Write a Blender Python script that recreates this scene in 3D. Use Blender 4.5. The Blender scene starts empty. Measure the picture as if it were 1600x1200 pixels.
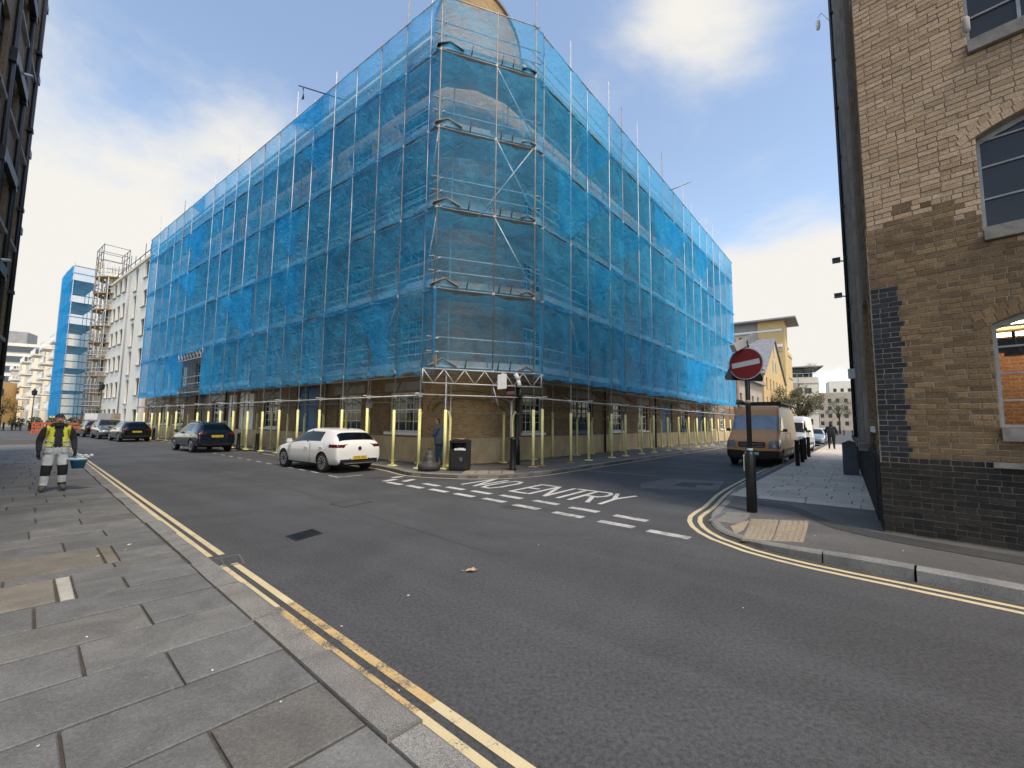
import bpy, bmesh, math, random
from mathutils import Vector, Matrix, noise
random.seed(7)
rad = math.radians
scene = bpy.context.scene
COL = scene.collection
# ------------------------------------------------------------------ camera, light, exposure
cam = bpy.data.cameras.new('camera')
cam.sensor_width = 36.0
cam.lens = 669.08 / 1600 * 36
cam.clip_start = 0.05
cam.clip_end = 2000
camo = bpy.data.objects.new('camera', cam)
COL.objects.link(camo)
camo.location = (0, 0, 1.72)
camo.matrix_world = Matrix.Translation((0, 0, 1.72)) @ Matrix.Rotation(rad(90 + 5.1306), 4, 'X') @ Matrix.Rotation(rad(0.654), 4, 'Z')
scene.camera = camo
SUN_AZ, SUN_EL = 147.0, 60.0
sun = bpy.data.lights.new('sun', 'SUN')
sun.energy = 1.5
sun.angle = rad(13)
sun.color = (1.0, 0.87, 0.69)
suno = bpy.data.objects.new('sun', sun)
COL.objects.link(suno)
sd = Vector((math.sin(rad(SUN_AZ)) * math.cos(rad(SUN_EL)), math.cos(rad(SUN_AZ)) * math.cos(rad(SUN_EL)), math.sin(rad(SUN_EL))))
suno.rotation_euler = (-sd).to_track_quat('-Z', 'Y').to_euler()
suno.location = sd * 60
vs = scene.view_settings
vs.view_transform = 'Standard'
vs.look = 'None'
vs.gamma = 1
vs.use_curve_mapping = False
vs.exposure = 1.15
scene.cycles.transparent_max_bounces = 24
scene.cycles.max_bounces = 8
SKY_STRENGTH = 0.13
world = bpy.data.worlds.new('World')
scene.world = world
world.use_nodes = True
def build_world():
    nt = world.node_tree
    N, L = nt.nodes, nt.links
    N.clear()
    out = N.new('ShaderNodeOutputWorld'); bg = N.new('ShaderNodeBackground')
    sky = N.new('ShaderNodeTexSky'); sky.sky_type = 'NISHITA'; sky.sun_disc = False
    sky.sun_elevation = rad(SUN_EL); sky.sun_rotation = rad(SUN_AZ)
    sky.air_density = 1.0; sky.dust_density = 0.8; sky.ozone_density = 1.6
    tc = N.new('ShaderNodeTexCoord')
    nrm = N.new('ShaderNodeVectorMath'); nrm.operation = 'NORMALIZE'
    L.new(tc.outputs['Generated'], nrm.inputs[0])
    sep = N.new('ShaderNodeSeparateXYZ'); L.new(nrm.outputs[0], sep.inputs[0])
    def math_(op, a, b=None, clamp=False):
        n = N.new('ShaderNodeMath'); n.operation = op; n.use_clamp = clamp
        for i, q in enumerate((a, b)):
            if q is None: continue
            if isinstance(q, (int, float)): n.inputs[i].default_value = q
            else: L.new(q, n.inputs[i])
        return n.outputs[0]
    zc = math_('ADD', math_('MAXIMUM', sep.outputs[2], 0.0), 0.22)
    u = math_('DIVIDE', sep.outputs[0], zc); v = math_('DIVIDE', sep.outputs[1], zc)
    cmb = N.new('ShaderNodeCombineXYZ'); L.new(u, cmb.inputs[0]); L.new(v, cmb.inputs[1])
    n1 = N.new('ShaderNodeTexNoise'); n1.inputs['Scale'].default_value = 1.25; n1.inputs['Detail'].default_value = 9
    n1.inputs['Roughness'].default_value = 0.58; n1.inputs['Distortion'].default_value = 0.35
    L.new(cmb.outputs[0], n1.inputs['Vector'])
    acc = math_('MULTIPLY', n1.outputs[0], 1.0)
    for d, k, amp in CLOUDS:
        dp = N.new('ShaderNodeVectorMath'); dp.operation = 'DOT_PRODUCT'
        L.new(nrm.outputs[0], dp.inputs[0]); dp.inputs[1].default_value = Vector(d).normalized()
        e = math_('EXPONENT', math_('MULTIPLY', math_('SUBTRACT', 1.0, dp.outputs['Value']), -k))
        acc = math_('ADD', acc, math_('MULTIPLY', e, amp))
    mr = N.new('ShaderNodeMapRange'); mr.interpolation_type = 'SMOOTHSTEP'
    mr.inputs['From Min'].default_value = 0.52; mr.inputs['From Max'].default_value = 0.80
    L.new(acc, mr.inputs['Value'])
    tint = N.new('ShaderNodeMix'); tint.data_type = 'RGBA'; tint.blend_type = 'MULTIPLY'
    tint.inputs['Factor'].default_value = 1.0
    L.new(sky.outputs[0], tint.inputs['A']); tint.inputs['B'].default_value = SKY_TINT
    mx = N.new('ShaderNodeMix'); mx.data_type = 'RGBA'
    L.new(mr.outputs[0], mx.inputs['Factor']); L.new(tint.outputs['Result'], mx.inputs['A'])
    mx.inputs['B'].default_value = CLOUD_COL
    L.new(mx.outputs['Result'], bg.inputs[0])
    bg.inputs['Strength'].default_value = SKY_STRENGTH
    L.new(bg.outputs[0], out.inputs[0])
SKY_TINT = (1.2, 1.06, .92, 1)
CLOUD_COL = (3.2, 3.1, 2.92, 1)
CLOUDS = [((.43, .90, 1.02), 110, .26), ((-1.05, 1.0, .33), 45, .36), ((.70, 1.0, .34), 60, .36), ((-.66, 1.0, .64), 200, .2), ((-.84, 1.0, .58), 240, .16), ((.45, 1, .05), 14, .13), ((-1.2, 1, .05), 14, .14)]
build_world()

# ------------------------------------------------------------------ mesh and object helpers
class Frame:
    """walls and kerbs: t along, o outwards, z up"""
    def __init__(s, org, ang):
        a = rad(ang)
        s.o = Vector((org[0], org[1], 0)); s.d = Vector((math.sin(a), math.cos(a), 0)); s.n = None
    def __call__(s, t, o, z=0.0):
        return s.o + s.d * t + s.n * o + Vector((0, 0, z))
def frame(org, ang, side):
    f = Frame(org, ang)
    f.n = Vector((-f.d.y, f.d.x, 0)) * side
    return f
ID = lambda x, y, z=0.0: Vector((x, y, z))

class MB:
    def __init__(s):
        s.v = []; s.f = []; s.m = []; s.s = []
    def face(s, pts, mi=0, smooth=False):
        b = len(s.v); s.v += [Vector(p) for p in pts]
        s.f.append(tuple(range(b, b + len(pts)))); s.m.append(mi); s.s.append(smooth)
    def hexa(s, c, mi=0):
        b = len(s.v); s.v += [Vector(p) for p in c]
        for q in ((0, 3, 2, 1), (4, 5, 6, 7), (0, 1, 5, 4), (1, 2, 6, 5), (2, 3, 7, 6), (3, 0, 4, 7)):
            s.f.append(tuple(b + i for i in q)); s.m.append(mi); s.s.append(False)
        return s
    def box(s, x0, x1, y0, y1, z0, z1, T=ID, mi=0):
        return s.hexa([T(x0, y0, z0), T(x1, y0, z0), T(x1, y1, z0), T(x0, y1, z0), T(x0, y0, z1), T(x1, y0, z1), T(x1, y1, z1), T(x0, y1, z1)], mi)
    def tube(s, p, q, r, n=6, mi=0, r2=None, cap=True):
        return s.path([p, q], [r, r if r2 is None else r2], n, mi, cap)
    def path(s, pts, rr, n=6, mi=0, cap=True):
        pts = [Vector(p) for p in pts]
        if not isinstance(rr, (list, tuple)): rr = [rr] * len(pts)
        rings = []
        for i, p in enumerate(pts):
            d = (pts[min(i + 1, len(pts) - 1)] - pts[max(i - 1, 0)]).normalized()
            a = Vector((0, 0, 1)) if abs(d.z) < .9 else Vector((1, 0, 0))
            u = d.cross(a).normalized(); w = d.cross(u)
            b = len(s.v)
            for k in range(n):
                t = 2 * math.pi * k / n
                s.v.append(p + (u * math.cos(t) + w * math.sin(t)) * rr[i])
            rings.append(b)
        for a, b in zip(rings, rings[1:]):
            for k in range(n):
                s.f.append((a + k, a + (k + 1) % n, b + (k + 1) % n, b + k)); s.m.append(mi); s.s.append(True)
        if cap:
            s.f.append(tuple(rings[0] + k for k in range(n))[::-1]); s.m.append(mi); s.s.append(False)
            s.f.append(tuple(rings[-1] + k for k in range(n))); s.m.append(mi); s.s.append(False)
        return s
    def lathe(s, prof, n=16, c=(0, 0, 0), mi=0, axis='z', smooth=True):
        c = Vector(c); rings = []
        for r, h in prof:
            b = len(s.v)
            for k in range(n):
                t = 2 * math.pi * k / n
                x, y = r * math.cos(t), r * math.sin(t)
                s.v.append(c + (Vector((x, y, h)) if axis == 'z' else Vector((x, h, y)) if axis == 'y' else Vector((h, x, y))))
            rings.append(b)
        for a, b in zip(rings, rings[1:]):
            for k in range(n):
                s.f.append((a + k, a + (k + 1) % n, b + (k + 1) % n, b + k)); s.m.append(mi); s.s.append(smooth)
        s.f.append(tuple(rings[0] + k for k in range(n))[::-1]); s.m.append(mi); s.s.append(False)
        s.f.append(tuple(rings[-1] + k for k in range(n))); s.m.append(mi); s.s.append(False)
        return s
    def prism(s, poly, z0, z1, T=ID, mi=0):
        n = len(poly); b = len(s.v)
        s.v += [T(x, y, z0) for x, y in poly] + [T(x, y, z1) for x, y in poly]
        s.f.append(tuple(range(b + n - 1, b - 1, -1))); s.f.append(tuple(range(b + n, b + 2 * n)))
        s.m += [mi] * 2; s.s += [False] * 2
        for i in range(n):
            j = (i + 1) % n
            s.f.append((b + i, b + j, b + n + j, b + n + i)); s.m.append(mi); s.s.append(False)
        return s
    def grid(s, P, smooth=True, mi=0):
        b = len(s.v); h = len(P); w = len(P[0])
        for row in P: s.v += [Vector(p) for p in row]
        for i in range(h - 1):
            for j in range(w - 1):
                s.f.append((b + i * w + j, b + i * w + j + 1, b + (i + 1) * w + j + 1, b + (i + 1) * w + j)); s.m.append(mi); s.s.append(smooth)
        return s
    def mesh(s, name, mats, recalc=True):
        me = bpy.data.meshes.new(name)
        me.from_pydata([tuple(v) for v in s.v], [], s.f)
        for m in (mats if isinstance(mats, (list, tuple)) else [mats]): me.materials.append(m)
        me.polygons.foreach_set('material_index', s.m)
        me.polygons.foreach_set('use_smooth', s.s)
        if recalc:
            bm = bmesh.new(); bm.from_mesh(me)
            bmesh.ops.recalc_face_normals(bm, faces=bm.faces)
            bm.to_mesh(me); bm.free()
        wall_uv(me)
        return me
def wall_uv(me):
    uv = me.uv_layers.new(name='wall')
    data = [0.0] * (2 * len(me.loops))
    for p in me.polygons:
        n = p.normal
        flat = abs(n.z) > .75
        h = math.hypot(n.x, n.y) or 1
        tx, ty = -n.y / h, n.x / h
        for li in p.loop_indices:
            c = me.vertices[me.loops[li].vertex_index].co
            if flat: data[2 * li] = c.x; data[2 * li + 1] = c.y
            else: data[2 * li] = c.x * tx + c.y * ty; data[2 * li + 1] = c.z
    uv.data.foreach_set('uv', data)
def link(name, me, parent=None, world=True, loc=None):
    o = bpy.data.objects.new(name, me); COL.objects.link(o)
    if parent is not None:
        o.parent = parent
        if world and parent.parent is None:
            o.matrix_parent_inverse = parent.matrix_basis.inverted()
    if loc is not None: o.location = loc
    return o
def obj(name, mb, mats, parent=None, world=True, recalc=True):
    return link(name, mb.mesh(name, mats, recalc), parent, world)
def tag(o, label=None, cat=None, group=None, kind=None):
    if label: o['label'] = label
    if cat: o['category'] = cat
    if group: o['group'] = group
    if kind: o['kind'] = kind
    return o
def thing(name, label, cat, loc=(0, 0, 0), group=None, rz=0.0):
    o = bpy.data.objects.new(name, None); COL.objects.link(o)
    o.location = loc; o.rotation_euler = (0, 0, rz)
    o.matrix_basis = Matrix.Translation(loc) @ Matrix.Rotation(rz, 4, 'Z')
    return tag(o, label, cat, group)
def struct(name, mb, mats, recalc=True):
    return tag(obj(name, mb, mats, recalc=recalc), kind='structure')
def copy_tree(o, parent=None):
    c = o.copy(); COL.objects.link(c)
    if parent is not None:
        c.parent = parent; c.matrix_parent_inverse = o.matrix_parent_inverse.copy()
    for ch in list(o.children): copy_tree(ch, c)
    return c
def place(o, loc, rz=None):
    o.location = loc
    if rz is not None: o.rotation_euler = (0, 0, rz)

# ------------------------------------------------------------------ materials
MATS = {}
class NB:
    def __init__(s, name):
        s.mat = bpy.data.materials.new(name); s.mat.use_nodes = True
        s.N = s.mat.node_tree.nodes; s.L = s.mat.node_tree.links
        s.b = s.N['Principled BSDF']
    def new(s, t, **k):
        n = s.N.new('ShaderNode' + t)
        for a, v in k.items(): setattr(n, a, v)
        return n
    def set(s, sock, v):
        if isinstance(v, bpy.types.NodeSocket): s.L.new(v, sock)
        else: sock.default_value = v
    def math(s, op, a, b=0.0, clamp=False):
        n = s.new('Math', operation=op, use_clamp=clamp); s.set(n.inputs[0], a); s.set(n.inputs[1], b); return n.outputs[0]
    def pos(s, coord='world'):
        if coord == 'world': return s.new('NewGeometry').outputs['Position']
        return s.new('TexCoord').outputs['UV' if coord == 'uv' else 'Object']
    def noise(s, vec, scale, detail=5, rough=.55, dist=0.0):
        n = s.new('TexNoise'); s.L.new(vec, n.inputs['Vector'])
        n.inputs['Scale'].default_value = scale; n.inputs['Detail'].default_value = detail
        n.inputs['Roughness'].default_value = rough; n.inputs['Distortion'].default_value = dist
        return n.outputs[0]
    def ramp(s, v, a, b):
        n = s.new('MapRange'); n.interpolation_type = 'SMOOTHSTEP'; s.set(n.inputs[0], v)
        n.inputs[1].default_value = a; n.inputs[2].default_value = b; return n.outputs[0]
    def mix(s, f, a, b, mode='MIX'):
        n = s.new('Mix', data_type='RGBA', blend_type=mode)
        s.set(n.inputs['Factor'], f)
        for k, q in (('A', a), ('B', b)):
            s.set(n.inputs[k], (*q, 1) if isinstance(q, tuple) and len(q) == 3 else q)
        return n.outputs['Result']
    def gray(s, v):
        n = s.new('CombineColor')
        for i in range(3): s.L.new(v, n.inputs[i])
        return n.outputs[0]
    def bump(s, h, strength, dist=.01):
        n = s.new('Bump'); n.inputs['Strength'].default_value = strength; n.inputs['Distance'].default_value = dist
        s.L.new(h, n.inputs['Height']); s.L.new(n.outputs[0], s.b.inputs['Normal'])
    def rnd(s):
        a = s.new('ObjectInfo').outputs['Random']; b = s.new('NewGeometry').outputs['Random Per Island']
        return s.math('FRACT', s.math('ADD', a, b))
    def done(s, color=None, rough=.8, metal=0.0, spec=None):
        if color is not None: s.set(s.b.inputs['Base Color'], (*color, 1) if isinstance(color, tuple) and len(color) == 3 else color)
        s.set(s.b.inputs['Roughness'], rough); s.b.inputs['Metallic'].default_value = metal
        if spec is not None: s.b.inputs['Specular IOR Level'].default_value = spec
        return s.mat
def pbr(name, c1, c2=None, scale=3.0, rough=.75, metal=0.0, bump=0.0, bscale=80, spec=None, rand=0.0, coord='world', lo=.35, hi=.68, fine=.12):
    if name in MATS: return MATS[name]
    n = NB(name); p = n.pos(coord)
    c2 = c2 or tuple(x * .72 for x in c1)
    col = n.mix(n.ramp(n.noise(p, scale, 7, .62), lo, hi), c1, c2)
    if fine:
        f = n.ramp(n.noise(p, bscale, 3), .3, .7)
        col = n.mix(1.0, col, n.gray(n.math('ADD', n.math('MULTIPLY', f, 2 * fine), 1 - fine)), 'MULTIPLY')
    if rand:
        col = n.mix(1.0, col, n.gray(n.math('ADD', n.math('MULTIPLY', n.rnd(), 2 * rand), 1 - rand)), 'MULTIPLY')
    if bump: n.bump(n.noise(p, bscale, 4), bump)
    MATS[name] = n.done(col, rough, metal, spec)
    return MATS[name]
def brickmat(name, c1, c2, mortar, w=.225, h=.075, dark=(.06, .05, .04), soot=.5, bump=.5):
    n = NB(name); uv = n.pos('uv'); p = n.pos('world')
    b = n.new('TexBrick'); n.L.new(uv, b.inputs['Vector'])
    b.inputs['Color1'].default_value = (*c1, 1); b.inputs['Color2'].default_value = (*c2, 1); b.inputs['Mortar'].default_value = (*mortar, 1)
    b.inputs['Scale'].default_value = 1; b.inputs['Mortar Size'].default_value = .009; b.inputs['Brick Width'].default_value = w; b.inputs['Row Height'].default_value = h
    b.inputs['Mortar Smooth'].default_value = .2; b.inputs['Bias'].default_value = -.1
    col = b.outputs['Color']
    f = n.math('MULTIPLY', n.ramp(n.noise(p, .55, 8, .65), .42, .72), soot)
    col = n.mix(f, col, dark)
    f2 = n.ramp(n.noise(p, 30, 3), .3, .75)
    col = n.mix(1.0, col, n.gray(n.math('ADD', n.math('MULTIPLY', f2, .5), .72)), 'MULTIPLY')
    hgt = n.math('ADD', n.math('MULTIPLY', b.outputs['Fac'], -1.0), n.math('MULTIPLY', f2, .3))
    n.bump(hgt, bump, .012)
    MATS[name] = n.done(col, .88)
    return MATS[name]
def glass(name, c=(.02, .025, .03), rough=.04, see=0.0):
    n = NB(name); p = n.pos('world')
    n.b.inputs['Base Color'].default_value = (*c, 1); n.b.inputs['Roughness'].default_value = rough
    n.b.inputs['Specular IOR Level'].default_value = .36
    n.bump(n.noise(p, 1.3, 2), .05, .05)
    if see:
        t = n.new('BsdfTransparent'); t.inputs[0].default_value = (.85, .9, .9, 1)
        m = n.new('MixShader'); m.inputs[0].default_value = see
        n.L.new(n.b.outputs[0], m.inputs[1]); n.L.new(t.outputs[0], m.inputs[2])
        n.L.new(m.outputs[0], n.N['Material Output'].inputs[0])
    MATS[name] = n.mat
    return n.mat
def emit(name, c, s):
    n = NB(name); n.b.inputs['Base Color'].default_value = (*c, 1)
    n.b.inputs['Emission Color'].default_value = (*c, 1); n.b.inputs['Emission Strength'].default_value = s
    MATS[name] = n.mat; return n.mat
def asphalt(name, lo, hi, warm=(1, 1, 1), patch=.3):
    n = NB(name); p = n.pos('world')
    sp = n.noise(p, 170, 3, .85); sp2 = n.noise(p, 34, 2, .6)
    f = n.ramp(n.math('ADD', n.math('MULTIPLY', sp, .75), n.math('MULTIPLY', sp2, .25)), .40, .60)
    col = n.mix(f, tuple(lo * w for w in warm), tuple(hi * w for w in warm))
    v = n.new('TexVoronoi'); n.L.new(p, v.inputs['Vector']); v.inputs['Scale'].default_value = 70
    chip = n.ramp(v.outputs['Distance'], .16, .07)
    pick = n.ramp(n.noise(p, 23, 1), .60, .66)
    col = n.mix(n.math('MULTIPLY', chip, pick), col, (.26, .26, .25))
    big = n.ramp(n.noise(p, .35, 6, .6, .6), .3, .72)
    col = n.mix(1.0, col, n.gray(n.math('ADD', n.math('MULTIPLY', big, patch), 1 - patch * .5)), 'MULTIPLY')
    cx = n.new('CombineXYZ')
    for i, (d, k) in enumerate((((-.798, .603, 0), .05), ((.603, .798, 0), .75))):
        dp = n.new('VectorMath', operation='DOT_PRODUCT'); n.L.new(p, dp.inputs[0]); dp.inputs[1].default_value = d
        n.L.new(n.math('MULTIPLY', dp.outputs['Value'], k), cx.inputs[i])
    trk = n.ramp(n.noise(cx.outputs[0], 1.6, 4, .6, .3), .35, .7)
    col = n.mix(1.0, col, n.gray(n.math('ADD', n.math('MULTIPLY', trk, .22), .89)), 'MULTIPLY')
    mid = n.ramp(n.noise(p, 2.7, 5, .6), .55, .8)
    col = n.mix(n.math('MULTIPLY', mid, .25), col, (lo * .7, lo * .7, lo * .7))
    n.bump(sp, .55, .012)
    MATS[name] = n.done(col, n.math('ADD', n.math('MULTIPLY', big, -.12), .80), spec=.35)
    return MATS[name]
asphalt('asphalt', .030, .126, (.98, 1, 1.06))
asphalt('asphalt_old', .075, .15, (1, .97, .94))
asphalt('asphalt_patch', .035, .075)
asphalt('asphalt_pale', .10, .19, (1, .99, .97))
def stone(name, c1, c2, rand=.16, bs=45, rough=.8, bump=.25, grain=0.0):
    n = NB(name); p = n.pos('world'); r = n.rnd()
    cmb = n.new('CombineXYZ'); n.L.new(r, cmb.inputs[0]); n.L.new(n.math('MULTIPLY', r, 7.3), cmb.inputs[1])
    sh = n.new('VectorMath', operation='MULTIPLY_ADD'); n.L.new(cmb.outputs[0], sh.inputs[0]); sh.inputs[1].default_value = (40, 40, 40); n.L.new(p, sh.inputs[2])
    q = sh.outputs[0]
    col = n.mix(n.ramp(n.noise(q, 2.2, 8, .65, .8), .32, .7), c1, c2)
    hue = n.mix(n.ramp(r, .55, 1.0), (1, 1, 1), (1.03, .99, .94))
    col = n.mix(1.0, col, hue, 'MULTIPLY')
    f = n.ramp(n.noise(q, bs, 4, .7), .3, .72)
    col = n.mix(1.0, col, n.gray(n.math('ADD', n.math('MULTIPLY', f, .34), .83)), 'MULTIPLY')
    col = n.mix(1.0, col, n.gray(n.math('ADD', n.math('MULTIPLY', n.math('FRACT', n.math('MULTIPLY', r, 13.7)), 2 * rand), 1 - rand)), 'MULTIPLY')
    st = n.ramp(n.noise(p, 5, 3), .70, .78)
    col = n.mix(n.math('MULTIPLY', st, .35), col, (.05, .048, .045))
    spk = n.ramp(n.noise(p, 13, 1), .77, .79)
    col = n.mix(n.math('MULTIPLY', spk, .35), col, (.26, .26, .24))
    if grain: col = n.mix(1.0, col, n.gray(n.math('ADD', n.math('MULTIPLY', n.ramp(n.noise(p, 150, 2, .8), .4, .6), grain), 1 - grain * .5)), 'MULTIPLY')
    n.bump(n.noise(q, bs * .7, 5, .7), bump, .01)
    MATS[name] = n.done(col, rough, spec=.35)
    return MATS[name]
stone('york_stone', (.162, .165, .163), (.112, .114, .112), .14, grain=.3)
stone('york_pale', (.60, .53, .45), (.49, .435, .37), .13)
stone('granite_kerb', (.235, .232, .222), (.165, .163, .156), .14, bs=130, grain=.75)
stone('concrete_slab', (.21, .195, .165), (.15, .14, .12), .1)
stone('buff_tactile', (.34, .285, .21), (.25, .21, .155), .1)
pbr('joint_dirt', (.055, .048, .04), (.09, .08, .065), 9, .95, bump=.4)
def paint_line(name, c, under=(.09, .09, .09), wear=.55):
    n = NB(name); p = n.pos('world')
    w = n.ramp(n.math('ADD', n.math('MULTIPLY', n.noise(p, 95, 3, .8), .6), n.math('MULTIPLY', n.noise(p, 5, 4), .4)), wear, wear + .09)
    col = n.mix(w, tuple(c), under)
    col = n.mix(1.0, col, n.gray(n.math('ADD', n.math('MULTIPLY', n.noise(p, 2.0, 4), .35), .82)), 'MULTIPLY')
    n.bump(n.noise(p, 95, 2), .4, .01)
    MATS[name] = n.done(col, .8)
paint_line('line_white', (.54, .54, .52), wear=.535)
paint_line('line_white_worn', (.50, .50, .48), wear=.505)
paint_line('line_yellow', (.60, .51, .31), wear=.555)
paint_line('line_orange', (.56, .40, .18), wear=.49)
paint_line('line_faint', (.26, .26, .26), wear=.48)
brickmat('stock_brick', (.58, .365, .155), (.40, .235, .09), (.42, .34, .22), soot=.25)
brickmat('stock_brick_dark', (.33, .20, .09), (.22, .125, .055), (.25, .2, .14), soot=.4)
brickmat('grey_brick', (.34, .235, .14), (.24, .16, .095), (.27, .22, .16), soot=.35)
pbr('strip_grey', (.22, .2, .175), (.16, .145, .125), 4, .9)
brickmat('yellow_brick', (.78, .53, .22), (.70, .46, .18), (.66, .52, .3), soot=.08)
brickmat('red_brick', (.30, .12, .06), (.36, .17, .09), (.35, .3, .25), soot=.2)
brickmat('dark_brick', (.045, .045, .05), (.03, .03, .034), (.12, .11, .1), soot=.3)
def rbrick(name, c1, c2, rand):
    n = NB(name); p = n.pos('world'); r = n.rnd()
    r2 = n.math('FRACT', n.math('MULTIPLY', r, 17.31))
    col = n.mix(n.ramp(r, .15, .95), c1, c2)
    col = n.mix(1.0, col, n.gray(n.math('ADD', n.math('MULTIPLY', r2, 2 * rand), 1 - rand)), 'MULTIPLY')
    pit = n.ramp(n.noise(p, 75, 4, .7), .36, .62)
    col = n.mix(1.0, col, n.gray(n.math('ADD', n.math('MULTIPLY', pit, .5), .62)), 'MULTIPLY')
    st = n.ramp(n.noise(p, 3.2, 7, .7), .52, .75)
    col = n.mix(n.math('MULTIPLY', st, .45), col, tuple(x * .35 for x in c1))
    n.bump(n.noise(p, 60, 5, .75), .8, .012)
    MATS[name] = n.done(col, .9, spec=.25)
rbrick('brick_tan', (.60, .435, .285), (.50, .35, .215), .12)
rbrick('brick_brown', (.27, .18, .095), (.20, .13, .068), .17)
rbrick('brick_black', (.032, .030, .029), (.048, .042, .037), .2)
rbrick('brick_slate', (.045, .05, .06), (.03, .033, .04), .25)
pbr('mortar_dark', (.34, .25, .165), (.23, .17, .11), 6, .95, bump=.5)
pbr('mortar_pale', (.33, .275, .205), (.22, .185, .14), 6, .95, bump=.5)
pbr('galvanised', (.58, .58, .57), (.45, .45, .44), 4, .5, .25, fine=.1, bscale=20)
pbr('rusty_tube', (.34, .28, .22), (.24, .2, .17), 5, .6, .3)
pbr('foam_yellow', (.95, .90, .40), (.88, .82, .35), 3, .8, bump=.1)
pbr('board_wood', (.42, .31, .19), (.28, .20, .12), 2.2, .85, bump=.3, rand=.22)
pbr('board_plain', (.60, .55, .47), (.46, .42, .35), 2.2, .85, bump=.2, rand=.2)
pbr('white_board', (.70, .69, .65), (.58, .57, .53), 3, .6)
pbr('cement', (.42, .41, .37), (.34, .33, .30), 6, .9, bump=.3)
pbr('plinth_stone', (.62, .46, .27), (.48, .35, .2), 1.3, .9, bump=.3, bscale=30)
pbr('lintel_stone', (.40, .37, .33), (.28, .26, .23), 2, .88, bump=.2)
pbr('sill_stone', (.27, .245, .215), (.18, .162, .145), 9, .85, bump=.3)
pbr('white_paint', (.86, .86, .83), (.78, .77, .73), 4, .5, fine=.05)
pbr('grey_frame', (.34, .35, .36), (.27, .28, .29), 6, .5)
pbr('blue_paint', (.035, .12, .25), (.025, .09, .2), 2, .55)
pbr('cream_render', (.84, .76, .60), (.76, .68, .53), .8, .85, fine=.04)
pbr('white_render', (.88, .83, .71), (.82, .77, .66), .5, .85, fine=.04)
pbr('office_clad', (.84, .77, .64), (.76, .70, .58), .5, .7, fine=.03)
pbr('pale_stone', (.50, .42, .33), (.40, .33, .25), .6, .88)
pbr('slate_roof', (.22, .23, .25), (.15, .155, .17), 1.5, .7)
pbr('concrete', (.36, .35, .34), (.27, .265, .26), .7, .88, bump=.1)
pbr('lead_roof', (.33, .34, .35), (.26, .27, .28), 1, .6)
pbr('black_iron', (.012, .012, .013), (.02, .02, .021), 6, .42, spec=.5)
pbr('black_plastic', (.015, .015, .016), (.024, .024, .025), 8, .5)
pbr('pipe_black', (.018, .019, .022), (.03, .031, .035), 3, .38)
pbr('cabinet_grey', (.085, .10, .12), (.07, .083, .1), 3, .5)
pbr('bell_iron', (.055, .052, .05), (.035, .034, .033), 8, .6, bump=.3)
pbr('cast_iron', (.13, .13, .13), (.08, .08, .08), 20, .6, 0, bump=.3)
pbr('sign_back', (.028, .03, .034), (.02, .022, .025), 5, .5)
pbr('sign_red', (.17, .010, .012), (.14, .009, .01), 3, .4, fine=.03)
pbr('sign_white', (.42, .44, .45), (.38, .40, .41), 3, .4, fine=.03)
pbr('orange_plastic', (.50, .10, .03), (.36, .07, .025), 3, .5)
pbr('cloth_navy', (.02, .022, .028), (.032, .035, .042), 12, .95, bump=.3, coord='o')
pbr('cloth_hivis', (.66, .66, .06), (.55, .56, .05), 9, .85, bump=.2, coord='o')
pbr('cloth_silver', (.5, .52, .53), (.42, .44, .45), 9, .5, coord='o')
pbr('cloth_white', (.66, .70, .71), (.47, .51, .53), 7, .9, bump=.3, coord='o')
pbr('cloth_black', (.014, .014, .015), (.024, .024, .026), 12, .95, bump=.2, coord='o')
pbr('denim_jacket', (.075, .10, .13), (.05, .07, .095), 10, .95, bump=.3, coord='o')
pbr('jeans', (.02, .055, .10), (.014, .036, .07), 10, .95, bump=.3, coord='o')
pbr('skin', (.46, .27, .19), (.40, .22, .15), 14, .6, coord='o')
pbr('hair_dark', (.02, .016, .013), (.035, .028, .022), 30, .8, coord='o')
pbr('shoe_grey', (.10, .09, .08), (.06, .055, .05), 14, .8, coord='o')
pbr('tub_blue', (.02, .17, .33), (.015, .13, .27), 5, .4, coord='o')
pbr('tub_film', (.45, .62, .70), (.36, .5, .58), 9, .4, coord='o')
pbr('tyre', (.014, .014, .014), (.022, .022, .022), 20, .85, coord='o')
pbr('rim_dark', (.10, .10, .105), (.07, .07, .073), 5, .35, .8, coord='o')
pbr('rim_silver', (.42, .43, .44), (.34, .35, .36), 5, .3, .8, coord='o')
pbr('bark', (.09, .07, .05), (.05, .04, .03), 9, .95, bump=.6)
glass('pane'); glass('pane_sky', (.035, .035, .036), .12); glass('pane_clear', (.02, .02, .02), .03, .78)
glass('car_glass', (.004, .005, .006), .02)
def carpaint(name, c, metal=0.0):
    n = NB(name); p = n.pos('o')
    d = n.ramp(n.noise(p, 2.5, 6), .35, .75)
    col = n.mix(n.math('MULTIPLY', d, .16), c, tuple(min(1, x * .75 + .006) for x in c))
    n.b.inputs['Coat Weight'].default_value = .15 if name == 'paint_copper' else .7; n.b.inputs['Coat Roughness'].default_value = .25 if name == 'paint_copper' else .03
    MATS[name] = n.done(col, .42 if c[0] > .3 else .14, metal, .35)
carpaint('paint_white', (.78, .78, .76)); carpaint('paint_navy', (.004, .010, .022), 0); carpaint('paint_black', (.004, .004, .005))
carpaint('paint_copper', (.84, .40, .14), .0); carpaint('paint_grey', (.07, .08, .09), .3); carpaint('paint_steel', (.22, .28, .33), .3); carpaint('paint_vanwhite', (.72, .73, .72))
pbr('light_red', (.10, .012, .008), (.05, .008, .006), 8, .15, coord='o', fine=.05); pbr('light_clear', (.38, .40, .42), (.12, .13, .14), 8, .12, coord='o', fine=.05)
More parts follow.
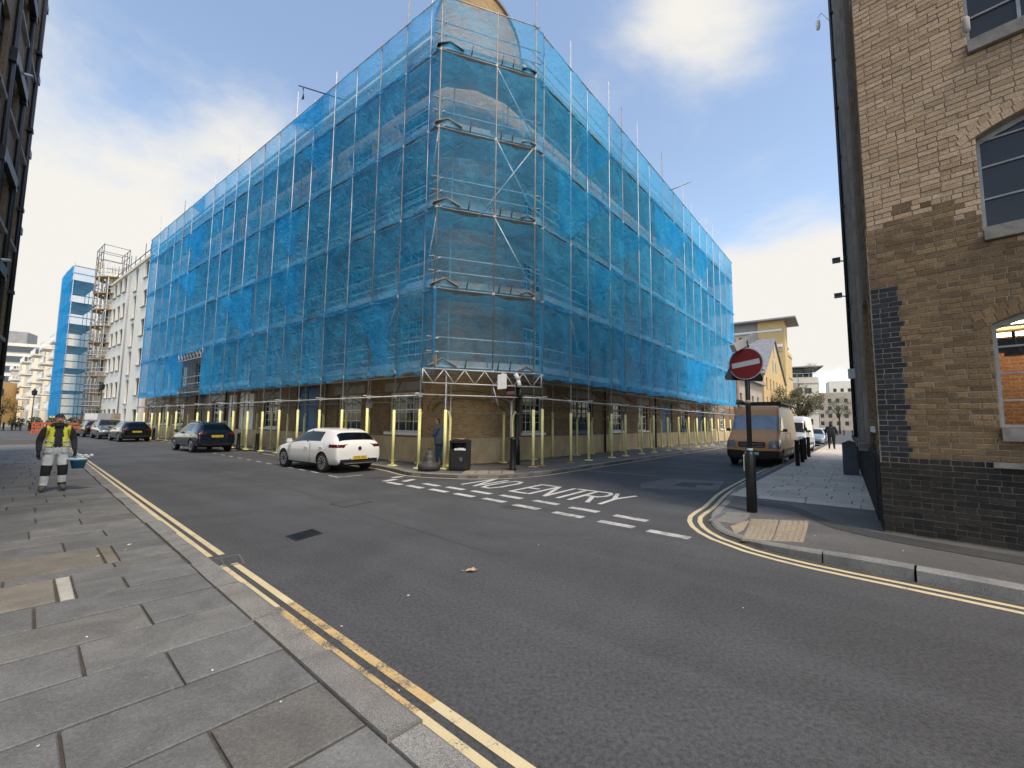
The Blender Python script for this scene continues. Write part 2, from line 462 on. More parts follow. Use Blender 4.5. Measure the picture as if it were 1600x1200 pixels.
pbr('plate_yellow', (.72, .52, .05), (.68, .48, .05), 4, .4, coord='o', fine=.03); pbr('plate_white', (.7, .7, .68), (.65, .65, .63), 4, .4, coord='o', fine=.03)
pbr('trim_black', (.012, .012, .013), (.02, .02, .02), 8, .55, coord='o')
def leaf_mat(name, c1, c2, c3):
    n = NB(name); r = n.rnd()
    col = n.mix(n.ramp(r, 0, .6), c1, c2); col = n.mix(n.ramp(r, .7, 1), col, c3)
    n.b.inputs['Subsurface Weight'].default_value = 0
    MATS[name] = n.done(col, .7)
leaf_mat('leaf_olive', (.055, .06, .018), (.10, .085, .03), (.15, .10, .035)); leaf_mat('leaf_dark', (.02, .035, .012), (.04, .055, .018), (.05, .06, .02)); leaf_mat('leaf_gold', (.24, .16, .03), (.30, .2, .04), (.16, .14, .03)); leaf_mat('leaf_grey', (.10, .11, .06), (.14, .14, .08), (.09, .09, .05))
def netmat():
    n = NB('net_blue'); p = n.pos('world')
    n.N.remove(n.b)
    lw = n.new('LayerWeight'); lw.inputs['Blend'].default_value = .5
    fac = n.math('POWER', lw.outputs['Facing'], .8)
    fold = n.noise(p, 1.1, 5, .6, .5); weave = n.noise(p, 55, 2, .6)
    a = n.math('ADD', n.math('MULTIPLY', fac, .68), .18)
    a = n.math('ADD', a, n.math('MULTIPLY', n.math('SUBTRACT', fold, .5), .45))
    a = n.math('ADD', a, n.math('MULTIPLY', n.math('SUBTRACT', weave, .5), .22), True)
    dif = n.new('BsdfDiffuse'); tr = n.new('BsdfTranslucent'); tp = n.new('BsdfTransparent')
    r = n.rnd()
    c = n.mix(n.ramp(fold, .3, .75), NETC1, NETC2)
    c = n.mix(1.0, c, n.gray(n.math('ADD', n.math('MULTIPLY', r, .24), .88)), 'MULTIPLY')
    n.L.new(c, dif.inputs[0]); n.L.new(c, tr.inputs[0])
    bmp = n.new('Bump'); bmp.inputs['Strength'].default_value = .6; bmp.inputs['Distance'].default_value = .15
    n.L.new(n.noise(p, 2.6, 4, .55, 1.2), bmp.inputs['Height']); n.L.new(bmp.outputs[0], dif.inputs['Normal']); n.L.new(bmp.outputs[0], tr.inputs['Normal'])
    m1 = n.new('MixShader'); m1.inputs[0].default_value = .38; n.L.new(dif.outputs[0], m1.inputs[1]); n.L.new(tr.outputs[0], m1.inputs[2])
    m2 = n.new('MixShader'); n.L.new(a, m2.inputs[0]); n.L.new(tp.outputs[0], m2.inputs[1]); n.L.new(m1.outputs[0], m2.inputs[2])
    n.L.new(m2.outputs[0], n.N['Material Output'].inputs[0])
    MATS['net_blue'] = n.mat
NETC1, NETC2 = (.03, .46, .92), (.08, .57, .98)
netmat()
pbr('windscreen_sky_tone', (.34, .42, .50), (.26, .33, .41), 3, .12, coord='o', fine=.04)  # van windscreen: the sky's reflection is put into the base colour
M = MATS
# ------------------------------------------------------------------ frames measured in metres (camera stands at x=0, y=0)
FL = frame((-1.94, 15.86), -52.9, 1)      # corner warehouse, wall along the left street
FR = frame((-1.94, 15.86), 39.6, -1)      # corner warehouse, wall along the right street
FK = frame((-0.30, 2.34), -48.5, 1)       # near kerb, o inwards over the pavement
FF = frame((5.70, 6.49), 138, 1)          # right brick building, front wall
FS = frame((5.70, 6.49), 37.7, 1)         # right brick building, side wall
FB = frame((-1.89, -1.81), -43.8, -1)      # left warehouse wall
for f, toward in ((FL, (0, 0)), (FR, (9, 15)), (FK, (-3, -1)), (FF, (3, 4)), (FS, (5, 12)), (FB, (0, 10))):
    if (Vector((*toward, 0)) - f.o).dot(f.n) < 0: f.n = -f.n
PAV = .11
# ------------------------------------------------------------------ ground
mb = MB(); mb.face([(-700, -200, 0), (700, -200, 0), (700, 900, 0), (-700, 900, 0)])
struct('road', mb, M['asphalt'], recalc=False)
def smooth_line(pts, step=.25):
    pts = [Vector((*p[:2], p[2] if len(p) > 2 else 0)) for p in pts]; out = []
    for i in range(len(pts) - 1):
        p0 = pts[max(i - 1, 0)]; p1 = pts[i]; p2 = pts[i + 1]; p3 = pts[min(i + 2, len(pts) - 1)]
        n = max(1, int((p2 - p1).length / step))
        for k in range(n):
            t = k / n
            a = (p1 - p0) if i == 0 else (p2 - p0) / 2
            b = (p2 - p1) if i + 2 >= len(pts) else (p3 - p1) / 2
            L = (p2 - p1).length
            if a.length: a = a.normalized() * min(a.length, L)
            if b.length: b = b.normalized() * min(b.length, L)
            h00 = 2 * t**3 - 3 * t**2 + 1; h10 = t**3 - 2 * t**2 + t; h01 = -2 * t**3 + 3 * t**2; h11 = t**3 - t**2
            out.append(p1 * h00 + a * h10 + p2 * h01 + b * h11)
    out.append(pts[-1]); return out
def offset_line(pts, d):
    out = []
    for i, p in enumerate(pts):
        t = (pts[min(i + 1, len(pts) - 1)] - pts[max(i - 1, 0)]); t.z = 0; t.normalize()
        q = p + Vector((t.y, -t.x, 0)) * d; out.append(q)
    return out
def ribbon(mb, pts, o0, o1, z, mi=0, zf=None):
    a = offset_line(pts, o0); b = offset_line(pts, o1)
    for i in range(len(pts) - 1):
        q = [a[i], a[i + 1], b[i + 1], b[i]]
        mb.face([(p.x, p.y, z if zf is None else zf(p)) for p in q], mi)
def arc(pts):
    d = [0]
    for a, b in zip(pts, pts[1:]): d.append(d[-1] + (b - a).length)
    return d
def at(pts, d, s):
    s = max(0, min(s, d[-1] - 1e-6))
    import bisect
    i = min(max(bisect.bisect_right(d, s) - 1, 0), len(pts) - 2)
    return pts[i].lerp(pts[i + 1], (s - d[i]) / (d[i + 1] - d[i]))
def kerb_stones(parent, pts, side, width, top, s0, s1, mat, lens=(.8, 1.25), limit=999):
    """one object per stone; side +1/-1 says where the pavement lies"""
    d = arc(pts); s = s0; k = 0
    while s < s1 and k < limit:
        e = min(s + random.uniform(*lens), s1)
        if e - s < .25: break
        j = random.uniform(-.008, .008)
        n = 1 if e - s < .5 else 3
        stn = [at(pts, d, s + .012 + (e - s - .024) * i / n) for i in range(n + 1)]
        inn = offset_line(stn, side * (width + random.uniform(-.012, .012))); out = offset_line(stn, side * random.uniform(-.008, .01)); mid = offset_line(stn, side * .03)
        mbk = MB()
        rows = []
        for i in range(n + 1):
            h = (top(stn[i]) if callable(top) else top) + j
            rows.append([(out[i].x, out[i].y, -.02), (out[i].x, out[i].y, h - .022), (mid[i].x, mid[i].y, h + random.uniform(-.004, .003)), (inn[i].x, inn[i].y, h + random.uniform(-.003, .003)), (inn[i].x, inn[i].y, -.02)])
        mbk.grid(rows, smooth=False)
        mbk.face(rows[0]); mbk.face(rows[-1])
        obj('kerb_stone', mbk, M[mat], parent)
        s = e; k += 1
# ---- near pavement
def fk_pts(t0, t1, o, step=1.0):
    n = max(2, int((t1 - t0) / step)); return [FK(t0 + (t1 - t0) * i / n, o) for i in range(n + 1)]
mb = MB(); mb.prism([(-9, .195), (45, .195), (45, 13), (-9, 13)], .0, PAV - .024, FK)
near_pav = struct('near_pavement', mb, M['joint_dirt'])
kpts = fk_pts(-6, 45, 0)
kerb_stones(near_pav, kpts, -1 if (kpts[1] - kpts[0]).normalized().cross(FK.n).z > 0 else 1, .21, PAV + .004, 0, 50, 'granite_kerb', (.85, 1.2))
ROWB = [-2.4 + 6.18 * i / 11 for i in range(12)] + [4.20, 4.62, 4.85, 5.30, 5.75] + [5.75 + .57 * i + .04 * math.sin(i * 2.1) for i in range(1, 60)]
slab_n = 0; far_slabs = MB()
t = -2.4; row = 0
def slab_mesh(F, t0, t1, o0, o1, zt, zb, g=.008, jig=.008, tilt=.003):
    gt = g * 1.4
    c = [(t0 + gt, o0 + g), (t1 - gt, o0 + g), (t1 - gt, o1 - g), (t0 + gt, o1 - g)]
    c = [(a + random.uniform(-jig, jig) * .6, b + random.uniform(-jig, jig) * .6) for a, b in c]
    dz = [random.uniform(-tilt, tilt) for _ in range(4)]
    ct = sum(a for a, b in c) / 4; co = sum(b for a, b in c) / 4
    inn = [(a + (.008 if a < ct else -.008), b + (.008 if b < co else -.008)) for a, b in c]
    m = MB(); b = 0
    m.v = [F(x, y, zb) for x, y in c] + [F(x, y, zt - .006 + dz[i]) for i, (x, y) in enumerate(c)] + [F(x, y, zt + dz[i]) for i, (x, y) in enumerate(inn)]
    for i in range(4):
        j = (i + 1) % 4
        m.f += [(i, j, 4 + j, 4 + i), (4 + i, 4 + j, 8 + j, 8 + i)]
    m.f.append((8, 9, 10, 11)); m.m = [0] * 9; m.s = [False] * 9
    return m
def merge(a, b):
    k = len(a.v); a.v += b.v; a.f += [tuple(i + k for i in f) for f in b.f]; a.m += b.m; a.s += b.s
COVERS = [(3.78, 4.62, 1.13, 2.25), (4.85, 5.75, .72, 1.95)]     # inspection covers let into the slabs (t0,t1,o0,o1)
def cover_hit(t0, t1, o0, o1):
    return any(t0 < c[1] - .02 and t1 > c[0] + .02 and o0 < c[3] - .02 and o1 > c[2] + .02 for c in COVERS)
while t < 36:
    nxt_ = next(b for b in ROWB if b > t + .01); dt = nxt_ - t
    o = .222
    if row % 2: first = random.uniform(.45, .7)
    else: first = random.uniform(.85, 1.25)
    while o < 4.9 - .05 * max(t, 0):
        w = first if first else random.uniform(.62, 1.2); first = None
        e = o + w
        segs = [(o, e)]
        for c in COVERS:
            if t < c[1] - .02 and t + dt > c[0] + .02:
                ns = []
                for a, b in segs:
                    if b <= c[2] or a >= c[3]: ns.append((a, b)); continue
                    if a < c[2] - .12: ns.append((a, c[2]))
                    if b > c[3] + .12: ns.append((c[3], b))
                segs = ns
        for a, b in segs:
            sm = slab_mesh(FK, t, t + dt, a, b, PAV, PAV - .05)
            p = FK(t, a)
            if slab_n < 292 and t < 27 and (p.y > 1.0):
                obj('paving_slab', sm, M['york_stone'], near_pav); slab_n += 1
            else: merge(far_slabs, sm)
        o = e
    t += dt; row += 1
tag(obj('far_paving_slab', far_slabs, M['york_stone'], near_pav), kind='stuff')
for (a, b, c, d), lab in zip(COVERS, ('buff concrete cover with a pale cement strip', 'grey concrete cover with white paint spots')):
    s = obj('inspection_cover', slab_mesh(FK, a + .01, b - .01, c + .12, d - .02, PAV + .001, PAV - .05), M['concrete_slab'], near_pav); s['label'] = lab
    obj('cover_edging', slab_mesh(FK, a + .01, b - .01, d - .02, d + .05, PAV + .0, PAV - .05), M['concrete_slab'], near_pav)
obj('cover_edging', slab_mesh(FK, 4.86, 5.74, .72, .84, PAV, PAV - .05), M['concrete_slab'], near_pav)
sx = slab_mesh(FK, 3.80, 4.60, 1.13, 1.24, PAV + .0015, PAV - .05)
obj('cement_strip', sx, M['cement'], near_pav)
# ---- yellow lines along the near kerb, laid 4 mm over the road, broken by the gully
def line_piece(F, t0, t1, o0, o1, mat, z=.004):
    m = MB(); n = max(1, int((t1 - t0) / .5))
    for i in range(n):
        a = t0 + (t1 - t0) * i / n; b = t0 + (t1 - t0) * (i + 1) / n
        m.face([F(a, o0, z), F(b, o0, z), F(b, o1, z), F(a, o1, z)])
    return m
for o0, o1 in ((-.135, -.065), (-.265, -.195)):
    for t0, t1, mat in ((-3, .42, 'line_yellow'), (.42, 2.55, 'line_orange'), (2.55, 4.22, 'line_yellow'), (4.70, 45, 'line_yellow')):
        struct('yellow_line', line_piece(FK, t0, t1, o0, o1, M[mat]), M[mat], recalc=False)
# ---- corner pavement round the warehouse
ck = [FL(75, 1.75), FL(30, 1.4), FL(16, 1.2), FL(9, 1.6), FL(2, 1.85), Vector((-3.25, 13.86, 0)), Vector((-2.2, 13.42, 0)), Vector((-1.2, 13.26, 0)), Vector((-.3, 13.42, 0)), Vector((.6, 13.92, 0)), Vector((1.33, 14.65, 0)), FR(5.4, 3.25), FR(26, 3.0), FR(70, 3.0)]
ckp = smooth_line(ck, .5)
inner = offset_line(ckp, 0)
poly = [(p.x, p.y) for p in ckp] + [tuple(FR(70, -1)[:2]), tuple(FR(3, -1)[:2]), tuple(FL(3, -1)[:2]), tuple(FL(75, -1)[:2])]
mb = MB(); mb.prism(poly, -.02, PAV - .012)
corner_pav = struct('corner_pavement', mb, M['asphalt_old'])
cside = -1 if (ckp[1] - ckp[0]).cross(FL(75, -1) - ckp[0]).z > 0 else 1
kerb_stones(corner_pav, ckp, cside, .26, PAV, 30, 118, 'granite_kerb', (.8, 1.1))
# flagstones on the corner pavement
fl = MB()
for F, t0, t1, w0, w1 in ((FL, 2.3, 40, .06, 1.3), (FR, 2.6, 44, .06, 2.75)):
    t = t0
    while t < t1:
        dt = random.uniform(.5, .66); o = w0 - random.uniform(0, .3)
        while o < w1 - .3:
            w = random.uniform(.55, .95); e = min(o + w, w1 + .1)
            merge(fl, slab_mesh(F, t, t + dt, max(o, w0), e, PAV, PAV - .03)); o = e
        t += dt
tag(obj('flagstone', fl, M['york_stone'], corner_pav), kind='stuff')
tac = MB()
for i in range(4):
    for j in range(2):
        c0 = Vector((-1.55 + i * .42, 13.62 + .06 * i + j * .42, 0))
        obj('tactile_slab', slab_mesh(lambda x, y, z: Vector((x, y, z)), c0.x, c0.x + .41, c0.y, c0.y + .41, PAV + .002, PAV - .05), M['buff_tactile'], corner_pav)
m = MB(); ribbon(m, ckp, -cside * .16, -cside * .09, .004)
struct('faded_yellow_line', m, M['line_yellow'], recalc=False)
# ---- right pavement with the sign
def rh(p):
    d2 = (p.x - 3.55) ** 2 + (p.y - 7.2) ** 2
    return PAV + .045 - .125 * math.exp(-d2 / 1.6)
rk = [(29.5, 40.4), (9.25, 15.6), (6.9, 12.62), (5.5, 10.75), (4.35, 9.0), (3.66, 8.05), (3.40, 7.35), (3.37, 6.7), (3.52, 6.15), (3.86, 5.62), (4.40, 5.05), (4.98, 4.44), (6.3, 2.98), (12, -3.3)]
rkp = smooth_line(rk, .3)
rside = -1 if (rkp[1] - rkp[0]).cross(Vector((20, 20, 0)) - rkp[0]).z > 0 else 1
inn = offset_line(rkp, rside * .14)
mb = MB(); rows = []
far_in = []
for p in inn:
    q = Vector((5.9, 6.7, 0)) if p.y < 9.5 else None
    t = (p - FS.o).dot(FS.d)
    if p.y > 8.6: q = FS(max(t, .3), -.3)
    elif p.y < 5.2: q = FF(max((p - FF.o).dot(FF.d), .3), -.3)
    else: q = FS(.3, -.2)
    row = []
    for k in range(9):
        s = p.lerp(q, k / 8); s.z = rh(s); row.append(s)
    rows.append(row)
mb.grid(rows, smooth=True)
right_pav = struct('right_pavement', mb, [M['asphalt_old']])
kerb_stones(right_pav, rkp, rside, .15, lambda p: rh(p) + .002, 0, 72, 'granite_kerb', (.8, 1.15))
# slabs of the right pavement, up the street
n_s = 0; rest = MB()
RKF = frame((5.50, 10.75), 39.3, 1)
if (Vector((8, 9, 0)) - RKF.o).dot(RKF.n) < 0: RKF.n = -RKF.n
t = -1.15; row = 0
while t < 34:
    dt = .46
    off = random.uniform(-.3, .3); o = .16
    while o < 2.75:
        w = random.uniform(.5, .95); e = o + w
        if e > 2.55: e = 2.86
        z0 = None
        def TF(x, y, z, F=RKF): v = F(x, y, 0); v.z = z + rh(v); return v
        # the row nearest the corner is cut along the asphalt edge
        edge = lambda oo: -1.72 + .42 * oo
        if t + dt > edge(o) - .1 and (t > -1.0 or True):
            sm = slab_mesh(TF, t, t + dt, o, e, .012, -.03)
            if n_s < 150: obj('paving_slab', sm, M['york_pale'], right_pav); n_s += 1
            else: merge(rest, sm)
        o = e
    t += dt; row += 1
tag(obj('far_paving_slab', rest, M['york_pale'], right_pav), kind='stuff')
# tactile paving, stone cover and dark trench on the right corner
def quadmap(q):
    a, b, c, d = [Vector((*p, 0)) for p in q]
    def T(x, y, z):
        v = a.lerp(b, x).lerp(d.lerp(c, x), y); v.z = z + rh(v); return v
    return T
TQ = quadmap(((4.22, 7.72), (5.03, 7.37), (4.08, 6.12), (3.36, 6.41)))
for i in range(2):
    for j in range(4):
        if j < 4:
            m = slab_mesh(TQ, i * .5, i * .5 + .5, j * .25, j * .25 + .25, .012, -.03, g=.008, jig=.004)
            o = obj('tactile_slab', m, M['buff_tactile'], right_pav)
            db = MB()
            for a in range(5):
                for b in range(5):
                    c = TQ(i * .5 + .06 + a * .095, j * .25 + .03 + b * .047, .014)
                    db.lathe([(.022, -.004), (.018, .004), (.010, .005)], 6, c, smooth=False)
            tag(obj('blister', db, M['buff_tactile'], o), kind='stuff')
TQ2 = quadmap(((3.62, 7.42), (4.20, 7.70), (3.34, 6.43), (3.36, 6.8)))
m = slab_mesh(quadmap(((3.66, 7.32), (4.16, 7.62), (3.74, 7.05), (3.44, 6.75))), 0, 1, 0, 1, .010, -.03)
obj('tactile_slab', m, M['buff_tactile'], right_pav)
CQ = quadmap(((3.47, 7.70), (3.98, 8.22), (4.40, 8.02), (3.92, 7.38)))
cv = obj('service_cover', slab_mesh(CQ, 0, 1, 0, 1, .010, -.03), M['granite_kerb'], right_pav)
for i in range(4):
    obj('cover_inset', slab_mesh(CQ, .12 + .0 * i, .86, .06 + i * .235, .06 + i * .235 + .17, .014, -.0), M['cast_iron'] if i != 1 else M['granite_kerb'], cv)
m = MB()
tr = smooth_line([(4.95, 8.92), (5.30, 8.45), (5.22, 7.75), (5.12, 7.1), (5.35, 6.2), (6.1, 5.1)], .3)
for i in range(len(tr) - 1):
    a, b = tr[i], tr[i + 1]; w = .22
    q = [(a.x - w * .3, a.y - w), (b.x - w * .3, b.y - w), (b.x + w, b.y + w * .8), (a.x + w, a.y + w * .8)]
    m.face([(x, y, rh(Vector((x, y, 0))) + .006) for x, y in q])
struct('trench_patch', m, M['asphalt_patch'], recalc=False)
# double yellow lines round the right corner
for o0, o1 in ((.12, .20), (.29, .37)):
    m = MB(); ribbon(m, rkp, -rside * o0, -rside * o1, .004)
    struct('yellow_line', m, M['line_yellow'], recalc=False)
# ---- white road markings
give = thing('give_way_marking', 'double row of broken white give way lines across the side street mouth', 'road marking', (0, 9.5, 0))
NEAR = [((-3.47, 12.19), (-2.96, 11.92)), ((-2.79, 11.61), (-2.27, 11.37)), ((-2.07, 11.01), (-1.54, 10.8)), ((-1.35, 10.38), (-.85, 10.2)), ((-.64, 9.75), (-.09, 9.59)), ((.14, 9.0), (.5, 8.92)), ((.81, 8.3), (1.35, 8.19)), ((1.52, 7.58), (2.1, 7.49)), ((2.16, 6.93), (2.79, 6.86))]
FAR = [((-2.42, 12.01), (-1.92, 11.75)), ((-1.7, 11.41), (-1.17, 11.19)), ((-.97, 10.81), (-.48, 10.61)), ((-.27, 10.21), (.29, 10.03)), ((.49, 9.54), (1.04, 9.4)), ((1.18, 8.81), (1.75, 8.68)), ((1.91, 8.07), (2.48, 7.97))]
DD = Vector((.735, -.678, 0)); DN = Vector((.678, .735, 0))
def strip(mb, a, b, w, z=.004):
    a = Vector((*a[:2], z)); b = Vector((*b[:2], z)); n = Vector((b.y - a.y, a.x - b.x, 0)).normalized() * w / 2
    mb.face([a + n, b + n, b - n, a - n])
for k, (a, b) in enumerate(NEAR + FAR):
    c = Vector(((a[0] + b[0]) / 2, (a[1] + b[1]) / 2, 0))
    m = MB(); strip(m, c - DD * .33, c + DD * .33, .19)
    obj('white_dash', m, M['line_white' if k < 4 or 8 < k < 12 else 'line_white_worn'], give, recalc=False)
for a, b in (((-3.62, 12.45), (-3.42, 12.95)), ((-3.08, 12.45), (-2.88, 12.95)), ((-3.62, 13.25), (-3.38, 13.56))):
    m = MB(); strip(m, a, b, .2); obj('white_dash', m, M['line_white'], give, recalc=False)
# NO ENTRY painted on the side street, tall letters read up the street
txt = thing('no_entry_lettering', 'tall white NO ENTRY lettering painted on the side street', 'road lettering', (.6, 11, 0))
BO = Vector((-1.34, 12.04, 0)); BU = Vector((.775, -.632, 0)); BV = Vector((.60, .80, 0)); LH = 1.46; LW = .46
GL = {'N': [[(0, 0), (0, 1), (1, 0), (1, 1)]], 'O': [[(.25, 0), (0, .22), (0, .78), (.25, 1), (.75, 1), (1, .78), (1, .22), (.75, 0), (.25, 0)]], 'E': [[(1, 0), (0, 0), (0, 1), (1, 1)], [(0, .52), (.75, .52)]], 'T': [[(.5, 0), (.5, 1)], [(0, 1), (1, 1)]],
      'R': [[(0, 0), (0, 1), (.75, 1), (1, .86), (1, .64), (.75, .5), (0, .5)], [(.5, .5), (1, 0)]], 'Y': [[(.5, 0), (.5, .5), (0, 1)], [(.5, .5), (1, 1)]]}
LX = [('N', 0), ('O', .66), ('E', 1.72), ('N', 2.30), ('T', 2.90), ('R', 3.44), ('Y', 3.98)]
def glyph(lines, x0, w, h, o, U, V, th, z):
    m = MB()
    for k, pl in enumerate(lines):
        P = [o + U * (x0 + x * w) + V * (y * h) for x, y in pl]
        for i in range(len(P) - 1):
            a, b = P[i], P[i + 1]; d = (b - a).normalized()
            tw = th * (1.0 if abs(d.dot(V.normalized())) > .6 else 1.25)
            strip(m, a - d * (th * .4), b + d * (th * .4), tw, z + .0006 * (i % 2) + .0012 * k)
    return m
for ch, x in LX:
    obj('letter', glyph(GL[ch], x, LW, LH, BO, BU, BV, .105, .004), M['line_white'], txt, recalc=False)
# parking bay dashes along the left street and worn lines in the side street
bay = thing('parking_bay_marking', 'thin broken white parking bay line beside the parked cars', 'road marking', (-6, 14, 0))
t = 1.15
for a, b in (((-5.7, 13.62), (-5.24, 13.19)), ((-5.24, 13.19), (-4.72, 13.85))):
    m = MB(); strip(m, a, b, .08); obj('bay_dash', m, M['line_white_worn'], bay, recalc=False)
for i in range(17):
    a = Vector((-6.32, 14.24, 0)) + Vector((-.752, .66, 0)) * (i * .93) * (1 + .02 * i)
    m = MB(); strip(m, a, a + Vector((-.752, .66, 0)) * .5, .08); obj('bay_dash', m, M['line_white_worn'], bay, recalc=False)
m = MB(); strip(m, (2.73, 15.92), (4.81, 14.42), .12); strip(m, (6.2, 19.6), (8.6, 18.6), .1)
struct('worn_line', m, M['line_faint'], recalc=False)
rndc = random.Random(31)
def crack(pts, w, name='road_crack', mat='asphalt_patch', jit=.03):
    P = []
    for a, b in zip(pts, pts[1:]):
        a, b = Vector((*a, 0)), Vector((*b, 0)); n = max(2, int((b - a).length / .12)); s = Vector((-(b - a).y, (b - a).x, 0)).normalized()
        for i in range(n): P.append(a.lerp(b, i / n) + s * rndc.uniform(-jit, jit))
    P.append(Vector((*pts[-1], 0))); m = MB()
    for a, b in zip(P, P[1:]): strip(m, a, b + (b - a) * .08, w * rndc.uniform(.5, 1.3), .0018)
    return struct(name, m, M[mat], recalc=False)
crack(((-22, 25.2), (-14, 19.0), (-7.5, 13.0), (-3.2, 8.6), (-.2, 5.75)), .016, 'paving_seam', 'asphalt_patch', .006)
crack(((3.0, 11.4), (5.2, 14.3), (9.5, 19.8), (16, 28)), .016, 'paving_seam', 'asphalt_patch', .006)
struct('gutter_grime', line_piece(FK, -3, 45, -.055, .01, M['joint_dirt'], .002), M['joint_dirt'], recalc=False)
m = MB(); ribbon(m, rkp, 0, -rside * .09, .002); struct('gutter_grime', m, M['joint_dirt'], recalc=False)
m = MB(); ribbon(m, ckp, 0, -cside * .08, .002); struct('gutter_grime', m, M['joint_dirt'], recalc=False)
# asphalt repairs and covers in the road
def patch(name, pts, mat, z=.003):
    m = MB(); m.face([(x, y, z) for x, y in pts]); return struct(name, m, M[mat], recalc=False)
patch('pale_road_patch', [(3.53, 11.8), (3.75, 12.6), (4.9, 13.77), (6.54, 13.32), (5.33, 11.28)], 'asphalt_pale', .002)
patch('dark_road_patch', [(4.55, 12.28), (5.1, 12.95), (6.0, 12.75), (5.3, 11.75)], 'asphalt_patch', .0035)
patch('dark_road_patch', [(-4.5, 13.1), (-4.1, 13.45), (-3.7, 13.2), (-4.05, 12.9)], 'asphalt_patch', .0028)
patch('dark_road_patch', [(.05, 9.15), (.35, 9.2), (.45, 8.75), (.0, 8.7), (-.25, 8.95)], 'asphalt_patch', .0026)
def road_cover(name, label, pts, mat, bars=0, inlay=None):
    T = quadmap(pts); c = sum((Vector((*p, 0)) for p in pts), Vector()) / 4
    TT = lambda x, y, z: Vector((*T(x, y, 0)[:2], z))
    root = thing(name, label, 'drain cover' if bars else 'access cover', c)
    fr = MB()
    for a, b, c_, d in ((0, 1, 0, .07), (0, 1, .93, 1), (0, .06, .07, .93), (.94, 1, .07, .93)): fr.box(a, b, c_, d, -.02, .006, TT)
    obj('cover_frame', fr, M[mat], root)
    if bars:
        pit = MB(); pit.box(.06, .94, .07, .93, -.06, .0006, TT); obj('pit', pit, M['black_plastic'], root)
        for i in range(bars):
            y0 = .09 + .82 * i / bars
            b = MB(); b.box(.06, .485, y0, y0 + .30 / bars, .0006, .005, TT); b.box(.515, .94, y0, y0 + .30 / bars, .0006, .005, TT)
            obj('grate_bar', b, M[mat], root)
        b = MB(); b.box(.485, .515, .07, .93, .0006, .0052, TT); obj('grate_rib', b, M[mat], root)
    else:
        b = MB(); b.box(.06, .94, .07, .93, -.02, .004, TT); obj('cover_plate', b, M[inlay or mat], root)
    return root
road_cover('drain_grate', 'black slotted iron drain grate alone in the middle of the road', ((-3.33, 6.53), (-3.14, 6.98), (-2.86, 6.72), (-3.05, 6.27)), 'black_iron', 9)
road_cover('gully_grate', 'worn iron gully grate breaking the yellow lines at the near kerb', ((-3.74, 5.36), (-3.46, 5.66), (-3.18, 5.32), (-3.48, 5.02)), 'cast_iron', 7)
road_cover('access_cover', 'faint dark rectangular access cover set in the road behind the drain grate', ((-3.72, 9.0), (-3.38, 9.69), (-2.94, 9.33), (-3.31, 8.69)), 'asphalt_patch', 0, 'asphalt')
road_cover('access_cover', 'iron access cover in the pale road patch before the van', ((5.0, 11.85), (5.35, 12.45), (5.85, 12.2), (5.45, 11.6)), 'cast_iron')
# ------------------------------------------------------------------ walls with openings and windows
def wall(mb, F, t0, t1, z0, z1, ops, depth=.22, o=0.0, mi=0, rmi=0):
    ts = sorted({t0, t1, *[x for q in ops for x in q[:2]]}); zs = sorted({z0, z1, *[x for q in ops for x in q[2:4]]})
    ts = [x for x in ts if t0 <= x <= t1]; zs = [x for x in zs if z0 <= x <= z1]
    for a, b in zip(ts, ts[1:]):
        for c, d in zip(zs, zs[1:]):
            mt, mz = (a + b) / 2, (c + d) / 2
            if any(q[0] < mt < q[1] and q[2] < mz < q[3] for q in ops): continue
            mb.face([F(a, o, c), F(b, o, c), F(b, o, d), F(a, o, d)], mi)
    for q in ops:
        a, b, c, d = q[:4]; i = o - depth
        for e in ([(a, o, c), (b, o, c), (b, i, c), (a, i, c)], [(a, o, d), (b, o, d), (b, i, d), (a, i, d)], [(a, o, c), (a, o, d), (a, i, d), (a, i, c)], [(b, o, c), (b, o, d), (b, i, d), (b, i, c)]):
            mb.face([F(*p) for p in e], rmi)
WCACHE = {}
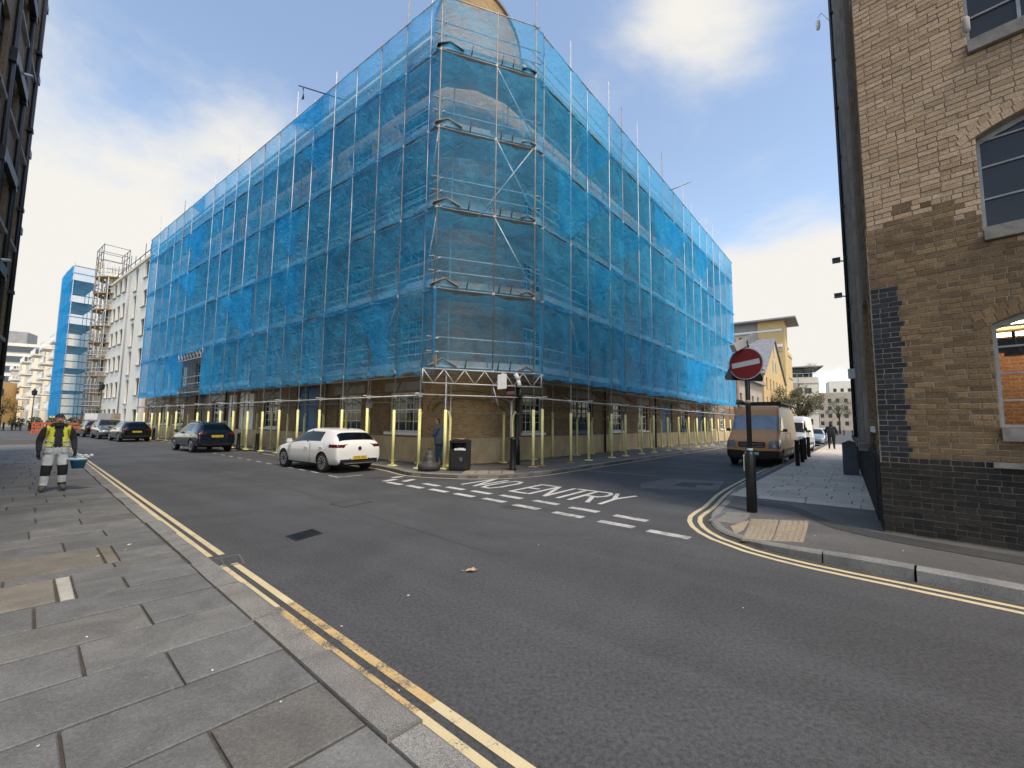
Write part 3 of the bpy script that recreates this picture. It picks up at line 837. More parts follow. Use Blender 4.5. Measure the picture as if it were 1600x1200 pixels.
def window(parent, F, t0, t1, z0, z1, inset, nx, nz, fm, pm, fw=.07, bw=.025, sash=True, name='window', sill=None, lintel=None, sd=.12, split=True):
    """frame with glazing bars (part) > pane, sill, lintel (sub-parts); alike windows share their meshes"""
    key = (id(F), round(t1 - t0, 2), round(z1 - z0, 2), inset, nx, nz, fm, pm, sill, lintel)
    w, h = t1 - t0, z1 - z0
    if key not in WCACHE:
        T = lambda x, y, z: F.d * x + F.n * y + Vector((0, 0, z))
        m = MB()
        for a, b, c, d in ((0, w, 0, fw), (0, w, h - fw, h), (0, fw, fw, h - fw), (w - fw, w, fw, h - fw)): m.box(a, b, -.06, 0, c, d, T)
        if sash: m.box(fw, w - fw, -.05, .012, h * .56 - .035, h * .56 + .035, T)
        for i in range(1, nx):
            x = fw + (w - 2 * fw) * i / nx; m.box(x - bw / 2, x + bw / 2, -.045, -.008, fw, h - fw, T)
        for j in range(1, nz):
            z = fw + (h - 2 * fw) * j / nz
            if sash and abs(z - h * .56) < .06: continue
            m.box(fw, w - fw, -.043, -.006, z - bw / 2, z + bw / 2, T)
        p = MB()
        if split:
            for i in range(2):
                a = fw + (w - 2 * fw) * i / 2; b = fw + (w - 2 * fw) * (i + 1) / 2
                p.box(a, b, -.036, -.028, fw, h - fw, T)
        else: p.box(fw, w - fw, -.036, -.028, fw, h - fw, T)
        s = l = None
        if sill: s = MB().box(-.12, w + .12, -.08, inset + sd, -.12, -.002, T).mesh('window_sill', M[sill])
        if lintel: l = MB().box(-.28, w + .28, -.06, inset + .012, h + .06, h + .42, T).mesh('lintel', M[lintel])
        WCACHE[key] = (m.mesh('window', M[fm]), p.mesh('pane', M[pm]), s, l)
    fme, pme, s, l = WCACHE[key]
    o = link(name, fme, parent, True, F(t0, -inset, z0))
    for nm, me in (('pane', pme), ('window_sill', s), ('lintel', l)):
        if me: link(nm, me, o, False)
    return o
# ------------------------------------------------------------------ the corner warehouse under the scaffold
wh = thing('brick_warehouse', 'yellow brick corner warehouse with rounded corner wrapped in blue netted scaffolding', 'building', (-1.9, 17.5, 0))
ZT = 18.4
FLZ = [(1.28, 2.92), (4.28, 5.95), (7.35, 9.0), (10.4, 12.0), (13.5, 15.1)]
lops, rops = [], []
LW_T = [2.2 + 4.0 * i for i in range(10)]
RW_T = [(3.8, 5.3), (7.85, 10.05), (12.4, 13.9), (16.2, 17.7), (20.4, 22.6), (24.6, 26.6), (28.8, 31.0), (32.8, 34.4), (36.6, 38.2)]
LDOOR = {2: ('blue', 10.05, 12.2), 4: ('white', 18.1, 20.0), 6: ('dark', 25.5, 27.8)}
RDOOR = {4: ('blue', 20.4, 22.6), 6: ('blue', 28.8, 31.0)}
for fl_, (za, zb) in enumerate(FLZ):
    for i, t in enumerate(LW_T):
        if fl_ == 0 and i in LDOOR: lops.append((LDOOR[i][1], LDOOR[i][2], PAV, 3.5))
        else: lops.append((t, t + 2.0, za, zb))
    for i, (a, b) in enumerate(RW_T):
        if fl_ == 0 and i in RDOOR: rops.append((a, b, PAV, 3.3))
        else: rops.append((a, b, za, zb + .05))
TG = 2.0; TGR = 3.45
for z0_, z1_, mt in ((1.1, 3.52, 'stock_brick_dark'), (3.52, ZT, 'stock_brick')):  # lower street walls: sooty brick, with the deck's shade put into the colour
    mb = MB(); wall(mb, FL, TG, 41, z0_, z1_, [q for q in lops if q[2] < z1_ and q[3] > z0_]); obj('street_wall', mb, M[mt], wh, recalc=False)
for z0_, z1_, mt in ((1.1, 3.52, 'stock_brick_dark'), (3.52, ZT, 'stock_brick')):
    mb = MB(); wall(mb, FR, TGR, 42.5, z0_, z1_, [q for q in rops if q[2] < z1_ and q[3] > z0_]); obj('street_wall', mb, M[mt], wh, recalc=False)
TGR = 3.45
NC = 28
C0, C1, C2, CW = FL(TG, 0), Vector((-1.92, 15.62, 0)), FR(TGR, 0), .72
def carc(u, off, z):
    def Pt(u):
        a, b, c = (1 - u) ** 2, 2 * CW * u * (1 - u), u * u
        return (C0 * a + C1 * b + C2 * c) / (a + b + c)
    p = Pt(u); d = Pt(min(u + .01, 1)) - Pt(max(u - .01, 0)); n = Vector((d.y, -d.x, 0)).normalized()
    if n.y > 0: n = -n
    return Vector((p.x + n.x * off, p.y + n.y * off, z))
# rounded corner with two storeys of blind arched recess and a curved gable
mb = MB()
zs = [1.1, 2.0, 2.35, 2.6, 3.0, 4.0, 6, 8, 10, 12, 14, 16, 17.2, 18.2]
def rad_at(u, z):
    x = abs(u - .5) / .34
    if z < 3.4 and x < 1:
        top = 2.15 + .62 * math.sqrt(max(0, 1 - x * x))
        if z < top: return -.11
    return 0.0
zz = [1.1 + .1 * i for i in range(24)] + [3.5 + .6 * i for i in range(25)]
grid = []
for z in zz: grid.append([carc(i / NC, rad_at(i / NC, z), z) for i in range(NC + 1)])
top = []
for i in range(NC + 1):
    u = i / NC; top.append(carc(u, 0, 18.2 + 2.25 * math.sqrt(max(0, 1 - ((u - .5) / .5) ** 2))))
grid.append(top)
mb.grid(grid, smooth=False)
b2 = [carc(i / NC, -.4, top[i].z) for i in range(NC + 1)]
mb.grid([top, b2, [carc(i / NC, -.4, 17.5) for i in range(NC + 1)]], smooth=False)
rc = obj('rounded_corner', mb, M['stock_brick'], wh)
al = [0.0]
for i in range(NC): al.append(al[-1] + (carc((i + 1) / NC, 0, 0) - carc(i / NC, 0, 0)).length)
uvl = rc.data.uv_layers['wall'].data
for p in rc.data.polygons:
    if max(p.vertices) < (NC + 1) * len(grid):
        for li in p.loop_indices:
            vi = rc.data.loops[li].vertex_index; uvl[li].uv = (al[vi % (NC + 1)], rc.data.vertices[vi].co.z)
mb = MB()
for i in range(NC):
    z0, z1 = top[i].z, top[i + 1].z
    mb.hexa([carc(i / NC, .07, z0), carc((i + 1) / NC, .07, z1), carc((i + 1) / NC, -.42, z1), carc(i / NC, -.42, z0), carc(i / NC, .07, z0 + .12), carc((i + 1) / NC, .07, z1 + .12), carc((i + 1) / NC, -.42, z1 + .12), carc(i / NC, -.42, z0 + .12)])
obj('gable_coping', mb, M['sill_stone'], wh)
# brick arch rings standing proud over the recess
for r0, r1 in ((.66, .76), (1.08, 1.16)):
    mb = MB()
    for k in range(26):
        for (ra, rb) in ((r0, r1),):
            pts = []
            for kk in (k, k + 1):
                an = math.pi * kk / 26
                for rr_ in (ra, rb): pts.append((.5 - math.cos(an) * (.30 + .06 * rr_) * (1 if rr_ < .9 else 1.12), 2.1 + math.sin(an) * rr_ * .75))
            (ua, za), (ub, zb), (uc, zc_), (ud, zd) = pts
            mb.hexa([carc(ua, -.05, za), carc(uc, -.05, zc_), carc(ud, -.05, zd), carc(ub, -.05, zb), carc(ua, .022, za), carc(uc, .022, zc_), carc(ud, .022, zd), carc(ub, .022, zb)])
    obj('brick_arch', mb, M['stock_brick_dark'], wh)
# stone plinth
mb = MB()
ptsL = [(TG, 0)]
mb.grid([[FL(41, .05, z), FL(TG, .05, z)] + [carc(i / NC, .05, z) for i in range(1, NC)] + [FR(TGR, .05, z), FR(42.5, .05, z)] for z in (PAV - .03, 1.08)], smooth=False)
mb.grid([[FL(41, o, 1.08 + dz), FL(TG, o, 1.08 + dz)] + [carc(i / NC, o, 1.08 + dz) for i in range(1, NC)] + [FR(TGR, o, 1.08 + dz), FR(42.5, o, 1.08 + dz)] for o, dz in ((.05, 0), (-.02, .03))], smooth=False)
obj('stone_plinth', mb, M['plinth_stone'], wh)
# parapet fascia and roof
for F, t1, TG_ in ((FL, 41, TG), (FR, 42.5, TGR)):
    mb = MB(); mb.box(TG_, t1, -.3, .10, ZT + .003, ZT + .16, F); obj('parapet_coping', mb, M['sill_stone'], wh)
    mb = MB(); mb.box(TG_, t1, .012, .16, ZT - .32, ZT - .14, F); obj('gutter', mb, M['white_paint'], wh)
mb = MB(); mb.prism([tuple(FL(41, -.3)[:2]), tuple(FL(2, -.3)[:2]), tuple(FR(2, -.3)[:2]), tuple(FR(42.5, -.3)[:2]), tuple((FR(42.5, -12))[:2]), tuple((FL(41, -12) + FR.d * 8)[:2])], 17.2, 17.6)
obj('roof', mb, M['lead_roof'], wh)
mb = MB(); mb.box(40.99, 41.2, -12, -.002, PAV, ZT, FL); mb.box(42.49, 42.7, -12, -.002, PAV, ZT, FR)
obj('end_wall', mb, M['stock_brick_dark'], wh)
for fl_, (za, zb) in enumerate(FLZ):
    for i, t in enumerate(LW_T):
        if fl_ == 0 and i in LDOOR: continue
        if t > 39: continue
        window(wh, FL, t, t + 2.0, za, zb, .14, 4, 4, 'white_paint', 'pane', sill='white_paint' if fl_ == 0 else 'lintel_stone', lintel='lintel_stone')
    for i, (a, b) in enumerate(RW_T):
        if fl_ == 0 and i in RDOOR: continue
        blue = i in (1, 5)
        window(wh, FR, a, b, za, zb + .05, .14, 4 if b - a < 1.8 else 5, 4, 'blue_paint' if blue else 'white_paint', 'pane', sill='blue_paint' if blue and fl_ == 0 else 'white_paint', lintel='lintel_stone')
def door(F, a, b, z1, mat, leaves=2):
    d = None
    m = MB(); m.box(a, b, -.2, -.16, PAV, z1, F)
    d = obj('door', m, M[mat], wh)
    for k in range(leaves):
        x0 = a + (b - a) * k / leaves + .04; x1 = a + (b - a) * (k + 1) / leaves - .04
        for za, zb in ((.25, 1.1), (1.2, 2.3), (2.4, z1 - .08)):
            if zb - za < .2: continue
            q = MB(); q.box(x0 + .08, x1 - .08, -.159, -.13, za, zb, F); obj('door_panel', q, M[mat], d)
        q = MB(); q.tube(F(x1 - .1 if k == 0 else x0 + .1, -.12, 1.05), F(x1 - .1 if k == 0 else x0 + .1, -.12, 1.3), .015); obj('handle', q, M['galvanised'], d)
door(FL, 10.05, 12.2, 3.5, 'blue_paint'); door(FL, 18.1, 20.0, 3.5, 'white_render', 1); door(FL, 25.5, 27.8, 3.5, 'black_plastic')
door(FR, 20.4, 22.6, 3.3, 'blue_paint'); door(FR, 28.8, 31.0, 3.3, 'blue_paint')
mb = MB(); mb.box(17.2, 18.05, 0, .13, 1.1, 3.3, FL); mb.box(20.05, 20.9, 0, .13, 1.1, 3.3, FL); obj('white_pier', mb, M['white_render'], wh)
for F, t in ((FL, 9.2), (FR, 18.9), (FL, 21.6), (FR, 11.3)):
    mb = MB(); mb.tube(F(t, .1, PAV), F(t, .1, 17.6), .055, 8); obj('downpipe', mb, M['pipe_black'], wh)
mb = MB(); mb.box(5.35, 5.8, .002, .03, 2.3, 2.58, FL); tag(obj('wall_sign', mb, M['white_board'], wh), 'small white notice by the window')
# ------------------------------------------------------------------ scaffold with debris netting round the warehouse
sc = thing('scaffold', 'tall tube scaffold with blue debris netting and yellow foam sleeved feet round the corner warehouse', 'scaffold', (-1.0, 15.0, 0))
# reference line X is the crossing of the two outer faces
XO = Vector((-1.18, 13.32, 0))
GL_ = frame(XO[:2], -52.9, 1); GR_ = frame(XO[:2], 39.6, -1)
for f, g in ((GL_, FL), (GR_, FR)): f.n = g.n
WL, WR = 1.32, 1.95            # boarded width behind each outer face
TL = [2.5, 3.9, 5.55, 7.3, 9.06, 10.96, 12.78, 14.6, 16.4, 18.3, 20.2, 22.1, 24.0, 28.2, 30.1, 32.0, 34.0, 36.2, 38.4]
TR = [3.66, 5.68, 7.15, 9.33, 10.87, 12.86, 14.57, 16.8, 18.8, 20.84, 22.7, 24.6, 26.5, 28.4, 30.4, 32.4, 34.9]
A_ = GL_(1.93, 0); B_ = GR_(3.1, 0); Mm = A_.lerp(B_, .575)
DECK = [3.58, 6.42, 9.35, 12.35, 15.35]
ZTOP = 17.42
TUBE = .0245
random.seed(11)
smesh = {}
def standard(p, z0, z1, sleeve=None, base=True, lean=0.0):
    s = obj('standard', MB().tube(p + Vector((0, 0, z0)), p + Vector((random.uniform(-.01, .01), random.uniform(-.01, .01), z1)), TUBE, 6), M['galvanised'] if random.random() < .8 else M['rusty_tube'], sc)
    if base:
        m = MB(); T = lambda x, y, z: p + GL_.d * x + GL_.n * y + Vector((0, 0, z))
        m.box(-.15, .15, -.1, .1, PAV + .001, PAV + .035, T); m.box(-.075, .075, -.075, .075, PAV + .035, PAV + .045, T)
        link('base_plate', m.mesh('base_plate', M['foam_yellow'] if random.random() < .8 else M['board_wood']), s, False)
    if sleeve:
        m = MB()
        if sleeve == 'straight': m.path([p + Vector((0, 0, PAV + .07)), p + Vector((0, 0, 2.18 + random.uniform(-.06, .06)))], .055, 8)
        else:
            dx = GL_.d * random.choice((-1, 1)) * random.uniform(.03, .09)
            h = 2.05 + random.uniform(-.1, .08)
            m.path([p + Vector((0, 0, PAV + .05)), p + dx * .2 + Vector((0, 0, 1.2)), p + Vector((0, 0, 1.75)), p + dx * .6 + Vector((0, 0, 1.98)), p + dx * 1.6 + Vector((0, 0, h + .04))], .05, 8)
        link('foam_sleeve', m.mesh('foam_sleeve', M['foam_yellow']), s, False)
    return s
for G, TT in ((GL_, TL), (GR_, TR)):
    W = WL if G is GL_ else WR
    for i, t in enumerate(TT):
        hi = ZTOP + (random.uniform(.5, 2.0) if random.random() < .62 else random.uniform(.02, .2))
        standard(G(t, 0), PAV + .04, hi, 'straight')
        standard(G(t + random.uniform(-.05, .05), -W + .05), PAV + .04, ZTOP - 1.0, 'bent' if random.random() < .75 else 'straight')
standard(A_, 2.72, 18.0, None, False); standard(Mm, 2.35, ZTOP + .15, None, False); standard(B_, PAV + .04, ZTOP + 1.6, 'straight')
standard(Vector((-2.28, 14.79, 0)), PAV + .04, 3.75, 'straight')
standard(Vector((-2.2, 15.45, 0)), PAV + .04, 3.3, 'bent')
standard(Vector((.02, 16.3, 0)), PAV + .04, 3.3, 'bent')
def tube_part(name, a, b, r=TUBE, mat='galvanised', n=6):
    return obj(name, MB().tube(a, b, r, n), M[mat], sc)
def up(p, z): return Vector((p.x, p.y, z))
ends = {GL_: (1.93, 38.6), GR_: (3.1, 35.1)}
for G in (GL_, GR_):
    t0, t1 = ends[G]; W = WL if G is GL_ else WR
    for z in DECK:
        for dz in (-.06, .52, 1.0):
            if z > 15 and dz > 1: continue
            tube_part('ledger', G(t0 - .15, -.10, z + dz), G(t1, -.10, z + dz))
        tube_part('ledger', G(t0, -W + .09, z - .06), G(t1, -W + .09, z - .06))
    tube_part('ledger', G(t0 - .2, .04, ZTOP - .05), G(t1, .04, ZTOP - .05))
    tube_part('ledger', G(2.5, .045, 2.62), G(t1, .045, 2.62), mat='galvanised')
    tube_part('ledger', G(2.5, -W + .1, 2.5), G(t1, -W + .1, 2.5), mat='rusty_tube')
    TT = TL if G is GL_ else TR
    for i, t in enumerate(TT):
        for z in DECK: tube_part('transom', G(t + .06, .02, z - .012), G(t + .06, -W - .08, z - .012), n=5)
        if i % 2 == 0: tube_part('transom', G(t + .06, .18, 2.69), G(t + .06, -W - .05, 2.69), n=5)
        if i + 1 < len(TT) and i % 2 == 1: tube_part('brace', G(t, .08, 2.55), G(t + (TT[i + 1] - t) * .6, -W * .8, 3.3), n=5, mat='rusty_tube')
    # facade braces zigzag across the lifts
    for k in range(1, len(TT) - 1, 5):
        for j in range(4):
            if random.random() < .2: continue
            a, b = TT[k], TT[min(k + 1, len(TT) - 1)]
            if (j + k) % 2: a, b = b, a
            tube_part('brace', G(a, -.13, DECK[j] - .1), G(b, -.13, DECK[j + 1] + .2), n=5)
n_ab = Vector(((B_ - A_).y, -(B_ - A_).x, 0)).normalized()
if n_ab.y > 0: n_ab = -n_ab
for z in DECK:
    for dz in (-.06, .55, 1.05): tube_part('ledger', up(A_, z + dz) - (B_ - A_) * .06 + -n_ab * .03, up(B_, z + dz) + (B_ - A_) * .06 + -n_ab * .03)
tube_part('ledger', up(A_, ZTOP) - (B_ - A_) * .05, up(B_, ZTOP) + (B_ - A_) * .05)
n_ab = Vector((-(B_ - A_).y, (B_ - A_).x, 0)).normalized() * -1
if n_ab.y > 0: n_ab = -n_ab
tube_part('ledger', up(A_, 2.62) - (B_ - A_) * .15 + n_ab * .05, up(B_, 2.62) + (B_ - A_) * .1 + n_ab * .05)
tube_part('ledger', Vector((-2.9, 15.5, 2.05)), Vector((.3, 16.35, 2.05)), .02, 'rusty_tube')
tube_part('ledger', GR_(3.7, -1.7, 1.95), GR_(34, -1.7, 1.95), .014, 'rusty_tube')
tube_part('brace', up(Mm, 12.3), up(B_, 9.6)); tube_part('brace', up(Mm, 9.2), up(B_, 6.6)); tube_part('brace', up(B_, 12.4), up(A_.lerp(B_, .4), 9.1)); tube_part('brace', up(Mm, 15.2), up(B_, 12.6))
tube_part('brace', up(A_, 6.9) - Vector((.35, -.2, 0)), up(A_, 9.0)); tube_part('brace', up(A_, 10.2) - Vector((.3, -.2, 0)), up(A_, 12.2))
tube_part('brace', up(Mm, 3.0) + n_ab * .05, up(Mm, 2.3) + Vector((.22, 0.08, 0)))
# lattice girders: one across the corner, one over the loading gap on the left street
def girder(a, b, z0, z1, n, mat='galvanised'):
    m = MB(); a = Vector(a); b = Vector(b)
    for z in (z0, z1): m.tube(up(a, z), up(b, z), .027, 6)
    for i in range(n):
        p = a.lerp(b, i / n); q = a.lerp(b, (i + .5) / n); r = a.lerp(b, (i + 1) / n)
        m.tube(up(p, z1), up(q, z0), .02, 5); m.tube(up(q, z0), up(r, z1), .02, 5)
    for p in (a, b): m.tube(up(p, z0), up(p, z1), .024, 5)
    return obj('lattice_girder', m, M[mat], sc)
girder(A_ - (B_ - A_) * .09 + n_ab * .1, B_ + (B_ - A_) * .07 + n_ab * .1, 3.02, 3.5, 6)
girder(GL_(23.7, .06), GL_(28.5, .06), 5.75, 6.28, 8)
# boarded decks, toe boards
def deck(pts, z):
    m = MB(); m.prism([p[:2] for p in pts], z + .02, z + .062); return obj('deck', m, M['board_plain'], sc)
random.seed(21)
for G in (GL_, GR_):
    TT = [ends[G][0]] + (TL if G is GL_ else TR); W = WL if G is GL_ else WR
    for a, b in zip(TT, TT[1:]):
        for k, z in enumerate(DECK):
            if G is GL_ and k == 0 and 23.5 < a < 28: continue
            m = MB(); nb = 5 if G is GL_ else 7
            for i in range(nb):
                o1 = .0 - W * i / nb; o0 = o1 - W / nb + .012
                m.box(a - .02, b - .035, o0, o1 - .0, z + .022 + .003 * random.random(), z + .06, G)
            obj('deck', m, M['board_plain'], sc)
            m = MB(); m.box(a, b - .02, -.075, -.037, z + .064, z + .064 + .215, G)
            obj('toe_board', m, M['white_board'] if random.random() < .16 else M['board_plain'] if random.random() < .7 else M['board_wood'], sc)
            if G is GL_ and random.random() < .3 or G is GR_ and random.random() < .16:
                m = MB(); x = a + random.uniform(0, .6); m.box(x, x + random.uniform(.5, 1.1), -.036, -.02, z + .12, z + random.uniform(.22, .34), G)
                obj('white_board', m, M['white_board'], sc)
for z in DECK:
    arcp = [carc(u, .35, 0) for u in (0, .25, .5, .75, 1)]
    if (arcp[0] - B_).length > (arcp[-1] - B_).length: arcp = arcp[::-1]
    deck([A_, B_] + arcp, z)
    m = MB(); d = (B_ - A_); T = lambda x, y, zz, d=d: A_ + d * x - n_ab * y + Vector((0, 0, zz))
    for x0, x1 in ((.02, .52), (.53, .98)):
        m = MB(); m.box(x0, x1, .04, .08, z + .064, z + .26, T); obj('toe_board', m, M['board_wood'] if random.random() < .5 else M['board_plain'], sc)
    # loose boards pitched at the corner posts
    for x, s in ((.09, 1), (.92, .6)):
        for sg in (-1, 1):
            m = MB(); q0 = A_ + d * x + n_ab * .02 + Vector((0, 0, z + .30 * s)); q1 = A_ + d * (x + sg * .13 * s) + n_ab * .12 + Vector((0, 0, z + .02))
            w = -n_ab * .5 * s; th = Vector((0, 0, .035))
            m.hexa([q0, q1, q1 + w, q0 + w, q0 + th, q1 + th, q1 + w + th, q0 + w + th]); obj('loose_board', m, M['board_wood'] if z != 15.35 else M['black_plastic'], sc)
    for x in (.3, .62, .74):
        tube_part('upright_peg', A_ + d * x + n_ab * .05 + Vector((0, 0, z - .02)), A_ + d * (x + .015) + n_ab * .08 + Vector((0, 0, z + .34)), .018, 'black_iron', 5)
m = MB(); m.box(1.75, 2.45, -.02, .02, 3.62, 4.0, GL_); obj('ply_offcut', m, M['board_wood'], sc)
# couplers
cp = MB()
for G, TT in ((GL_, TL), (GR_, TR)):
    for t in TT:
        for z in DECK + [2.62]:
            c = G(t, -.035, z - .06 if z > 3 else z); cp.box(-.05, .05, -.05, .05, -.05, .05, lambda x, y, zz, c=c: c + Vector((x, y, zz)))
for p in (A_, Mm, B_):
    for z in DECK: cp.box(-.05, .05, -.05, .05, -.11, -.01, lambda x, y, zz, c=up(p, z) - n_ab * .03: c + Vector((x, y, zz)))
tag(obj('coupler', cp, M['galvanised'], sc), kind='stuff')
# debris netting, one sheet per bay and lift
random.seed(5)
def net(P, nu=7, nv=8, billow=.05, hem=.05, sag=.05, seed=0, fold=.02):
    """P(u,v)->(point on the plane, outward normal)"""
    rows = []
    for j in range(nv + 1):
        v = j / nv; row = []
        for i in range(nu + 1):
            u = i / nu; p, n = P(u, v)
            q = p * .9 + Vector((seed * 3.1, seed, 0))
            nz = noise.noise(q) * billow + noise.noise(q * 3.1) * fold
            edge = min(1, 4 * min(u, 1 - u) + .25)
            out = -.004 + abs(nz) * edge + math.sin(math.pi * u) * billow * .5 * (1 - v * .6)
            dz = 0
            if v > .99: dz = -sag * math.sin(math.pi * u) * random.uniform(.5, 1.2) + random.uniform(-.012, .012)
            if v < .01: dz = hem * noise.noise(q * 2.3) - .02; out += hem * .8 * abs(noise.noise(q * 1.7))
            row.append(p + n * out + Vector((0, 0, dz)))
        rows.append(row)
    return rows
k = 0
def net_panel(G, a, b, z0, z1, **kw):
    global k; k += 1
    m = MB(); m.grid(net(lambda u, v: (G(a + (b - a) * u, .0, z0 + (z1 - z0) * v), G.n), seed=k * .37, **kw))
    return obj('debris_net', m, M['net_blue'], sc, recalc=False)
LV = [3.42, 6.40, 9.32, 12.32, 15.32, ZTOP]
for G in (GL_, GR_):
    TT = [ends[G][0]] + (TL if G is GL_ else TR)
    TT[-1] = ends[G][1]
    for i, (a, b) in enumerate(zip(TT, TT[1:])):
        for j in range(5):
            if G is GL_ and j == 0 and 23.5 < a < 28.0: continue
            z0 = LV[j] - (.06 if j else .02); z1 = LV[j + 1] - (.06 if j < 4 else 0)
            if j == 0: z0 += random.uniform(-.05, .03)
            net_panel(G, a, b, z0, z1, hem=.12 if j == 0 else .05, sag=.09 if j < 4 else .05, billow=.13, nu=8 if a < 14 else 6, nv=7, fold=.05 if j == 0 else .03)
    # the lap of the lower net hangs in front of the next as a narrow bunched band
    for i, (a, b) in enumerate(zip(TT, TT[1:])):
        for j in range(1, 5):
            if random.random() < .45:
                zc = LV[j] - .1; m = MB(); rows = []
                for v in range(4):
                    rows.append([G(a + (b - a) * u / 6, .07 + .03 * noise.noise(Vector((a + u * .5, v * .6, j))) + .02 * (v % 2), zc + .06 * v - .05 - .07 * math.sin(math.pi * u / 6)) for u in range(7)])
                m.grid(rows); obj('net_lap', m, M['net_blue'], sc, recalc=False)
    t1 = ends[G][1]; W = WL if G is GL_ else WR
    for j in range(5):
        m = MB(); m.grid(net(lambda u, v: (G(t1, -W * u, LV[j] + (LV[j + 1] - LV[j]) * v), G.d), 5, 6, seed=j)); obj('debris_net', m, M['net_blue'], sc, recalc=False)
for j in range(5):
    for u0, u1 in ((0, .575), (.575, 1)):
        d = B_ - A_
        z0 = LV[j] + (.10 if j == 0 else .0); z1 = LV[j + 1] - (.1 if j < 4 else 0)
        m = MB(); m.grid(net(lambda u, v: (A_ + d * (u0 + (u1 - u0) * u) + Vector((0, 0, z0 + (z1 - z0) * v)), n_ab), 8, 9, seed=50 + j, hem=.1 if j == 0 else .04, sag=.12, billow=.06))
        obj('debris_net', m, M['net_blue'], sc, recalc=False)
# slack second layers folded across the bays
random.seed(77)
for G, n_ in ((GL_, 13), (GR_, 9)):
    for q in range(n_):
        t0 = random.uniform(4, ends[G][1] - 7); j = random.choice((0, 1, 1, 2, 2, 3, 3, 4)); w = random.uniform(2.2, 5.0); fl = random.random() < .5
        m = MB(); rows = []
        zt = LV[j + 1] - .08; h = (LV[j + 1] - LV[j]) * random.uniform(.7, 1.0) * (.9 if j < 4 else .8)
        for v in range(6):
            row = []
            for u in range(9):
                x = u / 8; x = 1 - x if fl else x; k_ = v / 5
                row.append(G(t0 + w * x * (1 - .75 * k_ * (1 if fl else 1)), .05 + .05 * abs(noise.noise(Vector((t0 + u * .4, v * .7, q)))), zt - h * k_ - .10 * math.sin(math.pi * u / 8) * (1 - k_)))
            rows.append(row)
        m.grid(rows); obj('net_fold', m, M['net_blue'], sc, recalc=False)
# side drapes of the loading gap, a twisted bunch on the corner post
for t, dt in ((23.95, .35), (28.25, -.2)):
    m = MB(); rows = []
    for v in range(10):
        rows.append([GL_(t + dt * math.sin(u * 1.3) * (.4 + .6 * (1 - v / 9)) * .6, .06 - u * .22 + .05 * noise.noise(Vector((u, v * .5, t))), 3.3 + 3.05 * v / 9) for u in range(6)])
    m.grid(rows); obj('net_drape', m, M['net_blue'], sc, recalc=False)
m = MB(); rows = []
for v in range(12):
    z = 3.4 + 3.0 * v / 11; r = .05 + .03 * noise.noise(Vector((0, 0, z * 2)))
    rows.append([up(A_, z) + n_ab * .04 + Vector((math.cos(a * 1.05) * r, math.sin(a * 1.05) * r, 0)) for a in range(7)])
m.grid(rows); obj('net_bunch', m, M['net_blue'], sc, recalc=False)
# inner netted return within the gap
m = MB(); m.grid(net(lambda u, v: (GL_(28.2 - 3.2 * u, -1.25, 3.5 + 2.2 * v), GL_.n), 6, 6, seed=99)); obj('debris_net', m, M['net_blue'], sc, recalc=False)
# stray tubes sticking out of the roof line
tube_part('stray_tube', GL_(8.6, -.3, 16.6), GL_(11.7, .5, 18.35), .03, 'black_iron'); tube_part('stray_tube', GR_(18.2, .0, 17.3), GR_(19.8, .9, 18.3), .03, 'rusty_tube')
rag = MB(); rows = []
for v in range(6): rows.append([GL_(11.3 + .05 * u, .42 + .03 * math.sin(u + v), 18.1 - .12 * v) for u in range(4)])
rag.grid(rows); tag(obj('hanging_rag', rag, M['cloth_black'], None, recalc=False), 'dark rag hanging from a stray tube above the netting', 'rag')
# ------------------------------------------------------------------ right brick building
random.seed(3)
rb = thing('brick_building', 'tan and black brick building with arched steel windows on the right corner', 'building', (6.2, 6.6, 0))
ZR = 24.0
WT0, WT1 = 1.12, 3.12
RW = [(1.73, 3.12), (4.44, 5.78), (7.19, 8.55), (9.95, 11.3), (12.7, 14.1), (15.5, 16.9), (18.3, 19.7)]   # sill and springing heights
RISE = .24
def arch_z(t, zs, extra=0.0):
    x = (t - (WT0 + WT1) / 2) / ((WT1 - WT0) / 2)
    return zs + RISE * (1 - x * x) + extra
NSEG = 10
# mortar-coloured core of the front wall with arched openings
mb = MB()
o_ = -.007
def core(mb, t0, t1, z0, z1, mi): mb.face([FF(t0, o_, z0), FF(t1, o_, z0), FF(t1, o_, z1), FF(t0, o_, z1)], mi)
core(mb, -.13, WT0, 0, 4.85, 0); core(mb, -.12, WT0, 4.85, ZR, 1); core(mb, WT1, 5.2, 0, 4.45, 0); core(mb, WT1, 5.2, 4.45, ZR, 1); core(mb, 5.2, 12, 1.25, 4.45, 3); core(mb, 5.2, 12, 4.45, ZR, 2); core(mb, 5.2, 12, 0, 1.25, 4)
prev = 0.0
for zs, sp in RW:
    mi = 0 if zs < 4.9 else 1
    mb.face([FF(WT0, o_, prev), FF(WT1, o_, prev), FF(WT1, o_, zs - .19), FF(WT0, o_, zs - .19)], mi)
    nxt = sp + RISE + .3
    for i in range(NSEG):
        a = WT0 + (WT1 - WT0) * i / NSEG; b = WT0 + (WT1 - WT0) * (i + 1) / NSEG
        mb.face([FF(a, o_, arch_z(a, sp)), FF(b, o_, arch_z(b, sp)), FF(b, o_, nxt), FF(a, o_, nxt)], mi)
        mb.face([FF(a, o_, arch_z(a, sp)), FF(b, o_, arch_z(b, sp)), FF(b, -.3, arch_z(b, sp)), FF(a, -.3, arch_z(a, sp))], mi)
    for t in (WT0, WT1): mb.face([FF(t, o_, zs - .19), FF(t, o_, sp), FF(t, -.3, sp), FF(t, -.3, zs - .19)], mi)
    prev = nxt
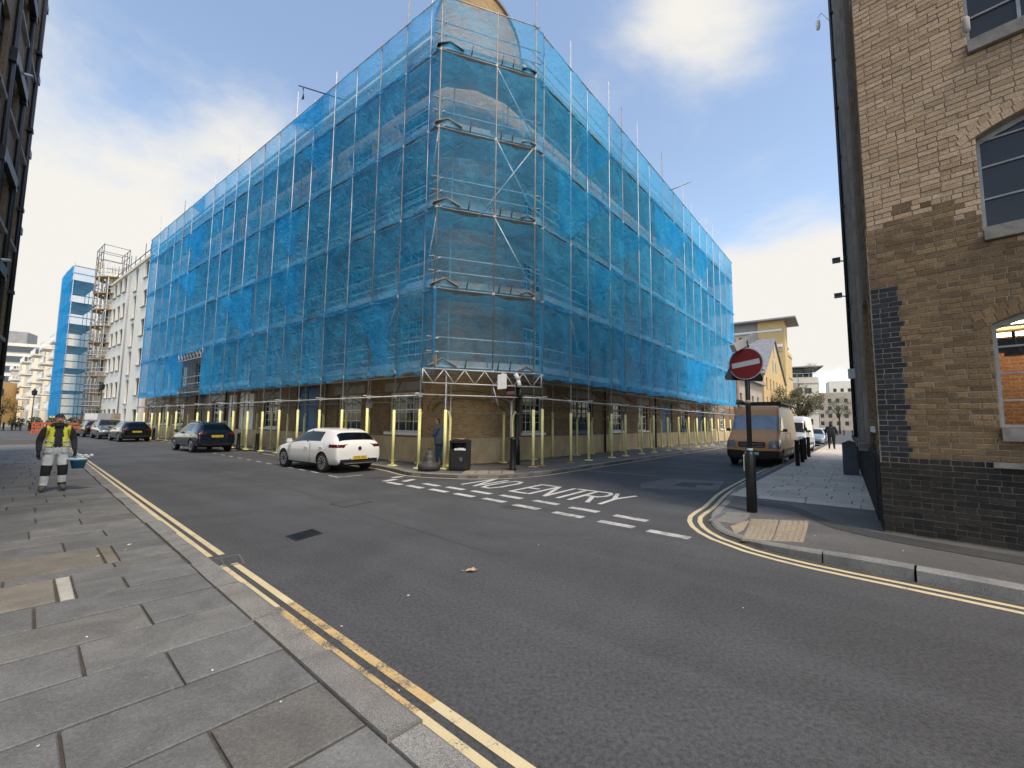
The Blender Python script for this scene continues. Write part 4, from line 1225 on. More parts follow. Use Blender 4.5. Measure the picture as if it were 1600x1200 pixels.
mb.face([FF(WT0, o_, prev), FF(WT1, o_, prev), FF(WT1, o_, ZR), FF(WT0, o_, ZR)], 1)
brickmat('tan_brick', (.58, .42, .27), (.48, .33, .2), (.36, .27, .18), soot=.1); brickmat('brown_brick', (.20, .138, .08), (.145, .096, .055), (.3, .25, .19), soot=.15); brickmat('black_brick', (.032, .03, .029), (.048, .042, .037), (.14, .12, .1), soot=.1)
obj('front_wall', mb, [M['mortar_pale'], M['mortar_dark'], M['tan_brick'], M['brown_brick'], M['black_brick']], rb, recalc=False)
mb = MB(); mb.face([FF(0, -.31, 0), FF(12, -.31, 0), FF(12, -.31, ZR), FF(0, -.31, ZR)]); 
# bricks: an object each for those that show largest, the rest one mesh
import heapq
camp = Vector((0, 0, 1.72))
bricks = []
H = .0785
def brick_at(F, t0, t1, z0, z1, mat, o0=-.05, o1=0.0):
    j = lambda s: random.uniform(-s, s)
    g = .0055; oo = o1 + random.uniform(-.004, .005)
    a, b, c, d = t0 + g + j(.002), t1 - g + j(.002), z0 + g + j(.0015), z1 - g + j(.0015)
    e = .004; tw = j(.002)
    v = [F(a, o0, c), F(b, o0, c), F(b, o0, d), F(a, o0, d), F(a, oo - e, c), F(b, oo - e + tw, c), F(b, oo - e + tw, d), F(a, oo - e, d), F(a + e, oo, c + e), F(b - e, oo + tw, c + e), F(b - e, oo + tw, d - e), F(a + e, oo, d - e)]
    m = MB(); m.v = v
    for i in range(4):
        k = (i + 1) % 4; m.f += [(i, k, 4 + k, 4 + i), (4 + i, 4 + k, 8 + k, 8 + i)]
    m.f.append((8, 9, 10, 11)); m.m = [0] * 9; m.s = [False] * 9
    ctr = F((t0 + t1) / 2, 0, (z0 + z1) / 2); dv = ctr - camp
    area = (t1 - t0) * (z1 - z0) * abs(F.n.dot(dv.normalized())) / dv.length_squared
    if ctr.x > 1.17 * ctr.y or dv.z > .97 * dv.y: area = 0.0
    bricks.append((area, mat, m))
dark_line = lambda t: 4.92 + .18 * math.sin(t * 3.1) * .5 - .38 * min(max(0, t - .3), 1.1)
z = .17; row = 0
while z < 10.9:
    z1 = z + H; zm = (z + z1) / 2
    L = .218 if True else 0
    header = row % 2
    t = -.13 - (0 if row % 2 else .10)
    while t < 5.2:
        w = (.108 if (header and row % 4 == 1) else .218) if zm < 5.2 else random.choice((.218, .218, .108, .218))
        a, b = t, t + w; t = b
        b = min(b, 5.2)
        a = max(a, -.14 if zm < 1.2 else -.118)
        if b - a < .03: continue
        spans = [(a, b)]
        for zs, sp in RW:
            if zs - .17 < zm < sp: spans = [(x0, min(x1, WT0)) for x0, x1 in spans if x0 < WT0 - .03] + [(max(x0, WT1), x1) for x0, x1 in spans if x1 > WT1 + .03]
            elif sp <= zm < sp + RISE + .3:
                ns = []
                for x0, x1 in spans:
                    top = max(arch_z(max(x0, WT0), sp, .22), arch_z(max(x1, WT0), sp, .22)) if x1 > WT0 - .17 else 0
                    if z >= top - .01 or x1 <= WT0 - .17 or x0 >= WT1 + .17: ns.append((x0, x1)); continue
                    q = x0; keep = None
                    while q < x1 - .001:
                        e_ = min(q + .03, x1); tp = arch_z(min(max(q, WT0 - .16), WT1 + .16), sp, .21) if WT0 - .17 < e_ and q < WT1 + .17 else 0
                        if z >= tp - .03: keep = (keep[0] if keep else q, e_)
                        elif keep: ns.append(keep); keep = None
                        q = e_
                    if keep: ns.append(keep)
                spans = ns
        for x0, x1 in spans:
            if x1 - x0 < .03: continue
            if zm < 1.25: mat = 'brick_black'
            elif zm < 3.86 and x0 < (.17 if row % 2 else .05): mat = 'brick_slate'
            elif zm < dark_line(x0) + random.gauss(0, .11): mat = 'brick_brown'
            else: mat = 'brick_tan'
            if mat == 'brick_slate' and x1 > .30: brick_at(FF, x0, .25, z, z1, mat); brick_at(FF, .25, x1, z, z1, 'brick_brown'); continue
            brick_at(FF, x0, x1, z, z1, mat, o1=.012 if zm < 1.22 else 0.0)
    z = z1; row += 1
# voussoirs
for zs, sp in RW[:4]:
    mat = 'brick_tan' if sp > 5 else 'brick_brown'
    for ring in range(2):
        n = 22
        for i in range(n):
            a = WT0 - .16 + (WT1 - WT0 + .32) * i / n; b = WT0 - .16 + (WT1 - WT0 + .32) * (i + 1) / n
            za, zb = arch_z(a, sp, .005 + ring * .11), arch_z(b, sp, .005 + ring * .11); e = .004
            m = MB(); sl = (a - (WT0 + WT1) / 2) * .10
            m.hexa([FF(a + e, -.05, za), FF(b - e, -.05, zb), FF(b - e + sl * .3, -.05, zb + .10), FF(a + e + sl * .3, -.05, za + .10), FF(a + e, .004, za), FF(b - e, .004, zb), FF(b - e + sl * .3, .004, zb + .10), FF(a + e + sl * .3, .004, za + .10)])
            bricks.append((.0, mat, m))
# return of the corner along the side wall
z = .17; row = 0
while z < 9:
    z1 = z + H; t = .03 if row % 2 else -.05
    while t < .95:
        w = .218; a, b = max(t, .03), min(t + w, .95); t += w
        if b - a > .03: brick_at(FS, a, b, z, z1, 'brick_black' if z < 1.2 else 'brick_slate' if z < 3.86 and a < .2 else 'brick_brown', o1=.14 if z < 1.2 else .12, o0=.04)
    z = z1; row += 1
bricks.sort(key=lambda b: -b[0])
for ar, mat, m in bricks[:298]: obj('brick', m, M[mat], rb, recalc=False)
for mat in ('brick_tan', 'brick_brown', 'brick_black', 'brick_slate'):
    m = MB()
    for ar, mt, q in bricks[298:]:
        if mt == mat: merge(m, q)
    if m.v: tag(obj('brick_field', m, M[mat], rb, recalc=False), kind='stuff')
# steel windows of the front wall
for k, (zs, sp) in enumerate(RW[:4]):
    fr = MB(); fi = -.17
    mid = (WT0 + WT1) / 2; nx = 4 if k else 5; cols = [WT0 + (WT1 - WT0) * i / nx for i in range(nx + 1)]
    T = FF
    fr.box(WT0, WT0 + .035, fi - .05, fi, zs, sp + .02, T); fr.box(WT1 - .035, WT1, fi - .05, fi, zs, sp + .02, T); fr.box(WT0 + .035, WT1 - .035, fi - .05, fi, zs, zs + .035, T)
    for c in cols[1:-1]: fr.box(c - .018, c + .018, fi - .05, fi + .004, zs + .035, arch_z(c, sp) - .002, T)
    nz = 3 if k else 4
    for i in range(1, nz + 1):
        zz_ = zs + (sp + .06 - zs) * i / nz
        if i == nz: zz_ = sp - .02
        fr.box(WT0 + .035, WT1 - .035, fi - .046, fi + .001, zz_ - .012, zz_ + .012, T)
    for i in range(NSEG):
        a = WT0 + (WT1 - WT0) * i / NSEG; b = WT0 + (WT1 - WT0) * (i + 1) / NSEG
        za, zb = arch_z(a, sp) - .001, arch_z(b, sp) - .001
        fr.hexa([FF(a, fi - .05, za - .07), FF(b, fi - .05, zb - .07), FF(b, fi + .001, zb - .07), FF(a, fi + .001, za - .07), FF(a, fi - .05, za), FF(b, fi - .05, zb), FF(b, fi + .001, zb), FF(a, fi + .001, za)])
    if k: 
        c0, c1 = cols[1], cols[2]
        for a, b, c, d in ((c0 + .03, c1 - .03, zs + .47, zs + .50), (c0 + .03, c1 - .03, zs + .86, zs + .89), (c0 + .02, c0 + .055, zs + .47, zs + .89), (c1 - .055, c1 - .02, zs + .47, zs + .89)): fr.box(a, b, fi, fi + .035, c, d, T)
    w = obj('window', fr, M['grey_frame'], rb)
    for c in range(nx):
        for i in range(nz):
            za = zs + .03 + (sp - .03 - zs) * i / nz; zb = zs + .03 + (sp - .03 - zs) * (i + 1) / nz if i < nz - 1 else sp + RISE * .6
            p = MB(); p.box(cols[c] + .015, cols[c + 1] - .015, fi - .032, fi - .028, za, zb, T); link('pane', p.mesh('pane', M['pane_clear' if k == 0 else 'pane_sky']), w, False)
    s = MB(); s.box(WT0 + .002, WT1 - .002, -.28, .075, zs - .18, zs - .003, T); link('window_sill', s.mesh('window_sill', M['sill_stone']), w, False)
    if k:
        rm = MB(); rm.box(WT0 - .3, WT1 + .3, -1.6, -1.4, zs - .3, sp + .6, T); link('blind', rm.mesh('blind', M['black_plastic']), w, False)
# lit room behind the lowest window
rmw = MB()
rmw.box(.6, 6, -4.2, -4.1, .2, 3.9, FF); rmw.box(.6, .7, -4.1, -.4, .2, 3.9, FF); rmw.box(5.9, 6, -4.1, -.4, .2, 3.9, FF)
pbr('room_orange', (.42, .15, .075), (.30, .10, .05), 1.2, .8); pbr('room_cream', (.6, .5, .36), None, 2, .8)
room = obj('room', rmw, M['red_brick'], rb)
c_ = MB(); c_.box(.6, 6, -4.2, -.35, 3.55, 3.65, FF); link('ceiling', c_.mesh('ceiling', M['room_cream']), room, False)
c_ = MB(); c_.box(.6, 6, -4.2, -.35, .3, .4, FF); link('room_floor', c_.mesh('room_floor', M['board_wood']), room, False)
c_ = MB(); c_.box(.6, 6, -1.3, -1.1, 2.86, 3.05, FF); link('steel_beam', c_.mesh('steel_beam', M['black_plastic']), room, False)
emit('tube_light', (1.0, .70, .36), 14)
for a in (1.1, 2.2, 3.3):
    c_ = MB(); c_.box(a, a + .9, -2.2, -2.1, 3.4, 3.46, FF); link('strip_light', c_.mesh('strip_light', M['tube_light']), room, False)
    c_ = MB(); c_.box(a, a + .9, -3.4, -3.3, 3.4, 3.46, FF); link('strip_light', c_.mesh('strip_light', M['tube_light']), room, False)
c_ = MB(); c_.lathe([(.02, .3), (.02, .08), (.10, .0), (.11, -.05)], 10, FF(1.32, -.75, 2.80)); link('pendant_lamp', c_.mesh('pendant_lamp', M['black_iron']), room, False)
# plinth ledge, side wall: plinth, pilasters, recessed windows
mb = MB(); mb.box(1.02, 3.2, .0, .06, 1.20, 1.27, FF); obj('plinth_ledge', mb, M['sill_stone'], rb)
SEND = 16.6
sops = []
bays = [(1.35, 3.2), (4.0, 5.9), (6.7, 8.6), (9.4, 11.3), (12.1, 14.0)]
for a, b in bays:
    for zs, sp in RW: sops.append((a, b, zs - .2, sp + .2))
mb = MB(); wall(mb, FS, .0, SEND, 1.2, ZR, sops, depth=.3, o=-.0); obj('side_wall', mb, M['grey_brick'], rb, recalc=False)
mb = MB()
for i in range(16):
    z0 = .1 + i * .0735; mb.box(.95, SEND, -.1, .15, z0 + .005, z0 + .0685, FS)
mb.box(.95, SEND, -.1, .135, .1, 1.27, FS); obj('side_plinth', mb, M['brick_black'], rb)
for a in (.0, 3.3, 6.0, 8.7, 11.4, 14.1):
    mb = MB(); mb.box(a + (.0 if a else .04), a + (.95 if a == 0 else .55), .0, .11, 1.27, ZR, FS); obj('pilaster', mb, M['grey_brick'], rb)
    if a:
        mb = MB(); mb.box(a - .06, a + .62, .10, .30, 1.20, 1.36, FS); obj('pilaster_base', mb, M['sill_stone'], rb)
        mb = MB(); mb.box(a + .52, a + .60, .0, .17, 1.37, ZR - .5, FS); obj('corner_bead', mb, M['lintel_stone'], rb)
mb = MB(); mb.box(.93, 1.02, .1, .175, 3.92, ZR, FS); obj('corner_strip', mb, M['strip_grey'], rb)
for a, b in bays:
    for zs, sp in RW[:5]:
        w = window(rb, FS, a, b, zs - .0, sp + .15, .22, 3, 3, 'grey_frame', 'pane', sash=False, sill='white_paint' if zs < 2 else 'sill_stone', sd=.10, split=False)
mb = MB(); mb.box(SEND - .001, SEND + .2, -10, -.003, .1, ZR, FS); mb.box(12.0, 12.2, -8, -.003, .1, ZR, FF); obj('end_wall', mb, M['stock_brick_dark'], rb)
mb = MB(); mb.prism([tuple(FF(0, -.05)[:2]), tuple(FF(12, -.05)[:2]), tuple((FF(12, -10))[:2]), tuple(FS(SEND, -10)[:2]), tuple(FS(SEND, -.05)[:2])], ZR - .6, ZR - .1); obj('roof', mb, M['lead_roof'], rb)
for t in (11.35,):
    mb = MB(); mb.tube(FS(t, .22, .15), FS(t, .22, ZR - 1), .055, 8)
    for z in range(2, 22, 2): mb.box(t - .08, t + .08, .0, .24, z, z + .05, FS)
    obj('drainpipe', mb, M['pipe_black'], rb)
for t, z in ((15.6, 9.2), (16.2, 7.7)):
    r = MB(); r.tube(FS(t, .1, z), FS(t, .45, z + .1), .03, 6); r.box(t - .25, t + .15, .32, .62, z + .03, z + .18, FS); r.box(t - .12, t + .12, .11, .2, z - .15, z + .2, FS)
    obj('floodlight', r, M['cabinet_grey'], rb)
for t, z in ((10.6, 3.4),):
    r = MB(); r.box(t - .1, t + .1, .12, .34, z, z + .34, FS); obj('white_box', r, M['white_paint'], rb)
r = MB(); r.tube(FS(15.9, .1, 21.2), FS(15.9, .5, 22.0), .018, 6); r.tube(FS(15.9, .5, 22.0), FS(15.9, .65, 21.8), .018, 6)
r.lathe([(.03, .5), (.09, .44), (.10, .2), (.07, .0)], 10, FS(15.9, .65, 21.2)); obj('bracket_lamp', r, M['white_paint'], rb)
for k, (t, z) in enumerate(((-.02, 7.75),)):
    r = MB(); r.lathe([(.01, 0), (.035, .02), (.04, .06), (.04, .22), (.02, .25)], 10, FF(1.13, -.02, 7.36)); obj('window_alarm', r, M['lintel_stone'], rb)

# ------------------------------------------------------------------ left warehouse beside the near pavement
random.seed(9)
lb = thing('brick_warehouse', 'dark brick warehouse with black drainpipes and tall windows at the left edge', 'building', FB(18, -2))
ZB = 18.0
lo = []
LBW = [6, 10.5, 14.2, 16.6, 19.0, 21.2]
for s in LBW:
    for z in (1.2, 4.4, 7.6, 10.8, 14.0): lo.append((s, s + 1.5, z, z + 2.2))
mb = MB(); wall(mb, FB, 4.0, 23.0, 0, ZB, lo, depth=.28); obj('street_wall', mb, M['grey_brick'], lb, recalc=False)
mb = MB(); mb.box(22.98, 23.2, -14, -.003, 0, ZB, FB); mb.box(3.8, 4.02, -14, -.003, 0, ZB, FB); mb.box(4, 23, -14.2, -14, 0, ZB, FB); mb.box(4, 23, -14, -.02, ZB - .4, ZB - .1, FB)
obj('end_wall', mb, M['stock_brick_dark'], lb)
for s in LBW:
    for z in (1.2, 4.4, 7.6, 10.8, 14.0):
        if s < 5: continue
        window(lb, FB, s, s + 1.5, z, z + 2.2, .1, 3, 4, 'blue_paint' if False else 'black_iron', 'pane_sky', sash=False, sill='lintel_stone', sd=.1)
for s in (15.9, 18.5, 20.85, 22.75):
    m = MB(); m.tube(FB(s, .08, .1), FB(s, .08, ZB - .5), .065, 8)
    for z in range(3, 23, 3): m.box(s - .12, s + .12, .0, .16, z, z + .12, FB)
    obj('drainpipe', m, M['pipe_black'], lb)
for z in (3.2, 6.2, 9.2, 12.2, 15.2, 18.2):
    m = MB()
    for s in (21.0, 22.85): 
        pass
    m.box(18.4, 20.9, .02, .16, z - .1, z + .22, FB); obj('iron_lintel', m, M['black_iron'], lb)
# iron frame carried off the end of the wall
m = MB()
m.tube(FB(23.3, -.02, 2.4), FB(23.3, -.02, ZB), .06, 8); m.tube(FB(23.85, -.1, 2.4), FB(23.85, -.1, ZB - 3), .05, 8)
z = 2.6
while z < 21:
    m.tube(FB(23.3, -.02, z), FB(23.85, -.1, z), .02, 6)
    if abs((z - 2.6) % 3.0) < .4: m.box(23.2, 23.95, -.16, .06, z - .12, z + .12, FB)
    z += .75
obj('iron_frame', m, M['pipe_black'], lb)
for z in (6.4, 12.4):
    m = MB(); m.tube(FB(19.7, .0, z), FB(19.7, .35, z + .05), .05, 8); obj('bracket_arm', m, M['galvanised'], lb)
# ------------------------------------------------------------------ buildings further along both streets
random.seed(13)
def block(name, F, t0, t1, z1, depth, mat, label, ops, cat='building', z0=0.0, roof='lead_roof', dp=.25, body='wall'):
    r = thing(name, label, cat, F((t0 + t1) / 2, -depth / 2, z0))
    m = MB(); wall(m, F, t0, t1, z0, z1, ops, depth=dp)
    for a in (t0, t1): m.face([F(a, 0, z0), F(a, -depth, z0), F(a, -depth, z1), F(a, 0, z1)])
    m.face([F(t0, -depth, z0), F(t1, -depth, z0), F(t1, -depth, z1), F(t0, -depth, z1)])
    obj(body, m, M[mat], r, recalc=False)
    m = MB(); m.box(t0 + .01, t1 - .01, -depth + .01, -dp - .3, z1 - .5, z1 - .1, F); obj('roof', m, M[roof], r)
    return r
# white rendered flats on the left street
T0, T1 = 42.6, 60.5
ops = []; wins = []
for c in range(6):
    z0 = .75 + c * 3.04
    for t in (44.2, 53.0, 55.3, 57.6): wins.append((t, t + 1.35, z0 + .25, z0 + 1.95, 2, 2)) if not (c == 0 and t < 50) else wins.append((t, t + 1.6, .9, 2.6, 3, 2))
    wins.append((48.2, 49.3, z0 - .55 if c else .15, z0 + 1.95, 2, 3))
ops = [w[:4] for w in wins]
wb = block('white_flats', FL, T0, T1, 18.3, 12, 'white_render', 'white rendered flats with dark windows beside the scaffolded warehouse', ops)
for a, b, c, d, nx, nz in wins:
    w = window(wb, FL, a, b, c, d, .16, nx, nz, 'cabinet_grey', 'pane', sash=False, sill='concrete', sd=.12, split=False)
    if d - c > 2:
        m = MB()
        for z in (c + .1, c + 1.05): m.box(a, b, .02, .06, z - .02, z + .02, FL)
        for i in range(7): x = a + .03 + (b - a - .06) * i / 6; m.box(x - .012, x + .012, .025, .055, c + .12, c + 1.03, FL)
        link('balcony_rail', m.mesh('balcony_rail', M['black_iron']), w, False)
m = MB(); m.tube(FL(51.2, .1, .2), FL(51.2, .1, 17.6), .06, 6); obj('downpipe', m, M['concrete'], wb)
m = MB(); m.box(T0, T1, .002, .16, 18.0, 18.3, FL); obj('cornice', m, M['cream_render'], wb)
m = MB()
for z in (18.6, 19.1): m.tube(FL(T0, -.1, z), FL(T1, -.1, z), .04, 5)
for i in range(10): t = T0 + i * 1.95; m.tube(FL(t, -.1, 18.3), FL(t, -.1, 19.2 + (i % 3) * .5), .035, 5)
obj('roof_rail', m, M['cabinet_grey'], wb)
# bowed bay with an open scaffold round it
bay_c = FL(61.4, -1.2); 
bb = thing('bowed_block', 'cream bowed stair tower behind the bare scaffold tower', 'building', bay_c)
m = MB(); m.lathe([(1.7, 0), (1.7, 19.2), (1.8, 19.25), (1.8, 19.5)], 20, bay_c); obj('bow_wall', m, M['cream_render'], bb)
for j in range(6):
    for k in range(5):
        an = math.atan2(FL.n.y, FL.n.x) - 1.0 + .5 * k; u = Vector((math.cos(an), math.sin(an), 0)); v = Vector((-u.y, u.x, 0))
        m = MB(); m.box(-.25, .25, 1.67, 1.73, 1.4 + 3 * j, 3.1 + 3 * j, lambda x, y, z: bay_c + v * x + u * y + Vector((0, 0, z))); obj('window', m, M['pane'], bb)
ts = thing('scaffold_tower', 'bare tube scaffold tower with board platforms round the cream bow', 'scaffold', bay_c + FL.n * 3)
for ring, rr_ in ((0, 1.95), (1, 2.65)):
    for k in range(9):
        an = math.atan2(FL.n.y, FL.n.x) - 1.7 + 3.4 * k / 8; p = bay_c + Vector((math.cos(an), math.sin(an), 0)) * rr_
        obj('standard', MB().tube(up(p, 0), up(p, 20.2 + random.uniform(0, 1.6)), .04, 5), M['galvanised' if random.random() < .6 else 'board_wood'], ts)
for z in [2.6 + 2.05 * i for i in range(9)]:
    m = MB(); pi, po = [], []
    for k in range(9):
        an = math.atan2(FL.n.y, FL.n.x) - 1.7 + 3.4 * k / 8; u = Vector((math.cos(an), math.sin(an), 0)); pi.append(bay_c + u * 1.9); po.append(bay_c + u * 2.7)
    for k in range(8): m.hexa([up(pi[k], z), up(po[k], z), up(po[k + 1], z), up(pi[k + 1], z), up(pi[k], z + .09), up(po[k], z + .09), up(po[k + 1], z + .09), up(pi[k + 1], z + .09)])
    obj('deck', m, M['board_wood'], ts)
    for dz in (.55, 1.05):
        m = MB(); m.path([up(p, z + dz) for p in po], .035, 5); obj('ledger', m, M['galvanised'], ts)
    k = random.randrange(0, 7)
    for kk in (k, (k + 4) % 8): obj('brace', MB().tube(up(po[kk], z), up(po[kk + 1], z + 2.0), .03, 5), M['galvanised'], ts)
m = MB(); T = lambda x, y, z: bay_c + FL.d * x + FL.n * y + Vector((0, 0, z))
for x in (-2.0, -.7, .7, 2.0):
    for y in (0, 2.4): m.tube(T(x, y, 20), T(x, y, 23.0), .04, 5)
for z in (21, 22, 22.9):
    for y in (0, 2.4): m.tube(T(-2.0, y, z), T(2.0, y, z), .035, 5)
    for x in (-2.0, 2.0): m.tube(T(x, 0, z), T(x, 2.4, z), .035, 5)
obj('hoist_cage', m, M['cabinet_grey'], ts)
# blue netted tower
tw = thing('netted_scaffold_tower', 'tall narrow scaffold tower sheeted in pale blue netting far down the street', 'scaffold', FL(73, 1.2))
TA, TB, TO = 68.6, 77.5, 2.5
m = MB()
for t in (TA, 71.5, 74.5, TB):
    for o in (.1, TO): m.tube(FL(t, o, 0), FL(t, o, 22.3), .045, 5)
obj('standard', m, M['galvanised'], tw)
for i in range(21):
    z = 2.2 + i * .98; m = MB()
    m.tube(FL(TA, .1, z), FL(TA, TO, z), .06, 5); m.tube(FL(TA, TO, z), FL(TB, TO, z), .06, 5)
    if i % 3 == 0: m.box(TA, TB, .1, TO, z - .1, z - .03, FL)
    obj('ledger', m, M['cabinet_grey'], tw)
m = MB(); m.grid(net(lambda u, v: (FL(TA - .05, TO * u, 1.9 + 19.9 * v), -FL.d), 4, 14, billow=.1)); obj('debris_net', m, M['net_blue'], tw, recalc=False)
for q in range(2):
    m = MB(); m.grid(net(lambda u, v: (FL(TA + (TB - TA) * u, TO + .05 + q * .1, 1.9 + 19.9 * v), FL.n), 4, 14, billow=.16)); obj('debris_net', m, M['net_blue'], tw, recalc=False)
# cream balcony flats behind it
T0, T1 = 79, 190
ops = []
bf = block('balcony_flats', FL, T0, T1, 15.5, 14, 'cream_render', 'long cream flats stacked with white balconies far down the left street', [], dp=.3)
for i, t in enumerate((86, 97, 110, 128, 152)):
    wd = 4.5 + i * .9
    for j in range(5):
        z = 3.0 + j * 2.65
        m = MB(); m.box(t, t + wd, .0, 2.0, z - .12, z + .06, FL); b = obj('balcony', m, M['white_render'], bf)
        m = MB()
        for zz_ in (.15, 1.1): m.box(t, t + wd, 1.94, 2.0, z + zz_ - .04, z + zz_ + .04, FL)
        for k in range(9): x = t + wd * k / 8; m.box(x - .05, x + .05, 1.94, 2.0, z + .06, z + 1.1, FL)
        for k in range(4): y = .3 + 1.6 * k / 3; m.box(t - .03, t + .03, y - .04, y + .04, z + .06, z + 1.1, FL)
        m.box(t - .03, t + .03, .1, 2.0, z + 1.06, z + 1.14, FL)
        link('balcony_rail', m.mesh('balcony_rail', M['white_paint']), b, False)
        m = MB(); m.box(t + .5, t + wd - .5, .01, .05, z + .1, z + 2.1, FL); obj('balcony_door', m, M['pane'], bf)
for i, t in enumerate((84, 95, 108, 126, 150)): obj('wall_pier', MB().box(t, t + 1.2, .0, .6, 0, 15.2, FL), M['cream_render'], bf)
ft = frame((-168, 128), 60, 1)
if (Vector((0, 0, 0)) - ft.o).dot(ft.n) < 0: ft.n = -ft.n
mo = block('office_block', ft, -10, 60, 25, 15, 'office_clad', 'distant low office block with long grey window bands', [])
for j in range(7):
    m = MB(); m.box(-9, 59, .02, .3, 3 + j * 3.2, 4.8 + j * 3.2, ft); obj('window_band', m, M['cabinet_grey'], mo)
for x0, x1 in ((6, 14), (22, 36)):
    m = MB(); m.box(x0, x1, -9, -2, 25, 29, ft); obj('plant_room', m, M['concrete'], mo)
ft2 = frame((-128, 96), 62, 1)
if (Vector((0, 0, 0)) - ft2.o).dot(ft2.n) < 0: ft2.n = -ft2.n
m = block('brick_flats', ft2, -8, 9, 10, 10, 'yellow_brick', 'small tan brick block with brown panels below the office block', [])
q = MB(); q.box(-1, 5, .02, .12, 0, 8, ft2); obj('brick_panel', q, M['red_brick'], m)
# ------------- right street: continuation of the row
st = block('stone_building', FR, 44.0, 60.5, 10.2, 10, 'pale_stone', 'pale stone building with dark cornice beyond the netting', [(46, 47.2, 3, 5.6), (49.5, 50.7, 3, 5.6), (53, 54.2, 3, 5.6), (56.5, 57.7, 3, 5.6)])
for z, mt in ((7.4, 'lintel_stone'), (9.7, 'lintel_stone')):
    m = MB(); m.box(43.9, 60.6, .002, .55, z, z + .4, FR); obj('cornice', m, M[mt], st)
for a in (46, 49.5, 53, 56.5):
    m = MB(); m.box(a, a + 1.2, -.22, -.18, 3, 5.6, FR); obj('window', m, M['pane'], st)
    m = MB(); m.lathe([(.6, 0), (.6, .3)], 14, FR(a + .6, .02, 5.7), axis='z'); 
m = MB(); m.box(42.72, 43.7, -1, .4, 0, 11.6, FR); s2 = thing('brick_pier', 'narrow orange brick pier at the end of the netting', 'wall', FR(43.2, 0)); obj('pier', m, M['red_brick'], s2)
# yellow gabled warehouse
gw = thing('gabled_warehouse', 'yellow brick warehouse with a steep gable and rows of small windows', 'building', FR(73, -2))
G0, G1, EV, PK = 62.0, 84.0, 9.3, 16.2
gops = []
for j, z in enumerate((1.2, 4.2, 7.2)):
    for i in range(6): gops.append((64.2 + i * 3.2, 65.2 + i * 3.2, z, z + 1.9))
m = MB(); wall(m, FR, G0, G1, 0, 9.3, gops, dp if False else .25)
pm = (G0 + G1) / 2
m.face([FR(G0, 0, EV), FR(G1, 0, EV), FR(pm, 0, PK)])
m.face([FR(G0, 0, 0), FR(G0, -14, 0), FR(G0, -14, EV), FR(G0, 0, EV)])
obj('gable_wall', m, M['yellow_brick'], gw, recalc=False)
for a, b in ((G0 - .3, pm), (G1 + .3, pm)):
    m = MB(); m.hexa([FR(a, .25, EV - .1), FR(b, .25, PK), FR(b, -14, PK), FR(a, -14, EV - .1), FR(a, .25, EV + .2), FR(b, .25, PK + .3), FR(b, -14, PK + .3), FR(a, -14, EV + .2)]); obj('roof', m, M['slate_roof'], gw)
for q in gops: 
    m = MB(); m.box(q[0], q[1], -.22, -.2, q[2], q[3], FR); obj('window', m, M['pane'], gw)
for a, z in ((70.8, 10.6), (73.6, 10.6), (72.2, 13.2)):
    m = MB(); m.box(a, a + .9, .004, .05, z, z + 1.8, FR); obj('window', m, M['pane'], gw)
# tall yellow flats behind
FT = frame((57.5, 90), -52.9, 1)
if (Vector((0, 0, 0)) - FT.o).dot(FT.n) < 0: FT.n = -FT.n
FT2 = frame((57.5, 90), 39.6, -1)
if (Vector((90, 60, 0)) - FT2.o).dot(FT2.n) < 0: FT2.n = -FT2.n
yt = thing('tall_flats', 'tall yellow brick flats with white top storeys and an overhanging roof', 'building', (57.5, 90, 0))
m = MB()
for F, t1 in ((FT, 34), (FT2, 14)): m.face([F(0, 0, 0), F(t1, 0, 0), F(t1, 0, 18.4), F(0, 0, 18.4)])
obj('wall', m, M['yellow_brick'], yt, recalc=False)
m = MB(); m.box(.0, 34, -13, .35, 18.4, 19.0, FT); m.box(.0, 34, -13, .25, 21.9, 22.3, FT); obj('balcony_band', m, M['white_paint'], yt)
m = MB(); m.box(1.2, 34, -12, -1.2, 19.0, 21.9, FT); obj('top_storey', m, M['cream_render'], yt)
for i in range(6):
    t = 6 + i * 4.2
    m = MB(); m.box(t, t + 2.4, -1.19, -1.1, 19.2, 21.4, FT); obj('window', m, M['pane_sky'], yt)
    m = MB(); m.box(t, t + 2.4, .003, .05, 15.4, 16.9, FT) if i in (1, 3, 4) else m.box(t, t + 1.6, .003, .05, 11.8, 13.2, FT); obj('window', m, M['pane_sky'], yt)
m = MB(); m.box(-.4, 4.5, -7, .06, 0, 24.2, FT); obj('brick_tower', m, M['yellow_brick'], yt)
m = MB(); m.box(-2.6, 13, -9, 1.6, 24.2, 24.5, FT); m.box(2, 12, -8, -.5, 22.3, 24.2, FT); obj('roof', m, M['concrete'], yt)
for z in (17.4, 12.4, 8.0):
    m = MB(); m.box(0, 34, .003, .12, z, z + .22, FT); m.box(0.3, 14, .003, .12, z, z + .22, FT2); obj('brick_band', m, M['pale_stone'], yt)
